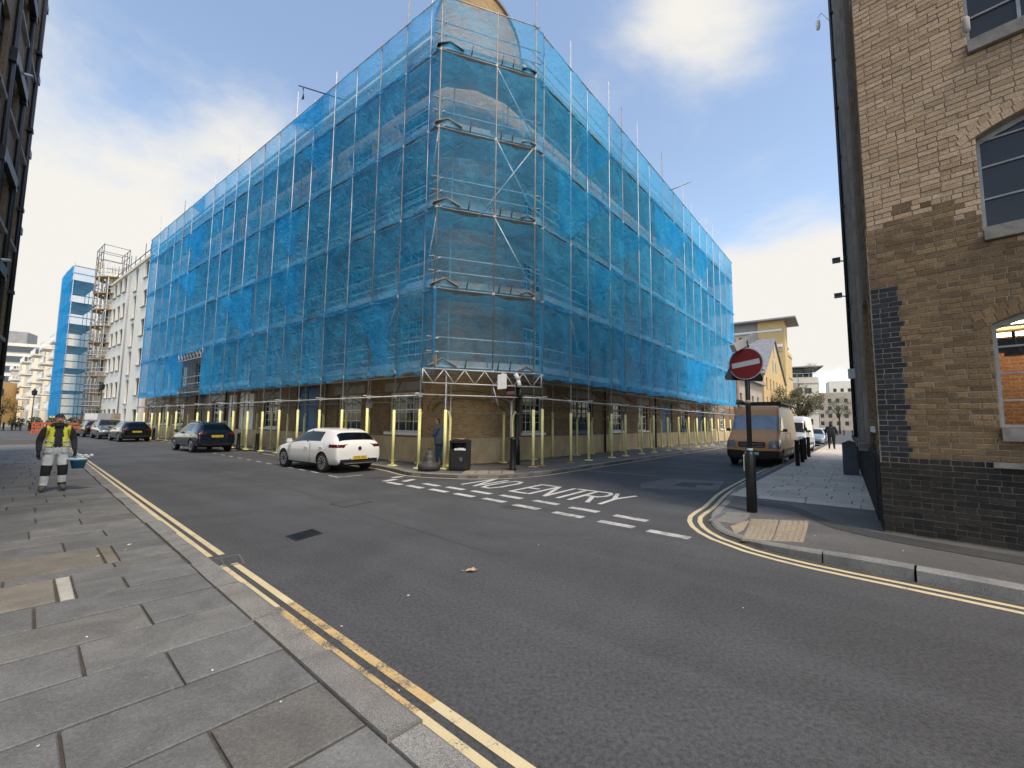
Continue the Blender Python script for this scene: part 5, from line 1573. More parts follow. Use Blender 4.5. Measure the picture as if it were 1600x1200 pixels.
# grey stair tower and white office at the end of the street
FQ = frame((80.5, 112), -62, 1)
if (Vector((0, 0, 0)) - FQ.o).dot(FQ.n) < 0: FQ.n = -FQ.n
FQ2 = frame((80.5, 112), 36, 1)
if (Vector((120, 90, 0)) - FQ2.o).dot(FQ2.n) < 0: FQ2.n = -FQ2.n
wo = thing('white_office', 'white clad office with set back top floor at the end of the right street', 'building', (80, 112, 0))
m = MB()
q1 = [(1.5 + 4.6 * i + 2.0 * k, 3.1 + 4.6 * i + 2.0 * k, z, z + 1.5) for i in range(3) for k in range(2) for z in (2.0, 6.0, 10.2)]
wall(m, FQ, 0, 17, 0, 14.6, q1, .3); wall(m, FQ2, 0, 16, 0, 14.6, [], .3); obj('wall', m, M['office_clad'], wo, recalc=False)
for a, b, c, d in q1: window(wo, FQ, a, b, c, d, .2, 2, 3, 'cabinet_grey', 'pane', sash=False, split=False)
for z in (4.9, 8.9, 12.9):
    m = MB(); m.box(0, 17, .004, .1, z, z + .14, FQ); m.box(0.12, 16, .004, .1, z, z + .14, FQ2); obj('joint_band', m, M['concrete'], wo)
for t in (4.3, 9, 13.6):
    m = MB(); m.box(t, t + .12, .004, .06, 0, 14.5, FQ); obj('joint_strip', m, M['concrete'], wo)
for t in (3, 6.5, 10):
    m = MB(); m.box(t, t + .12, .004, .06, 0, 14.5, FQ2); obj('joint_strip', m, M['concrete'], wo)
m = MB(); m.box(1, 17, -12, -1.2, 14.6, 17.2, FQ); obj('top_floor', m, M['pane_sky'], wo)
m = MB(); m.box(-1.2, 18, -13, .6, 17.2, 17.5, FQ); obj('roof', m, M['concrete'], wo)
m = MB()
for i in range(13): t = .5 + 1.35 * i; m.box(t, t + .1, -.4, -.3, 14.6, 15.7, FQ)
m.box(0, 17, -.4, -.3, 15.6, 15.75, FQ); obj('roof_rail', m, M['white_paint'], wo)
FG = frame((70, 118), -52, 1)
if (Vector((0, 0, 0)) - FG.o).dot(FG.n) < 0: FG.n = -FG.n
g = block('concrete_tower', FG, -5, 1.2, 23, 6, 'concrete', 'plain grey concrete stair tower between the yellow flats and the white office', [])
m = MB(); m.box(-5.4, 1.6, -6.4, .4, 23, 23.5, FG); obj('cap', m, M['cabinet_grey'], g)
for x, y, w, h, mt, lb_ in ((128, 170, 16, 15, 'pale_stone', 'far tan block beyond the black bollards'), (150, 190, 14, 22, 'office_clad', 'far pale flats rising over the tan block'), (168, 196, 18, 12, 'yellow_brick', 'far low yellow block beside the right building')):
    F_ = frame((x, y), -60, 1)
    if (Vector((0, 0, 0)) - F_.o).dot(F_.n) < 0: F_.n = -F_.n
    os_ = [(-w / 2 + 1 + i * 2.6, -w / 2 + 2.2 + i * 2.6, 2 + j * 3, 3.6 + j * 3) for i in range(int(w / 2.7)) for j in range(int(h / 3.4))]
    r = block('far_block', F_, -w / 2, w / 2, h, 12, mt, lb_, os_)
    for a, b, c, d in os_: m = MB(); m.box(a, b, -.24, -.2, c, d, F_); obj('window', m, M['pane'], r)
# ------------------------------------------------------------------ trees
def tree(name, label, loc, h, cr, leaf, n, trunk_r, seed, squash=.8, group=None):
    rnd = random.Random(seed)
    r = thing(name, label, 'tree', loc, group)
    loc = Vector(loc); m = MB(); tips = []
    th = h - cr * 1.55 * squash
    m.path([loc, loc + Vector((.05, .03, th * .6)), loc + Vector((0, .1, th + cr * .4))], [trunk_r, trunk_r * .8, trunk_r * .5], 8)
    c = loc + Vector((0, 0, h - cr * squash))
    for i in range(11):
        a = rnd.uniform(0, 6.28); e = rnd.uniform(-.1, 1.1)
        tip = c + Vector((math.cos(a) * math.cos(e) * cr * .75, math.sin(a) * math.cos(e) * cr * .75, math.sin(e) * cr * squash * .7)); tips.append(tip)
        s = loc + Vector((0, 0, th * rnd.uniform(.6, 1.1)))
        m.path([s, s.lerp(tip, .5) + Vector((0, 0, .2)), tip], [trunk_r * .4, trunk_r * .22, trunk_r * .08], 5)
    obj('trunk', m, M['bark'], r)
    m = MB(); cl = []
    for i in range(34):
        while True:
            v = Vector((rnd.uniform(-1, 1), rnd.uniform(-1, 1), rnd.uniform(-.75, 1)))
            if .3 < v.length < 1: break
        cl.append((c + Vector((v.x * cr, v.y * cr, v.z * cr * squash)), cr * rnd.uniform(.18, .36)))
    for i in range(n):
        cc, rr_ = cl[rnd.randrange(len(cl))]
        d = Vector((rnd.gauss(0, 1), rnd.gauss(0, 1), rnd.gauss(0, .8))); d = d.normalized() * rr_ * rnd.random() ** .4
        p = cc + d; s = cr * rnd.uniform(.022, .05)
        u = Vector((rnd.gauss(0, 1), rnd.gauss(0, 1), rnd.gauss(0, .6))).normalized(); w = u.orthogonal().normalized()
        m.face([p - u * s, p + w * s * .55, p + u * s, p - w * s * .55])
    tag(obj('crown', m, M[leaf], r, recalc=False), kind='stuff')
    return r
tree('street_tree', 'broad olive brown tree on the right street before the white office', (45.2, 67.5, 0), 8.2, 3.5, 'leaf_olive', 9000, .28, 4)
tree('street_tree', 'small dark street tree by the far bollards at the right pavement end', (72.5, 95, 0), 7.5, 2.6, 'leaf_dark', 2500, .2, 8)
tree('golden_tree', 'small golden leaved tree at the far left edge', (-62.5, 52.5, 0), 4.6, 1.9, 'leaf_gold', 2600, .14, 15)
tree('roof_shrub', 'grey green bush growing on the roof terrace of the white office', (77.5, 110.6, 14.7), 3.4, 1.8, 'leaf_grey', 1500, .1, 22)
# ------------------------------------------------------------------ street furniture
random.seed(17)
def G_(x, y, z=PAV): return Vector((x, y, z))
# no entry sign on the right corner, thick black root, floodlight and a triangle sign behind
SP = Vector((4.50, 8.15, 0)); zb = rh(SP)
sg = thing('sign_post', 'black post with round red no entry sign at the right kerb corner', 'street sign', (SP.x, SP.y, zb))
P3 = lambda x, y, z: SP + SX * x + SY * y + Vector((0, 0, z))
SX = Vector((.70, -.714, 0)); SY = Vector((-.714, -.70, 0))      # sign faces the camera side of the junction
m = MB(); m.lathe([(.088, 0), (.088, 1.02), (.082, 1.06), (.045, 1.13)], 16, (SP.x, SP.y, zb)); obj('post_root', m, M['black_iron'], sg)
m = MB(); m.lathe([(.043, 1.12), (.043, 3.22)], 14, (SP.x, SP.y, zb)); pole = obj('pole', m, M['black_iron'], sg)
m = MB(); m.lathe([(.046, 2.02), (.046, 2.08)], 12, (SP.x, SP.y, zb)); link('brown_band', m.mesh('brown_band', M['board_wood']), pole, False)
def disc(rx, y0, y1, cz, mi=0, n=40):
    m = MB(); pts = [(math.cos(2 * math.pi * i / n) * rx, math.sin(2 * math.pi * i / n) * rx) for i in range(n)]
    m.prism(pts, y0, y1, lambda a, b, c: P3(a, c, cz + b)); return m
TILT = rad(8)
CZ = zb + 2.775
d = obj('sign_disc', disc(.305, .05, .062, CZ), M['sign_white'], sg)
link('red_field', disc(.290, .062, .0645, CZ).mesh('red_field', M['sign_red']), d, False)
m = MB(); m.box(-.245, .245, .0645, .0665, -.048, .048, lambda x, y, z: P3(x * math.cos(TILT) - z * math.sin(TILT), y, CZ + z * math.cos(TILT) + x * math.sin(TILT))); link('white_bar', m.mesh('white_bar', M['sign_white']), d, False)
m = MB(); m.box(-.10, .10, .02, .05, CZ - .02, CZ + .02, lambda x, y, z: P3(x, y, z)); m.box(-.10, .10, .02, .05, CZ - .17, CZ - .13, lambda x, y, z: P3(x, y, z)); obj('sign_bracket', m, M['sign_back'], sg)
m = MB()
TXv = Vector((.97, .24, 0)); TYv = Vector((-.24, .97, 0))
m.prism([(-.42, -.33), (.42, -.33), (.45, -.27), (.03, .40), (-.03, .40), (-.45, -.27)], .20, .212, lambda a, b, c: SP + TXv * (a + .12) + TYv * c + Vector((0, 0, CZ + .03 + b))); obj('triangle_sign', m, M['sign_back'], sg)
m = MB()
m.box(-.30, .30, -.06, .05, -.075, .075, lambda x, y, z: SP + Vector((.80, .22, .42)) .normalized() * x + Vector((-.3, .95, 0)) * y + Vector((-.42, -.05, .85)) * z + Vector((-.02, .02, zb + 3.20)))
fl_ = obj('sign_light', m, M['concrete'], sg)
m = MB(); m.tube(P3(0, -.02, zb + 3.1), P3(0, -.02, zb + 3.2), .05, 8); obj('light_neck', m, M['black_iron'], sg)
m = MB(); m.box(-.105, -.089, -.04, .05, zb + .75, zb + 1.05, lambda x, y, z: P3(x, y, z)); obj('sticker', m, M['board_plain'], sg)
m = MB(); m.lathe([(.060, 1.13), (.052, 1.16), (.05, 1.17)], 10, (SP.x, SP.y, zb)); obj('post_collar', m, M['tub_film'], sg)
# small oblique no entry sign and tall black column on the warehouse corner
cs = thing('sign_post', 'black column with an oblique no entry sign on the warehouse corner', 'street sign', (.21, 17.05, PAV))
c0 = Vector((.22, 16.75, 0))
m = MB(); m.lathe([(.12, PAV), (.12, 1.0), (.09, 1.1), (.085, 3.55)], 14, c0); obj('pole', m, M['black_iron'], cs)
p1 = Vector((-.02, 16.1, 0))
m = MB(); m.lathe([(.03, PAV), (.03, 3.2)], 8, p1); obj('sign_stem', m, M['galvanised'], cs)
sx = Vector((.62, -.78, 0)); sy = Vector((-.78, -.62, 0))
def disc2(r, y0, y1):
    m = MB(); pts = [(math.cos(2 * math.pi * i / 30) * r, math.sin(2 * math.pi * i / 30) * r) for i in range(30)]
    m.prism(pts, y0, y1, lambda a, b, c: p1 + sx * a + sy * c + Vector((0, 0, 2.83 + b))); return m
d = obj('sign_disc', disc2(.32, .03, .042), M['sign_white'], cs); link('red_field', disc2(.303, .042, .0445).mesh('red_field', M['sign_red']), d, False)
m = MB(); m.box(-.25, .25, .0445, .0465, -.055, .055, lambda x, y, z: p1 + sx * x + sy * y + Vector((0, 0, 2.83 + z))); link('white_bar', m.mesh('white_bar', M['sign_white']), d, False)
# lamps clipped to the corner girder
gp = A_.lerp(B_, .66) + n_ab * .15
w1 = thing('site_light', 'white box shaped site light hung on the corner girder', 'lamp', up(gp, 3.2))
m = MB(); m.box(-.16, .16, -.06, .06, -.30, .22, lambda x, y, z: up(gp, 3.2) + Vector((x, y * 1.0, z + x * .1))); obj('light_case', m, M['white_paint'], w1)
m = MB(); m.box(-.03, .03, -.02, .1, .18, .3, lambda x, y, z: up(gp, 3.2) + Vector((x, y, z))); obj('clamp', m, M['galvanised'], w1)
gp2 = A_.lerp(B_, .815) + n_ab * .15
w2 = thing('site_camera', 'tilted white site camera pair on the corner girder', 'camera', up(gp2, 3.2))
m = MB(); m.path([up(gp2, 3.45) + Vector((-.08, 0, 0)), up(gp2, 3.25) + Vector((.05, -.05, 0))], .085, 8); m.path([up(gp2, 3.22) + Vector((.03, -.05, 0)), up(gp2, 3.0) + Vector((.08, -.1, 0))], .075, 8); obj('camera_body', m, M['white_paint'], w2)
m = MB(); m.tube(up(gp2, 2.9) + Vector((.1, 0, 0)), up(gp2, 2.55) + Vector((.1, .02, 0)), .07, 8); obj('camera_mount', m, M['black_plastic'], w2)
# litter bin
lb_ = Vector((-1.72, 14.62, PAV)); BA = rad(-8)
T = lambda x, y, z: lb_ + Vector((math.cos(BA) * x - math.sin(BA) * y, math.sin(BA) * x + math.cos(BA) * y, z))
bn = thing('litter_bin', 'black litter bin with open mouth and round ashtray lid by the bell bollard', 'bin', lb_)
m = MB(); hw = .30
def ring(h, w): return [(-w + .06, -w), (w - .06, -w), (w, -w + .06), (w, w - .06), (w - .06, w), (-w + .06, w), (-w, w - .06), (-w, -w + .06)]
m.prism(ring(0, .29), 0, .06, T); m.prism(ring(0, .31), .06, .70, T)
m.box(-.31, -.24, -.25, .25, .70, .92, T); m.box(.24, .31, -.25, .25, .70, .92, T); m.box(-.24, .24, .20, .30, .70, .92, T); m.box(-.24, .24, -.19, .19, .70, .705, T)
obj('bin_body', m, M['black_plastic'], bn)
m = MB(); m.prism(ring(0, .315), .92, .985, T); m.prism(ring(0, .25), .985, 1.02, T); obj('bin_top', m, M['black_plastic'], bn)
m = MB(); m.lathe([(.13, 1.02), (.13, 1.045), (.10, 1.05)], 16, (lb_.x + .02, lb_.y - .02, lb_.z)); obj('ash_lid', m, M['board_wood'], bn)
m = MB(); m.box(-.12, .26, -.318, -.31, .67, .73, T); m.box(.0, .2, -.33, -.318, .68, .75, T); obj('paper_scrap', m, M['white_paint'], bn)
m = MB(); m.box(-.22, .24, -.322, -.311, .10, .62, T); dr = obj('bin_door', m, M['black_plastic'], bn)
m = MB(); m.lathe([(.07, -.33), (.07, -.322)], 14, T(.08, 0, .38), axis='y'); link('emblem', m.mesh('emblem', M['cabinet_grey']), dr, False)
# bell bollard
bo = Vector((-2.72, 14.42, PAV))
bl = thing('bell_bollard', 'squat bell shaped iron bollard beside the litter bin', 'bollard', bo)
m = MB(); m.lathe([(.31, 0), (.355, .03), (.375, .10), (.37, .17), (.34, .215), (.27, .235), (.225, .265), (.205, .33), (.185, .42), (.175, .47), (.165, .475), (.155, .53), (.125, .60), (.08, .645), (.05, .655), (.045, .70), (.06, .72), (.05, .755), (.01, .765)], 28, bo); obj('bell', m, M['bell_iron'], bl)
# plain bollards
def bollard(p, h, r0, r1, name, label, group, cap=None):
    b = thing(name, label, 'bollard', p, group)
    m = MB(); m.lathe([(r0 * 1.15, 0), (r0 * 1.15, .05), (r0, .09), (r1, h - .12), (r1 * 1.25, h - .10), (r1 * 1.25, h - .06), (r1 * .9, h - .03), (r1 * .4, h)], 14, (0, 0, 0))
    o = obj('bollard_shaft', m, M['black_iron'], b, world=False)
    if cap:
        m = MB(); m.lathe([(r1 * 1.1, h), (r1 * 1.1, h + .035)], 12, (0, 0, 0)); obj('cap', m, M[cap], b, world=False)
    return b
bollard((.06, 14.75, PAV), 1.12, .11, .10, 'bollard', 'stout black bollard with grey tip in front of the corner column', None)
row_lab = ['front black square topped bollard of the row beside the brown van', 'second black bollard behind the front one of the row by the van', 'third black bollard of the row by the brown van', 'last and furthest black bollard of the row by the van']
def sqbollard(p, label):
    b = thing('bollard', label, 'bollard', p, 'bollards along the right kerb')
    m = MB(); m.lathe([(.075, 0), (.075, .94), (.085, .945), (.085, .99)], 16, (0, 0, 0)); obj('bollard_shaft', m, M['black_iron'], b, world=False)
    m = MB(); m.lathe([(.083, .99), (.07, 1.015)], 16, (0, 0, 0)); obj('cap', m, M['concrete'], b, world=False)
    return b
first = None
for (x, y), lab in zip(((11.18, 16.9), (12.48, 18.55), (13.65, 20.1), (14.9, 21.65)), row_lab):
    p = Vector((x, y, PAV + .04))
    if first is None: first = sqbollard(p, lab)
    else:
        b = copy_tree(first); place(b, p); b['label'] = lab
for (x, y), lab in zip(((-15.0, 23.75), (-13.45, 22.85), (-27.2, 32.8)), ('black bollard on the pavement behind the dark blue car', 'black bollard between the blue and white cars', 'black bollard beside the farthest parked black hatchback')):
    bollard((x, y, PAV), .9, .10, .075, 'bollard', lab, 'bollards along the left kerb')
# grey street cabinet by the right wall
cb = thing('street_cabinet', 'grey metal street cabinet with pitched lid against the right building', 'cabinet', FS(9.3, .42, PAV + .04))
TCb = lambda x, y, z: FS(9.3 + x, .42 + y, PAV + .04 + z)
m = MB(); m.prism([(-.25, -.20), (.25, -.20), (.25, .20), (-.25, .20)], 0, 1.0, TCb); obj('cabinet_body', m, M['cabinet_grey'], cb)
m = MB(); m.hexa([TCb(-.28, -.23, 1.0), TCb(.28, -.23, 1.0), TCb(.28, .23, 1.0), TCb(-.28, .23, 1.0), TCb(-.28, -.03, 1.11), TCb(.28, -.03, 1.11), TCb(.28, .03, 1.11), TCb(-.28, .03, 1.11)]); obj('cabinet_lid', m, M['cabinet_grey'], cb)
for y0, y1 in ((-.18, -.01), (.01, .18)):
    m = MB(); m.box(-.265, -.251, y0, y1, .08, .95, TCb); obj('cabinet_door', m, M['cabinet_grey'], cb)
# black lamp columns far along the right pavement and on the left street
def lamp(p, h, label, cat='street lamp', lantern=True, group=None):
    r = thing('street_lamp', label, cat, p, group); p = Vector(p)
    m = MB(); m.lathe([(.11, 0), (.11, .9), (.07, 1.0), (.05, h)], 10, p); obj('lamp_post', m, M['black_iron'], r)
    if lantern:
        m = MB(); m.lathe([(.08, h), (.22, h + .1), (.28, h + .62), (.10, h + .8), (.03, h + 1.0)], 8, p, smooth=False); obj('lantern', m, M['black_plastic'], r)
    return r
lamp((26.3, 32.55, PAV), 4.9, 'plain black lamp column standing before the far end of the right wall', lantern=False)
lamp((66, 92, 0), 7, 'thin far lamp column beyond the walking man', lantern=False)
lamp((-47.5, 49.5, 0), 4.9, 'black lantern lamp standing in front of the bare scaffold tower')
lamp((-62.5, 56, 0), 4.5, 'black lamp standing before the balcony flats')
for k in range(4):
    bollard((60 + k * 2.6, 82 + k * 1.2, 0), 1.0, .12, .1, 'bollard', 'far black bollard at the end of the right pavement', 'far bollards at the street end')
# orange barriers and boards in the left street
for x, y, lab, a in ((-48.5, 44.6, 'left orange plastic barrier behind the worker', .3), (-44.2, 43.5, 'right orange plastic barrier near the parked cars', -.4)):
    r = thing('orange_barrier', lab, 'barrier', (x, y, 0), 'orange barriers in the road')
    T = lambda u, v, z: Vector((x + math.cos(a) * u - math.sin(a) * v, y + math.sin(a) * u + math.cos(a) * v, z))
    m = MB(); m.box(-.9, .9, -.2, .2, 0, .12, T)
    for z in (.25, .62, .98): m.box(-.9, .9, -.05, .05, z, z + .2, T)
    for u in (-.85, -.4, 0, .4, .85): m.box(u - .06, u + .06, -.045, .045, .12, 1.2, T)
    obj('barrier_panel', m, M['orange_plastic'], r)
for x, y, w, mt, lab in ((-46.3, 47.5, 1.7, 'white_board', 'white site board behind the orange barriers'), (-44.1, 46.6, 1.5, 'concrete', 'grey site board beside the white one'), (-42.3, 46.2, 1.2, 'board_wood', 'tan site board nearest the parked cars')):
    r = thing('site_board', lab, 'sign board', (x, y, 0), 'site boards in the road')
    m = MB(); m.box(x - w / 2, x + w / 2, y - .04, y + .04, 1.5, 2.2); obj('board', m, M[mt], r)
    m = MB(); m.box(x - w / 2 + .1, x - w / 2 + .2, y, y + .08, 0, 1.5); m.box(x + w / 2 - .2, x + w / 2 - .1, y, y + .08, 0, 1.5); obj('board_leg', m, M['galvanised'], r)
for k in range(9):
    bollard((-66.5 + k * 1.35, 54.6 - k * .25, 0), 1.05, .1, .08, 'bollard', 'far black bollard in the line before the balcony flats', 'far bollards on the left street')
for k in range(4):
    x, y = -65 + k * 3.0, 56.5 - k * .5
    r = thing('shrub', 'clipped dark shrub behind the far left bollards', 'shrub', (x, y, 0), 'clipped shrubs far left')
    m = MB(); rnd = random.Random(k)
    for i in range(260):
        d = Vector((rnd.gauss(0, 1), rnd.gauss(0, 1), rnd.gauss(0, 1))).normalized() * .75 * rnd.random() ** .3; p = Vector((x, y, 1.0)) + d; u = Vector((rnd.gauss(0, 1), rnd.gauss(0, 1), rnd.gauss(0, 1))).normalized() * .1; w = u.orthogonal() * .7
        m.face([p - u, p + w, p + u, p - w])
    obj('foliage', m, M['leaf_dark'], r, recalc=False)
    m = MB(); m.tube((x, y, 0), (x, y, .8), .05); obj('stem', m, M['bark'], r)
m = MB(); m.box(-17.05, -16.75, 0, 0.03, 0, .2) 
# far pavement of the left street
m = MB(); m.prism([tuple(FL(95, 9)[:2]), tuple(FL(95, 3)[:2]), tuple(FL(190, 3)[:2]), tuple(FL(190, 14)[:2])], -.02, .1); struct('far_pavement', m, M['concrete_slab'])
# litter: a dead leaf and paper scraps on the road and flags
lf = MB(); c = Vector((-.45, 5.1, .012))
pts = [(-.07, 0, .0), (-.03, .035, .02), (.01, .03, .012), (.03, .055, .03), (.05, .015, .015), (.085, .0, .03), (.04, -.02, .01), (.0, -.04, .022), (-.03, -.02, .008)]
for i in range(1, len(pts) - 1): lf.face([c + Vector(pts[0]), c + Vector(pts[i]), c + Vector(pts[i + 1])])
lf.tube(c + Vector((-.07, 0, 0)), c + Vector((-.12, .02, .004)), .003, 4)
pbr('dead_leaf', (.50, .36, .2), (.34, .22, .11), 30, .8)
tag(obj('dead_leaf', lf, M['dead_leaf'], recalc=False), 'curled pale dead leaf lying alone on the asphalt', 'leaf')
scr = MB(); rnd = random.Random(2)
for x, y, s, z in ((-1.0, 4.4, .02, .004), (-1.4, 3.75, .018, .004), (.4, 6.2, .012, .004), (2.2, 4.2, .011, .004), (-4.85, 5.62, .045, PAV + .003), (-4.7, 5.4, .02, PAV + .003), (-4.8, 5.15, .03, PAV + .003), (-1.9, 2.9, .012, PAV + .003), (-3.1, 3.3, .012, PAV + .003), (-2.3, 2.25, .01, PAV + .003), (4.3, 6.2, .015, .18), (4.9, 5.5, .015, .18), (-1.3, 2.6, .01, PAV + .003), (-.7, 2.9, .008, .004)):
    a = rnd.uniform(0, 3); u = Vector((math.cos(a), math.sin(a), 0)) * s * .55; v = Vector((-u.y, u.x, 0)) * rnd.uniform(.5, .9); p = Vector((x, y, z + .002))
    scr.hexa([p - u - v, p + u - v * .8, p + u * .8 + v, p - u + v * .7, p - u - v + Vector((0, 0, .004)), p + u - v * .8 + Vector((0, 0, .006)), p + u * .8 + v + Vector((0, 0, .003)), p - u + v * .7 + Vector((0, 0, .005))])
tag(obj('litter_scraps', scr, M['white_board']), kind='stuff')
# ------------------------------------------------------------------ vehicles
def evaluated(ob):
    dg = bpy.context.evaluated_depsgraph_get()
    me = bpy.data.meshes.new_from_object(ob.evaluated_get(dg)); return me
def drop(ob):
    me = ob.data; bpy.data.objects.remove(ob)
    if me and me.users == 0: bpy.data.meshes.remove(me)
def split_mesh(me, lab):
    """lab: list of a key per polygon -> dict key: (verts, faces)"""
    out = {}
    for p, k in zip(me.polygons, lab):
        d = out.setdefault(k, ({}, [], []))
        f = []
        for v in p.vertices:
            if v not in d[0]: d[0][v] = len(d[1]); d[1].append(me.vertices[v].co.copy())
            f.append(d[0][v])
        d[2].append(f)
    return out
def ring_pts(x, zs, zh, zt, wb, wt):
    h = zh - zs
    half = [(0, zs), (.82 * wb, zs), (.965 * wb, zs + .10), (wb, zs + .42 * h), (.99 * wb, zs + .80 * h), (.945 * wb, zh), (wt, zt - .055), (.88 * wt, zt - .012), (0, zt)]
    pts = [(x, y, z) for y, z in half] + [(x, -y, z) for y, z in half[-2:0:-1]]
    return pts
WHEELC = {}
def wheel_meshes(r, w, rim, spokes):
    key = (r, w, rim, spokes)
    if key in WHEELC: return WHEELC[key]
    t = MB(); t.lathe([(r * .66, -w * .42), (r * .9, -w * .5), (r * .98, -w * .38), (r, 0), (r * .98, w * .38), (r * .9, w * .5), (r * .66, w * .42)], 28, axis='y')
    q = MB(); q.lathe([(r * .10, w * .30), (r * .13, w * .33), (r * .13, w * .40), (r * .05, w * .42)], 12, axis='y')
    q.lathe([(r * .58, w * .30), (r * .60, w * .455), (r * .67, w * .47), (r * .67, w * .30)], 28, axis='y')
    q.lathe([(.01, w * .05), (r * .66, w * .05), (r * .66, w * .08), (.01, w * .08)], 24, axis='y', mi=1)
    for i in range(spokes):
        a = 2 * math.pi * i / spokes; c, s = math.cos(a), math.sin(a)
        T = lambda u, v, y, c=c, s=s: Vector((c * u - s * v, y, s * u + c * v))
        q.hexa([T(r * .1, -r * .05, w * .32), T(r * .62, -r * .09, w * .36), T(r * .62, r * .07, w * .36), T(r * .1, r * .05, w * .32), T(r * .1, -r * .05, w * .41), T(r * .62, -r * .085, w * .45), T(r * .62, r * .06, w * .45), T(r * .1, r * .05, w * .41)])
    WHEELC[key] = (t.mesh('tyre', M['tyre']), q.mesh('rim', [M[rim], M['black_plastic']])); return WHEELC[key]
def car(name, label, cat, st, flags, size, paint, wheels, wr, preds, loc, rz, rim='rim_dark', spokes=10, plate=None, extra=None, group=None, mirror=(.78, 1.0), ww=.22, handles=()):
    L, W, Hh = size
    root = thing(name, label, cat, loc, group, rz)
    m = MB(); rings = [ring_pts(*s) for s in st]; n = 16
    for r in rings: m.v += [Vector(p) for p in r]
    for i in range(len(st) - 1):
        for k in range(n):
            strip = k if k < 8 else 15 - k
            f = flags.get(i, ''); mi = 0
            if 'W' in f and strip >= 6: mi = 1
            if 'R' in f and strip >= 6: mi = 2
            if 'S' in f and strip == 5: mi = 3
            m.f.append((i * n + k, i * n + (k + 1) % n, (i + 1) * n + (k + 1) % n, (i + 1) * n + k)); m.m.append(mi); m.s.append(True)
    m.f.append(tuple(range(n))); m.f.append(tuple(range((len(st) - 1) * n, len(st) * n))[::-1]); m.m += [0, 0]; m.s += [True, True]
    me = m.mesh('body', [M[paint], M['car_glass'], M['car_glass'], M['car_glass']])
    ob = bpy.data.objects.new('body', me); COL.objects.link(ob)
    sub = ob.modifiers.new('s', 'SUBSURF'); sub.levels = 3; sub.render_levels = 3
    cuts = []
    e0 = evaluated(ob)
    xs = [v.co.x for v in e0.vertices]; ys = [v.co.y for v in e0.vertices]; zs = [v.co.z for v in e0.vertices]
    sx = L / (max(xs) - min(xs)); sy = W / (max(ys) - min(ys)); zmin = min(zs); z0 = st[len(st) // 2][1]; sz = (Hh - z0) / (max(zs) - zmin); xm = (max(xs) + min(xs)) / 2
    for v in e0.vertices: v.co = Vector(((v.co.x - xm) * sx, v.co.y * sy, (v.co.z - zmin) * sz + z0))
    drop(ob)
    ob = bpy.data.objects.new('body', e0); COL.objects.link(ob)
    for wx in wheels:
        c = MB(); c.lathe([(wr * 1.14, -W * .7), (wr * 1.14, W * .7)], 40, (wx, 0, wr), axis='y')
        inner_ = None
        for sgn in (-1, 1):
            c = MB(); c.lathe([(wr * 1.14, W / 2 - .26), (wr * 1.14, W / 2 + .3)] if sgn > 0 else [(wr * 1.14, -W / 2 - .3), (wr * 1.14, -W / 2 + .26)], 40, (wx, 0, wr), axis='y')
            co = bpy.data.objects.new('cut', c.mesh('cut', M['trim_black'])); COL.objects.link(co); cuts.append(co)
            b = ob.modifiers.new('b', 'BOOLEAN'); b.operation = 'DIFFERENCE'; b.object = co; b.solver = 'EXACT'
    me = evaluated(ob)
    drop(ob)
    for c in cuts: drop(c)
    lab = []
    for p in me.polygons:
        c = p.center; nn = p.normal; k = ('body', 'windscreen', 'rear_window', 'side_window')[min(p.material_index, 3)]
        if k == 'body':
            inside = False
            for wx in wheels:
                dd = math.hypot(c.x - wx, c.z - wr)
                if dd < wr * 1.135 or (dd < wr * 1.16 and abs(nn.y) < .3 and abs(c.y) < W / 2 - .012 and (Vector((c.x - wx, 0, c.z - wr)).dot(Vector((nn.x, 0, nn.z))) < 0)): inside = True
            if inside: k = 'wheel_well'
            else:
                for nm, fn in preds:
                    if fn(c, nn): k = nm; break
        lab.append(k)
    PM = {'body': paint, 'windscreen': 'windscreen_sky_tone' if paint == 'paint_copper' else 'car_glass', 'rear_window': 'car_glass', 'side_window': 'car_glass', 'wheel_well': 'trim_black', 'headlight': 'light_clear', 'taillight': 'light_red', 'bumper': 'trim_black', 'grille': 'trim_black', 'sill_trim': 'trim_black', 'pillar': 'trim_black', 'window_trim': 'trim_black'}
    sp = split_mesh(me, lab)
    for k, (_, vv, ff) in sp.items():
        groups = {'': (vv, ff)}
        if k in ('side_window', 'headlight', 'taillight', 'wheel_well'):
            groups = {}
            for f in ff:
                c = sum((vv[i] for i in f), Vector()) / len(f)
                groups.setdefault((c.y > 0, c.x > 0 if k == 'wheel_well' else 0), []).append(f)
            groups = {g: (vv, fl_) for g, fl_ in groups.items()}
        for g, (v_, f_) in groups.items():
            mm = MB(); mp = {}
            for f in f_:
                q = []
                for i in f:
                    if i not in mp: mp[i] = len(mm.v); mm.v.append(v_[i])
                    q.append(mp[i])
                mm.f.append(tuple(q)); mm.m.append(0); mm.s.append(True)
            o = obj(k, mm, M[PM[k]], root, world=False, recalc=False)
            if k == 'body' and len(mm.f) < 200000:
                try: o.data.set_sharp_from_angle(angle=rad(38))
                except Exception: pass
    bpy.data.meshes.remove(me)
    tm, rm = wheel_meshes(wr, ww, rim, spokes)
    for wx in wheels:
        for sgn in (1, -1):
            w = link('wheel', tm, root, False); w.location = (wx, sgn * (W / 2 - ww * .5 - .015), wr)
            if sgn < 0: w.rotation_euler = (0, 0, math.pi)
            link('rim', rm, w, False)
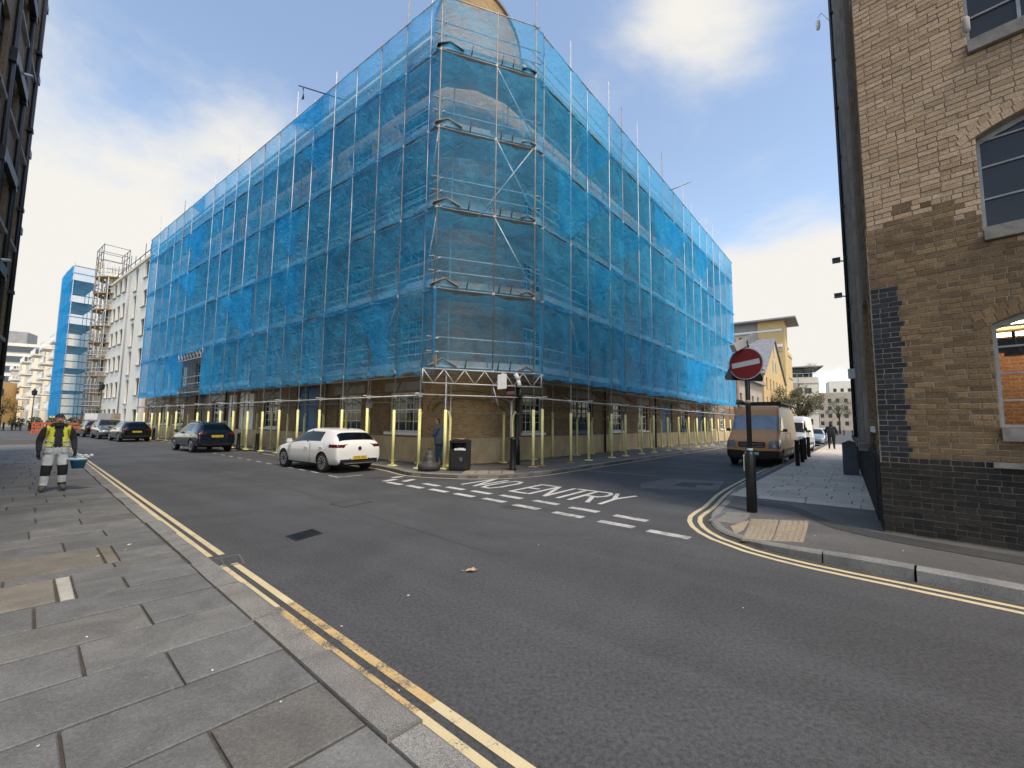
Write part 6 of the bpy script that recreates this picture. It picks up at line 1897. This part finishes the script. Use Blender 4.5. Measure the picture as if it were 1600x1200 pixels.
    for sgn in (1, -1):
        mx, mz = mirror; y0 = sgn * W * .47; mm = MB()
        mm.path([(mx, y0, mz - .03), (mx - .0, y0 + sgn * .10, mz)], .02, 5)
        mm.hexa([(mx - .05, y0 + sgn * .07, mz - .05), (mx + .09, y0 + sgn * .08, mz - .045), (mx + .07, y0 + sgn * .22, mz - .03), (mx - .05, y0 + sgn * .24, mz - .04), (mx - .05, y0 + sgn * .07, mz + .075), (mx + .06, y0 + sgn * .08, mz + .07), (mx + .04, y0 + sgn * .21, mz + .07), (mx - .05, y0 + sgn * .23, mz + .08)])
        obj('wing_mirror', mm, M[paint if cat == 'car' else 'trim_black'], root, world=False)
    for hx, hz, hy in handles:
        for sgn in (1, -1):
            mm = MB(); mm.box(hx - .10, hx + .10, sgn * hy - .012, sgn * hy + .022, hz - .014, hz + .014); obj('door_handle', mm, M[paint], root, world=False)
    if plate:
        px, pz, text, mt, face = plate
        mm = MB(); mm.box(-.006, .006, -.26, .26, -.056, .056, lambda x, y, z: Vector((px + x, y, pz + z))); pl = obj('number_plate', mm, M[mt], root, world=False)
        if text:
            cu = bpy.data.curves.new('plate_letters', 'FONT'); cu.body = text; cu.size = .105; cu.align_x = 'CENTER'; cu.align_y = 'CENTER'; cu.extrude = .0008
            to = bpy.data.objects.new('t', cu); COL.objects.link(to); tm_ = evaluated(to); bpy.data.objects.remove(to); bpy.data.curves.remove(cu)
            R_ = Matrix.Translation((px + face * .0075, 0, pz)) @ Matrix.Rotation(rad(90) * face, 4, 'Z') @ Matrix.Rotation(rad(90), 4, 'X')
            tm_.transform(R_); tm_.materials.clear(); tm_.materials.append(M['trim_black']); link('plate_letters', tm_, pl, False)
    if extra: extra(root)
    return root
HATCH = [(2.14, .30, .56, .58, .66, .58), (2.09, .22, .66, .70, .79, .70), (1.80, .19, .76, .82, .87, .76), (1.30, .18, .86, .93, .895, .78), (.98, .18, .905, .99, .895, .77), (.55, .18, .93, 1.24, .895, .70), (.10, .18, .95, 1.42, .895, .635), (-.24, .18, .955, 1.455, .895, .63), (-.34, .18, .96, 1.46, .895, .63), (-1.22, .18, .975, 1.445, .895, .61), (-1.36, .18, .985, 1.43, .89, .60), (-1.72, .20, 1.03, 1.36, .875, .565), (-2.00, .24, .985, 1.04, .845, .67), (-2.09, .28, .90, .93, .82, .70), (-2.14, .34, .70, .72, .76, .66)]
HFLAG = {4: 'WS', 5: 'WS', 6: 'S', 7: 'S', 8: 'S', 11: 'R'}
def hatch_preds(lz=.80, dark=True):
    return [('taillight', lambda c, n: c.x < -1.66 and lz + .03 < c.z < lz + .135 and abs(c.y) > .40 + max(0, (c.x + 2.1)) * .0 and n.x < .3 and (abs(c.y) > .62 - (c.z - lz) * 1.3)),
            ('headlight', lambda c, n: c.x > 1.62 and .60 < c.z < .74 and abs(c.y) > .42),
            ('grille', lambda c, n: c.x > 1.9 and .26 < c.z < .44 and abs(c.y) < .6 and n.x > .3),
            ('bumper', lambda c, n: c.x < -1.88 and c.z < .455 and abs(c.y) < .70), ('sill_trim', lambda c, n: c.z < .275),
            ('pillar', lambda c, n: -.345 < c.x < -.235 and .985 < c.z < 1.36 and abs(n.y) > .5)]
AZL = lambda: math.atan2(FL.d.y, FL.d.x)      # cars face up the left street
rzL = math.atan2(FL.d.y, FL.d.x); rzR = math.atan2(FR.d.y, FR.d.x)
def badge(root):
    mm = MB(); mm.lathe([(.062, -2.128), (.066, -2.135), (.062, -2.142)], 20, (0, 0, .80), axis='x'); o = obj('badge', mm, M['trim_black'], root, world=False)
    mm = MB(); mm.lathe([(.05, -2.1422), (.05, -2.1435)], 20, (0, 0, .80), axis='x'); link('badge_ring', mm.mesh('badge_ring', M['rim_dark']), o, False)
    mm = MB(); mm.hexa([(-.75, -.05, 1.42), (-.70, -.05, 1.47), (-.70, .05, 1.47), (-.75, .05, 1.42), (-.72, -.01, 1.47), (-.68, -.01, 1.5), (-.68, .01, 1.5), (-.72, .01, 1.47)]); 
    mm = MB(); mm.path([(-1.35, 0, 1.43), (-1.42, 0, 1.475), (-1.47, 0, 1.475)], [.03, .022, .008], 6); obj('roof_aerial', mm, M['trim_black'], root, world=False)
    mm = MB(); mm.box(-2.165, -2.06, -.56, .56, .30, .335); obj('bumper_strip', mm, M['rim_silver'], root, world=False)
    mm = MB(); mm.hexa([(-2.02, -.60, 1.06), (-2.02, .60, 1.06), (-2.03, .60, 1.085), (-2.03, -.60, 1.085), (-2.04, -.60, 1.06), (-2.04, .60, 1.06), (-2.05, .60, 1.085), (-2.05, -.60, 1.085)]); 
    for s_ in (1, -1):
        mm = MB(); mm.box(-.55, -.54, s_ * .892 - .004, s_ * .892 + .004, .28, .95); mm.box(.92, .93, s_ * .888 - .004, s_ * .888 + .004, .32, .9); obj('door_seam', mm, M['trim_black'], root, world=False)
gp_ = FL(3.85, 2.95)
car('parked_car', 'white hatchback parked by the scaffold, seen from behind with yellow plate', 'car', HATCH, HFLAG, (4.28, 1.79, 1.46), 'paint_white', (1.33, -1.30), .325, hatch_preds(), (gp_.x, gp_.y, 0), rzL, plate=(-2.155, .50, 'LM22 YKU', 'plate_yellow', -1), extra=badge, rim='rim_silver', spokes=9, group='cars parked along the left street', handles=((-.28, .80, .892), (-1.22, .83, .886)), mirror=(.72, .99))
SUV = [(x, a + .05, b * 1.07, c * 1.10, d, e) for x, a, b, c, d, e in HATCH]
p_ = FL(16.6, 2.85)
def roofr(root):
    for s_ in (1, -1):
        mm = MB(); mm.path([(.1, s_ * .60, 1.55), (0, s_ * .60, 1.61), (-1.4, s_ * .585, 1.60), (-1.55, s_ * .58, 1.53)], .016, 6); obj('roof_rail', mm, M['rim_silver'], root, world=False)
car('parked_car', 'dark blue crossover with yellow rear plate parked between the white and black cars', 'car', SUV, HFLAG, (4.25, 1.83, 1.58), 'paint_navy', (1.31, -1.29), .345, hatch_preds(.90), (p_.x, p_.y, 0), rzL, plate=(-2.14, .84, 'RF19 NLK', 'plate_yellow', -1), rim='rim_silver', spokes=6, extra=roofr, group='cars parked along the left street', handles=((-.28, .86, .912), (-1.22, .89, .906)), mirror=(.72, 1.06))
p_ = FL(31.6, 2.9)
car('parked_car', 'black hatchback parked with its tail towards us near the white flats', 'car', HATCH, HFLAG, (4.3, 1.80, 1.50), 'paint_black', (1.33, -1.30), .33, hatch_preds(), (p_.x, p_.y, 0), rzL, plate=(-2.165, .74, 'KX68 LTE', 'plate_yellow', -1), rim='rim_silver', spokes=5, group='cars parked along the left street')
p_ = FL(37.6, 3.0)
car('parked_car', 'dark grey car parked facing us behind the black hatchback', 'car', SUV, HFLAG, (4.3, 1.82, 1.62), 'paint_grey', (1.33, -1.30), .34, hatch_preds(), (p_.x, p_.y, 0), rzL + math.pi, plate=(2.16, .45, '', 'plate_white', 1), rim='rim_silver', spokes=5, group='cars parked along the left street')
p_ = FL(43.4, 3.1)
car('parked_car', 'farthest dark car in the left row, by the orange barriers', 'car', HATCH, HFLAG, (4.2, 1.78, 1.46), 'paint_black', (1.33, -1.30), .32, hatch_preds(), (p_.x, p_.y, 0), rzL, rim='rim_silver', spokes=5, group='cars parked along the left street')
# vans and cars of the right street
VAN = [(2.95, .36, .92, .98, .86, .72), (2.92, .28, 1.02, 1.10, .95, .84), (2.72, .25, 1.14, 1.24, .985, .88), (2.28, .24, 1.28, 1.42, .995, .90), (1.70, .24, 1.34, 2.30, .995, .87), (1.64, .24, 1.34, 2.38, .995, .86), (1.42, .24, 1.34, 2.55, .995, .85), (1.15, .24, 1.34, 2.60, .995, .84), (.6, .24, 1.34, 2.62, .995, .85), (-2.6, .24, 1.34, 2.62, .995, .85), (-2.88, .26, 1.34, 2.60, .985, .84), (-2.94, .30, 1.30, 2.50, .97, .82), (-2.95, .36, 1.25, 2.40, .95, .80)]
VPRED = [('headlight', lambda c, n: c.x > 2.42 and .78 + .10 * (2.9 - c.x) < c.z < 1.08 + .1 * (2.9 - c.x) and abs(c.y) > .60),
         ('grille', lambda c, n: c.x > 2.6 and .82 < c.z < 1.03 and abs(c.y) < .50), ('bumper', lambda c, n: c.x > 1.95 and c.z < .68 and n.x > -.2 or c.z < .42),
         ]
def van_extra(paint, text=None, rack=True):
    def fn(root):
        for s_ in (1, -1):
            mm = MB(); y = lambda z: s_ * (.948 - (z - 1.34) * .068 + .006)
            mm.face([(2.05, y(1.42), 1.42), (1.15, y(1.40), 1.40), (1.15, y(2.05), 2.05), (1.55, y(2.05), 2.05)]); obj('side_window', mm, M['car_glass'], root, world=False, recalc=False)
            mm = MB(); mm.box(.95, .965, s_ * .99 - .006, s_ * .99 + .006, .35, 1.33); mm.box(-.55, -.535, s_ * .99 - .006, s_ * .99 + .006, .35, 1.33); mm.box(-.55, .96, s_ * .972 - .012, s_ * .972 + .012, 1.36, 1.38); obj('door_seam', mm, M['trim_black'], root, world=False)
            mm = MB(); mm.box(-1.5, 1.9, s_ * 1.0 - .012, s_ * 1.0 + .012, .60, .72); obj('side_moulding', mm, M['trim_black'], root, world=False)
        mm = MB()
        for z in (.85, .91, .97): mm.box(2.96, 2.998, -.44, .44, z - .008, z + .012)
        obj('grille_bar', mm, M['rim_silver'], root, world=False)
        mm = MB()
        for s_ in (1, -1): mm.path([(2.36, s_ * .62, 1.385), (2.70, s_ * .56, 1.235), (2.88, s_ * .50, 1.10)], .012, 5)
        obj('bonnet_crease', mm, M['board_wood'], root, world=False)
        mm = MB(); mm.box(2.955, 2.99, -.47, .47, .80, 1.03); obj('grille', mm, M['trim_black'], root, world=False)
        mm = MB(); mm.path([(2.40, -.75, 1.37), (2.36, -.05, 1.41)], .014, 5); mm.path([(2.40, .15, 1.38), (2.36, .75, 1.40)], .014, 5); obj('wiper', mm, M['trim_black'], root, world=False)
        if rack:
            mm = MB()
            for x in (1.1, .2, -.8, -1.8, -2.6): mm.box(x - .04, x + .04, -.86, .86, 2.72, 2.77)
            for s_ in (1, -1): mm.box(-2.75, 1.35, s_ * .86 - .035, s_ * .86 + .035, 2.68, 2.76)
            for x in (1.0, -2.5):
                for s_ in (1, -1): mm.box(x - .03, x + .03, s_ * .82 - .03, s_ * .82 + .03, 2.52, 2.7)
            obj('roof_rack', mm, M['trim_black'], root, world=False)
            mm = MB(); mm.tube((1.45, -.78, 2.82), (-2.6, -.78, 2.82), .07, 10); obj('pipe_carrier', mm, M['rim_silver'], root, world=False)
        if text:
            cu = bpy.data.curves.new('van_letters', 'FONT'); cu.body = text; cu.size = .17; cu.align_x = 'CENTER'; cu.extrude = .001
            to = bpy.data.objects.new('t', cu); COL.objects.link(to); me = evaluated(to); bpy.data.objects.remove(to); bpy.data.curves.remove(cu)
            me.transform(Matrix.Translation((1.56, .02, 2.40)) @ Matrix.Rotation(rad(-40), 4, 'Y') @ Matrix.Rotation(rad(90), 4, 'Z') @ Matrix.Rotation(rad(90), 4, 'X'))
            me.materials.clear(); me.materials.append(M['trim_black']); link('van_letters', me, root, False)
    return fn
p_ = FR(12.2, 7.85)
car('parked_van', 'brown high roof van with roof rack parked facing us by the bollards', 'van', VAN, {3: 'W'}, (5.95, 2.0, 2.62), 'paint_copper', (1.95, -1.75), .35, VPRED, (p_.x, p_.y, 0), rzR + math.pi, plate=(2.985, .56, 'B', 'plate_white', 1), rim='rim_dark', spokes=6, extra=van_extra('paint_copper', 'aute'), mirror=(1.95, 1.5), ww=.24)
p_ = FR(20.5, 7.95)
car('parked_van', 'white van parked behind the brown van', 'van', VAN, {3: 'W'}, (5.6, 2.0, 2.3), 'paint_vanwhite', (1.85, -1.65), .34, VPRED, (p_.x, p_.y, 0), rzR + math.pi, plate=None, rim='rim_dark', spokes=6, extra=van_extra('paint_vanwhite', None, False), mirror=(1.85, 1.4), ww=.24)
p_ = FR(35.5, 7.9)
car('parked_car', 'blue grey small car parked facing us beyond the white van', 'car', HATCH, HFLAG, (4.1, 1.78, 1.5), 'paint_steel', (1.28, -1.27), .32, hatch_preds(), (p_.x, p_.y, 0), rzR + math.pi, plate=(2.07, .52, '', 'plate_white', 1), rim='rim_silver', spokes=5, group='cars parked along the right street')
p_ = FR(41.8, 7.9)
car('parked_car', 'pale car half hidden behind the blue grey car and the walking man', 'car', HATCH, HFLAG, (4.2, 1.8, 1.5), 'paint_vanwhite', (1.33, -1.30), .32, hatch_preds(), (p_.x, p_.y, 0), rzR + math.pi, rim='rim_silver', spokes=5, group='cars parked along the right street')
# ------------------------------------------------------------------ people: one skinned body each, clothes lifted off it
def skin_mesh(joints, edges, root, lev=2):
    names = list(joints)
    me = bpy.data.meshes.new('body'); me.from_pydata([joints[n][:3] for n in names], [(names.index(a), names.index(b)) for a, b in edges], [])
    ob = bpy.data.objects.new('body', me); COL.objects.link(ob)
    ob.modifiers.new('k', 'SKIN')
    if not me.skin_vertices: me.skin_vertices.new() if hasattr(me.skin_vertices, 'new') else None
    for i, n in enumerate(names):
        sv = me.skin_vertices[0].data[i]; r = joints[n][3:]
        sv.radius = (r[0], r[1] if len(r) > 1 else r[0]); sv.use_root = (n == root)
    s = ob.modifiers.new('s', 'SUBSURF'); s.levels = lev; s.render_levels = lev
    out = evaluated(ob); drop(ob); return out
def hand(wrist, d, palm_n, thumb, curl, mat, parent, size=1.0):
    """palm with four curled fingers and a thumb; d = direction of the fingers, palm_n = palm normal"""
    d = Vector(d).normalized(); n = Vector(palm_n).normalized(); s = d.cross(n).normalized() * thumb; w = Vector(wrist)
    J = {'w': (*(w - d * .02), .026 * size, .02 * size), 'p': (*(w + d * .045 * size), .036 * size, .018 * size)}; E = [('w', 'p')]
    for i, (off, ln) in enumerate(((.030, .075), (.010, .083), (-.011, .078), (-.031, .060))):
        b = w + d * .075 * size + s * off * size; a1 = curl * .5; a2 = curl * 1.15
        k1 = b + (d * math.cos(a1) + n * math.sin(a1)) * ln * .5 * size; k2 = k1 + (d * math.cos(a2) + n * math.sin(a2)) * ln * .5 * size
        for q, v, r in (('b', b, .0115), ('k', k1, .010), ('t', k2, .0085)): J[q + str(i)] = (*v, r * size, r * size)
        E += [('p', 'b' + str(i)), ('b' + str(i), 'k' + str(i)), ('k' + str(i), 't' + str(i))]
    t0 = w + d * .02 * size + s * .032 * size; t1 = t0 + (d * .6 + s * .55 + n * .4).normalized() * .035 * size; t2 = t1 + (d * .85 + n * .4).normalized() * .03 * size
    J['x0'] = (*t0, .013 * size, .013 * size); J['x1'] = (*t1, .0115 * size, .0115 * size); J['x2'] = (*t2, .0095 * size, .0095 * size)
    E += [('p', 'x0'), ('x0', 'x1'), ('x1', 'x2')]
    me = skin_mesh(J, E, 'p', 1); me.materials.clear(); me.materials.append(M[mat])
    for p in me.polygons: p.use_smooth = True
    return link('glove' if mat == 'cloth_black' else 'hand', me, parent, False)
def shell(me, pred, dist, name, mat, parent, noise_amp=.0):
    """a garment: the body faces that satisfy pred, pushed out along their normals and closed at the hem"""
    vn = [v.normal.copy() for v in me.vertices]; mp = {}; m = MB(); edges = {}
    for p in me.polygons:
        if not pred(p.center, p.normal): continue
        f = []
        for i in p.vertices:
            if i not in mp:
                mp[i] = len(m.v); co = me.vertices[i].co
                m.v.append(co + vn[i] * (dist + noise_amp * noise.noise(co * 9)))
            f.append(mp[i])
        m.f.append(tuple(f)); m.m.append(0); m.s.append(True)
        for a, b in zip(p.vertices, list(p.vertices[1:]) + [p.vertices[0]]):
            k = (min(a, b), max(a, b)); edges[k] = edges.get(k, 0) + 1
    for (a, b), c in edges.items():
        if c == 1:
            q = len(m.v); m.v += [me.vertices[a].co + vn[a] * .001, me.vertices[b].co + vn[b] * .001]
            m.f.append((mp[a], mp[b], q + 1, q)); m.m.append(0); m.s.append(False)
    if m.f: return obj(name, m, M[mat], parent, world=False)
SK = [('pel', 'sp'), ('sp', 'ch'), ('ch', 'nk'), ('nk', 'h0'), ('h0', 'h1'), ('h1', 'h2'), ('h0', 'nose')]
for s_ in 'LR': SK += [('ch', 'cl' + s_), ('cl' + s_, 'sh' + s_), ('sh' + s_, 'el' + s_), ('el' + s_, 'wr' + s_), ('pel', 'hp' + s_), ('hp' + s_, 'kn' + s_), ('kn' + s_, 'an' + s_), ('an' + s_, 'to' + s_)]
def person(label, loc, rz, over, zones, scale=1.0, bulk=1.0, lev=2):
    J = {'pel': (0, 0, .96, .155 * bulk, .12 * bulk), 'sp': (0, .0, 1.14, .15 * bulk, .115 * bulk), 'ch': (0, 0, 1.36, .17 * bulk, .12 * bulk), 'nk': (0, .01, 1.50, .058, .058), 'h0': (0, .03, 1.58, .070, .078), 'h1': (0, .025, 1.67, .080, .095), 'h2': (0, .015, 1.735, .055, .065), 'nose': (0, .125, 1.615, .016, .014)}
    for s_, q in (('L', -1), ('R', 1)):
        J.update({'cl' + s_: (q * .10, 0, 1.42, .075, .075), 'sh' + s_: (q * .20, 0, 1.415, .068 * bulk, .066 * bulk), 'el' + s_: (q * .27, -.02, 1.13, .052 * bulk, .052 * bulk), 'wr' + s_: (q * .30, .06, .88, .034, .034), 'hp' + s_: (q * .095, 0, .90, .105 * bulk, .105 * bulk), 'kn' + s_: (q * .11, .01, .50, .072 * bulk, .072 * bulk), 'an' + s_: (q * .12, -.02, .10, .052, .052), 'to' + s_: (q * .14, .14, .045, .042, .038)})
    for k, v in over.items(): J[k] = tuple(v) + tuple(J[k][3:]) if len(v) == 3 else tuple(v)
    root = thing('person', label, 'person', loc, None, rz); root.scale = (scale,) * 3
    me = skin_mesh(J, SK, 'pel', lev)
    mats = sorted({z for _, z in zones}); me.materials.clear()
    for z in mats: me.materials.append(M[z])
    def seg(c):
        best = None
        for a, b in SK:
            pa, pb = Vector(J[a][:3]), Vector(J[b][:3]); d = pb - pa; t = max(0, min(1, (c - pa).dot(d) / d.length_squared)); q = (c - pa - d * t).length - (J[a][3] * (1 - t) + J[b][3] * t)
            if best is None or q < best[0]: best = (q, a, b, t)
        return best
    for p in me.polygons:
        p.use_smooth = True; _, a, b, t = seg(p.center)
        for fn, z in zones:
            if fn(p.center, a, b, t): p.material_index = mats.index(z); break
    body = link('body', me, root, False)
    for q in (-1, 1):
        hc = Vector(J['h1'][:3]); f = (Vector(J['nose'][:3]) - Vector(J['h0'][:3])); f.z = 0; f.normalize(); s = Vector((f.y, -f.x, 0))
        m = MB(); m.lathe([(.004, -.008), (.012, -.004), (.012, .004), (.004, .008)], 8, hc + f * .082 + s * q * .033 + Vector((0, 0, -.015)), axis='y'); obj('eye', m, M['hair_dark'], root, world=False)
        m = MB(); m.lathe([(.01, -.03), (.022, -.015), (.024, .01), (.012, .03)], 8, hc + s * q * .079 + Vector((0, 0, -.03))); obj('ear', m, M['skin'], root, world=False)
    m = MB(); m.box(-.025, .025, -.004, .006, -.004, .004, lambda x, y, z: Vector(J['h0'][:3]) + s * x + f * (.083 + y) + Vector((0, 0, z - .012))); obj('mouth', m, M['light_red'], root, world=False)
    return root, me, J
HEAD = lambda a, b: a in ('h0', 'h1', 'nk') and b in ('h0', 'h1', 'h2', 'nose')
LEG = lambda a, b: a[:2] in ('hp', 'kn') or b[:2] == 'hp'
FOOT = lambda a, b: b[:2] == 'to'
ARM = lambda a, b: b[:2] in ('el', 'wr')
# worker on the near pavement
zones = [(lambda c, a, b, t: FOOT(a, b) or c.z < .09, 'shoe_grey'), (lambda c, a, b, t: HEAD(a, b) and c.z > 1.70, 'hair_dark'), (lambda c, a, b, t: HEAD(a, b) and (c.z < 1.548 or (c.y < .0)), 'hair_dark'), (lambda c, a, b, t: HEAD(a, b), 'skin'),
         (lambda c, a, b, t: (LEG(a, b) or c.z < .99) and not ARM(a, b) and .36 < c.z < .60 and c.y > -.06, 'cloth_black'), (lambda c, a, b, t: (LEG(a, b) or c.z < .97) and not ARM(a, b) and c.z < .20 and c.x < .0 and c.y > -.02, 'cloth_black'), (lambda c, a, b, t: (LEG(a, b) or c.z < .99) and not ARM(a, b), 'cloth_white'), (lambda c, a, b, t: True, 'cloth_navy')]
wrz = math.atan2(-9.2, 9.9)
wd = Vector((-9.98, 9.50, PAV)); face = math.atan2(-wd.y, -wd.x) - math.pi / 2
wk, wme, WJ = person('worker in dark jacket, yellow vest and white trousers carrying a blue tub', wd, face + .12,
    {'elR': (.275, -.04, 1.14, .064, .064), 'wrR': (.275, .04, .89, .045, .045), 'elL': (-.275, -.05, 1.14, .064, .064), 'wrL': (-.29, .06, .90, .045, .045), 'sp': (0, 0, 1.12, .185, .15), 'pel': (0, 0, .95, .175, .145), 'hpL': (-.10, 0, .90), 'knL': (-.125, .03, .50, .092, .092), 'anL': (-.14, -.02, .13, .075, .075), 'toL': (-.17, .13, .045), 'hpR': (.10, 0, .90), 'knR': (.135, .03, .50, .092, .092), 'anR': (.15, -.01, .13, .075, .075), 'toR': (.20, .14, .045)}, zones, .965, 1.12, 3)
shell(wme, lambda c, n: 1.0 < c.z < 1.47 and (.07 < abs(c.x) < .19 or (c.y < -.02 and abs(c.x) < .19)), .013, 'hi_vis_vest', 'cloth_hivis', wk, .006)
shell(wme, lambda c, n: (1.10 < c.z < 1.145 or 1.0 < c.z < 1.03) and (.075 < abs(c.x) < .19 or (c.y < -.02 and abs(c.x) < .19)), .018, 'reflective_band', 'cloth_silver', wk)
shell(wme, lambda c, n: c.z > 1.655 and abs(c.x) < .12 and (c.y < .09 or c.z > 1.68), .012, 'woolly_hat', 'cloth_navy', wk, .004)
shell(wme, lambda c, n: 1.455 < c.z < 1.525 and abs(c.x) < .13 and c.y < .09, .028, 'hood_collar', 'cloth_navy', wk, .012)
shell(wme, lambda c, n: .86 < c.z < .99 and abs(c.x) < .22 and not (c.y > 0 and abs(c.x) < .06), .012, 'trouser_pocket', 'cloth_white', wk, .01)
hand(WJ['wrR'][:3], (.02, .10, -1), (-.5, .4, 0), 1, .6, 'cloth_black', wk, 1.15)
hand(WJ['wrL'][:3], (-.12, .10, -1), (.7, .3, 0), -1, 1.2, 'cloth_black', wk, 1.15)
wk_m = Matrix.Translation(wd) @ Matrix.Rotation(face + .12, 4, 'Z') @ Matrix.Scale(.965, 4)
tubp = wk_m @ Vector((-.36, .12, .50))
tb = thing('plastering_tub', 'blue tub wrapped in clear film carried in the hand of the worker', 'tub', tubp)
m = MB(); m.lathe([(.10, 0), (.135, .15), (.145, .155), (.147, .168), (.125, .16), (.095, .02)], 20, tubp); obj('tub', m, M['tub_blue'], tb)
m = MB(); m.lathe([(.17, .18), (.19, .21), (.16, .235), (.08, .225)], 20, tubp); 
for i in range(9):
    a = i * .7; p = tubp + Vector((math.cos(a) * .10, math.sin(a) * .10, .18)); m.face([p, p + Vector((math.cos(a + 1) * .09, math.sin(a + 1) * .09, .05)), p + Vector((math.cos(a + 2) * .07, math.sin(a) * .07, .08))])
obj('clear_film', m, M['tub_film'], tb, recalc=False)
hp_ = wk_m @ (Vector(WJ['wrL'][:3]) + Vector((-.015, .03, -.09)))
m = MB(); m.path([tubp + Vector((-.13, .02, .16)), tubp.lerp(hp_, .8) + Vector((-.04, 0, .06)), hp_, tubp.lerp(hp_, .6) + Vector((.08, 0, .06)), tubp + Vector((.13, -.02, .16))], .008, 5); obj('handle', m, M['galvanised'], tb)
gp3 = hp_ + Vector((.0, 0, .0)); m = MB()
for i in range(5):
    p = hp_ + Vector((.10 + .045 * i, .02 * i, -.02 - .03 * (i % 2))); m.lathe([(.02, -.03), (.045, 0), (.02, .035)], 7, p)
m.path([hp_, hp_ + Vector((.16, 0, 0))], .015, 5)
rg = obj('white_rag', m, M['cloth_white']); tag(rg, 'crumpled white rag held above the blue tub', 'rag')
# man with phone beside the bollard
zones2 = [(lambda c, a, b, t: FOOT(a, b) or c.z < .08, 'cloth_black'), (lambda c, a, b, t: HEAD(a, b) and (c.z > 1.66 and c.y < .10 or c.y < .03), 'hair_dark'), (lambda c, a, b, t: HEAD(a, b), 'skin'), (lambda c, a, b, t: ARM(a, b), 'denim_jacket'), (lambda c, a, b, t: LEG(a, b) or c.z < .93, 'jeans'), (lambda c, a, b, t: True, 'denim_jacket')]
pw = Vector((-2.60, 15.6, PAV))
pm_, pme_, PJ = person('man in grey blue jacket and jeans reading a phone beside the bell bollard', pw, rad(72),
    {'elL': (-.25, .10, 1.12), 'wrL': (-.10, .32, 1.22), 'elR': (.25, .10, 1.12), 'wrR': (.08, .32, 1.20), 'ch': (0, -.02, 1.36, .185, .135), 'sp': (0, 0, 1.14, .175, .135), 'nk': (0, .03, 1.50), 'h0': (0, .085, 1.565), 'h1': (0, .085, 1.655), 'h2': (0, .06, 1.725), 'nose': (0, .185, 1.575), 'anR': (.10, -.10, .10), 'toR': (.12, .06, .045), 'anL': (-.10, .02, .10)}, zones2, 1.0, 1.1)
shell(pme_, lambda c, n: .80 < c.z < 1.42 and math.hypot(c.x, c.y + .02) < .29 and not (c.y > .17), .022, 'jacket', 'denim_jacket', pm_, .012)
hand(PJ['wrL'][:3], (.35, .8, .25), (.3, -.3, 1), 1, .8, 'skin', pm_); hand(PJ['wrR'][:3], (-.3, .8, .3), (-.3, -.3, 1), -1, .8, 'skin', pm_)
pmx = Matrix.Translation(pw) @ Matrix.Rotation(rad(72), 4, 'Z')
ph = MB(); c = pmx @ Vector((-.01, .41, 1.28)); ph.box(-.036, .036, -.075, .075, -.005, .005, lambda x, y, z: c + (pmx.to_3x3() @ Vector((x, y * .8 + z * -.5, y * .55 + z)))); tag(obj('phone', ph, M['black_plastic']), 'black phone held up by the man in the grey blue jacket', 'phone')
# man walking away on the right pavement
zones3 = [(lambda c, a, b, t: FOOT(a, b) or c.z < .08, 'cloth_black'), (lambda c, a, b, t: HEAD(a, b) and (c.z > 1.60 or c.y < .05), 'hair_dark'), (lambda c, a, b, t: HEAD(a, b), 'skin'), (lambda c, a, b, t: ARM(a, b), 'cloth_navy'), (lambda c, a, b, t: LEG(a, b) or c.z < .93, 'cloth_black'), (lambda c, a, b, t: True, 'cloth_navy')]
pa = Vector((21.6, 29.1, PAV + .04))
pa_, ame, AJ = person('man in dark jacket and dark trousers walking away on the right pavement', pa, rzR - math.pi / 2,
    {'anL': (-.12, -.16, .13), 'toL': (-.13, -.02, .05), 'knL': (-.11, .0, .50), 'anR': (.12, .16, .10), 'toR': (.14, .31, .045), 'knR': (.12, .12, .52), 'elL': (-.30, .02, 1.14), 'wrL': (-.30, .16, .93), 'elR': (.31, -.06, 1.14), 'wrR': (.33, .02, .90)}, zones3, 1.05, 1.22)
shell(ame, lambda c, n: .84 < c.z < 1.45 and abs(c.x) < .25, .02, 'jacket', 'cloth_navy', pa_, .01)
hand(AJ['wrL'][:3], (0, .2, -1), (.6, .3, 0), -1, .6, 'skin', pa_); hand(AJ['wrR'][:3], (0, .1, -1), (-.6, .3, 0), 1, .6, 'skin', pa_)
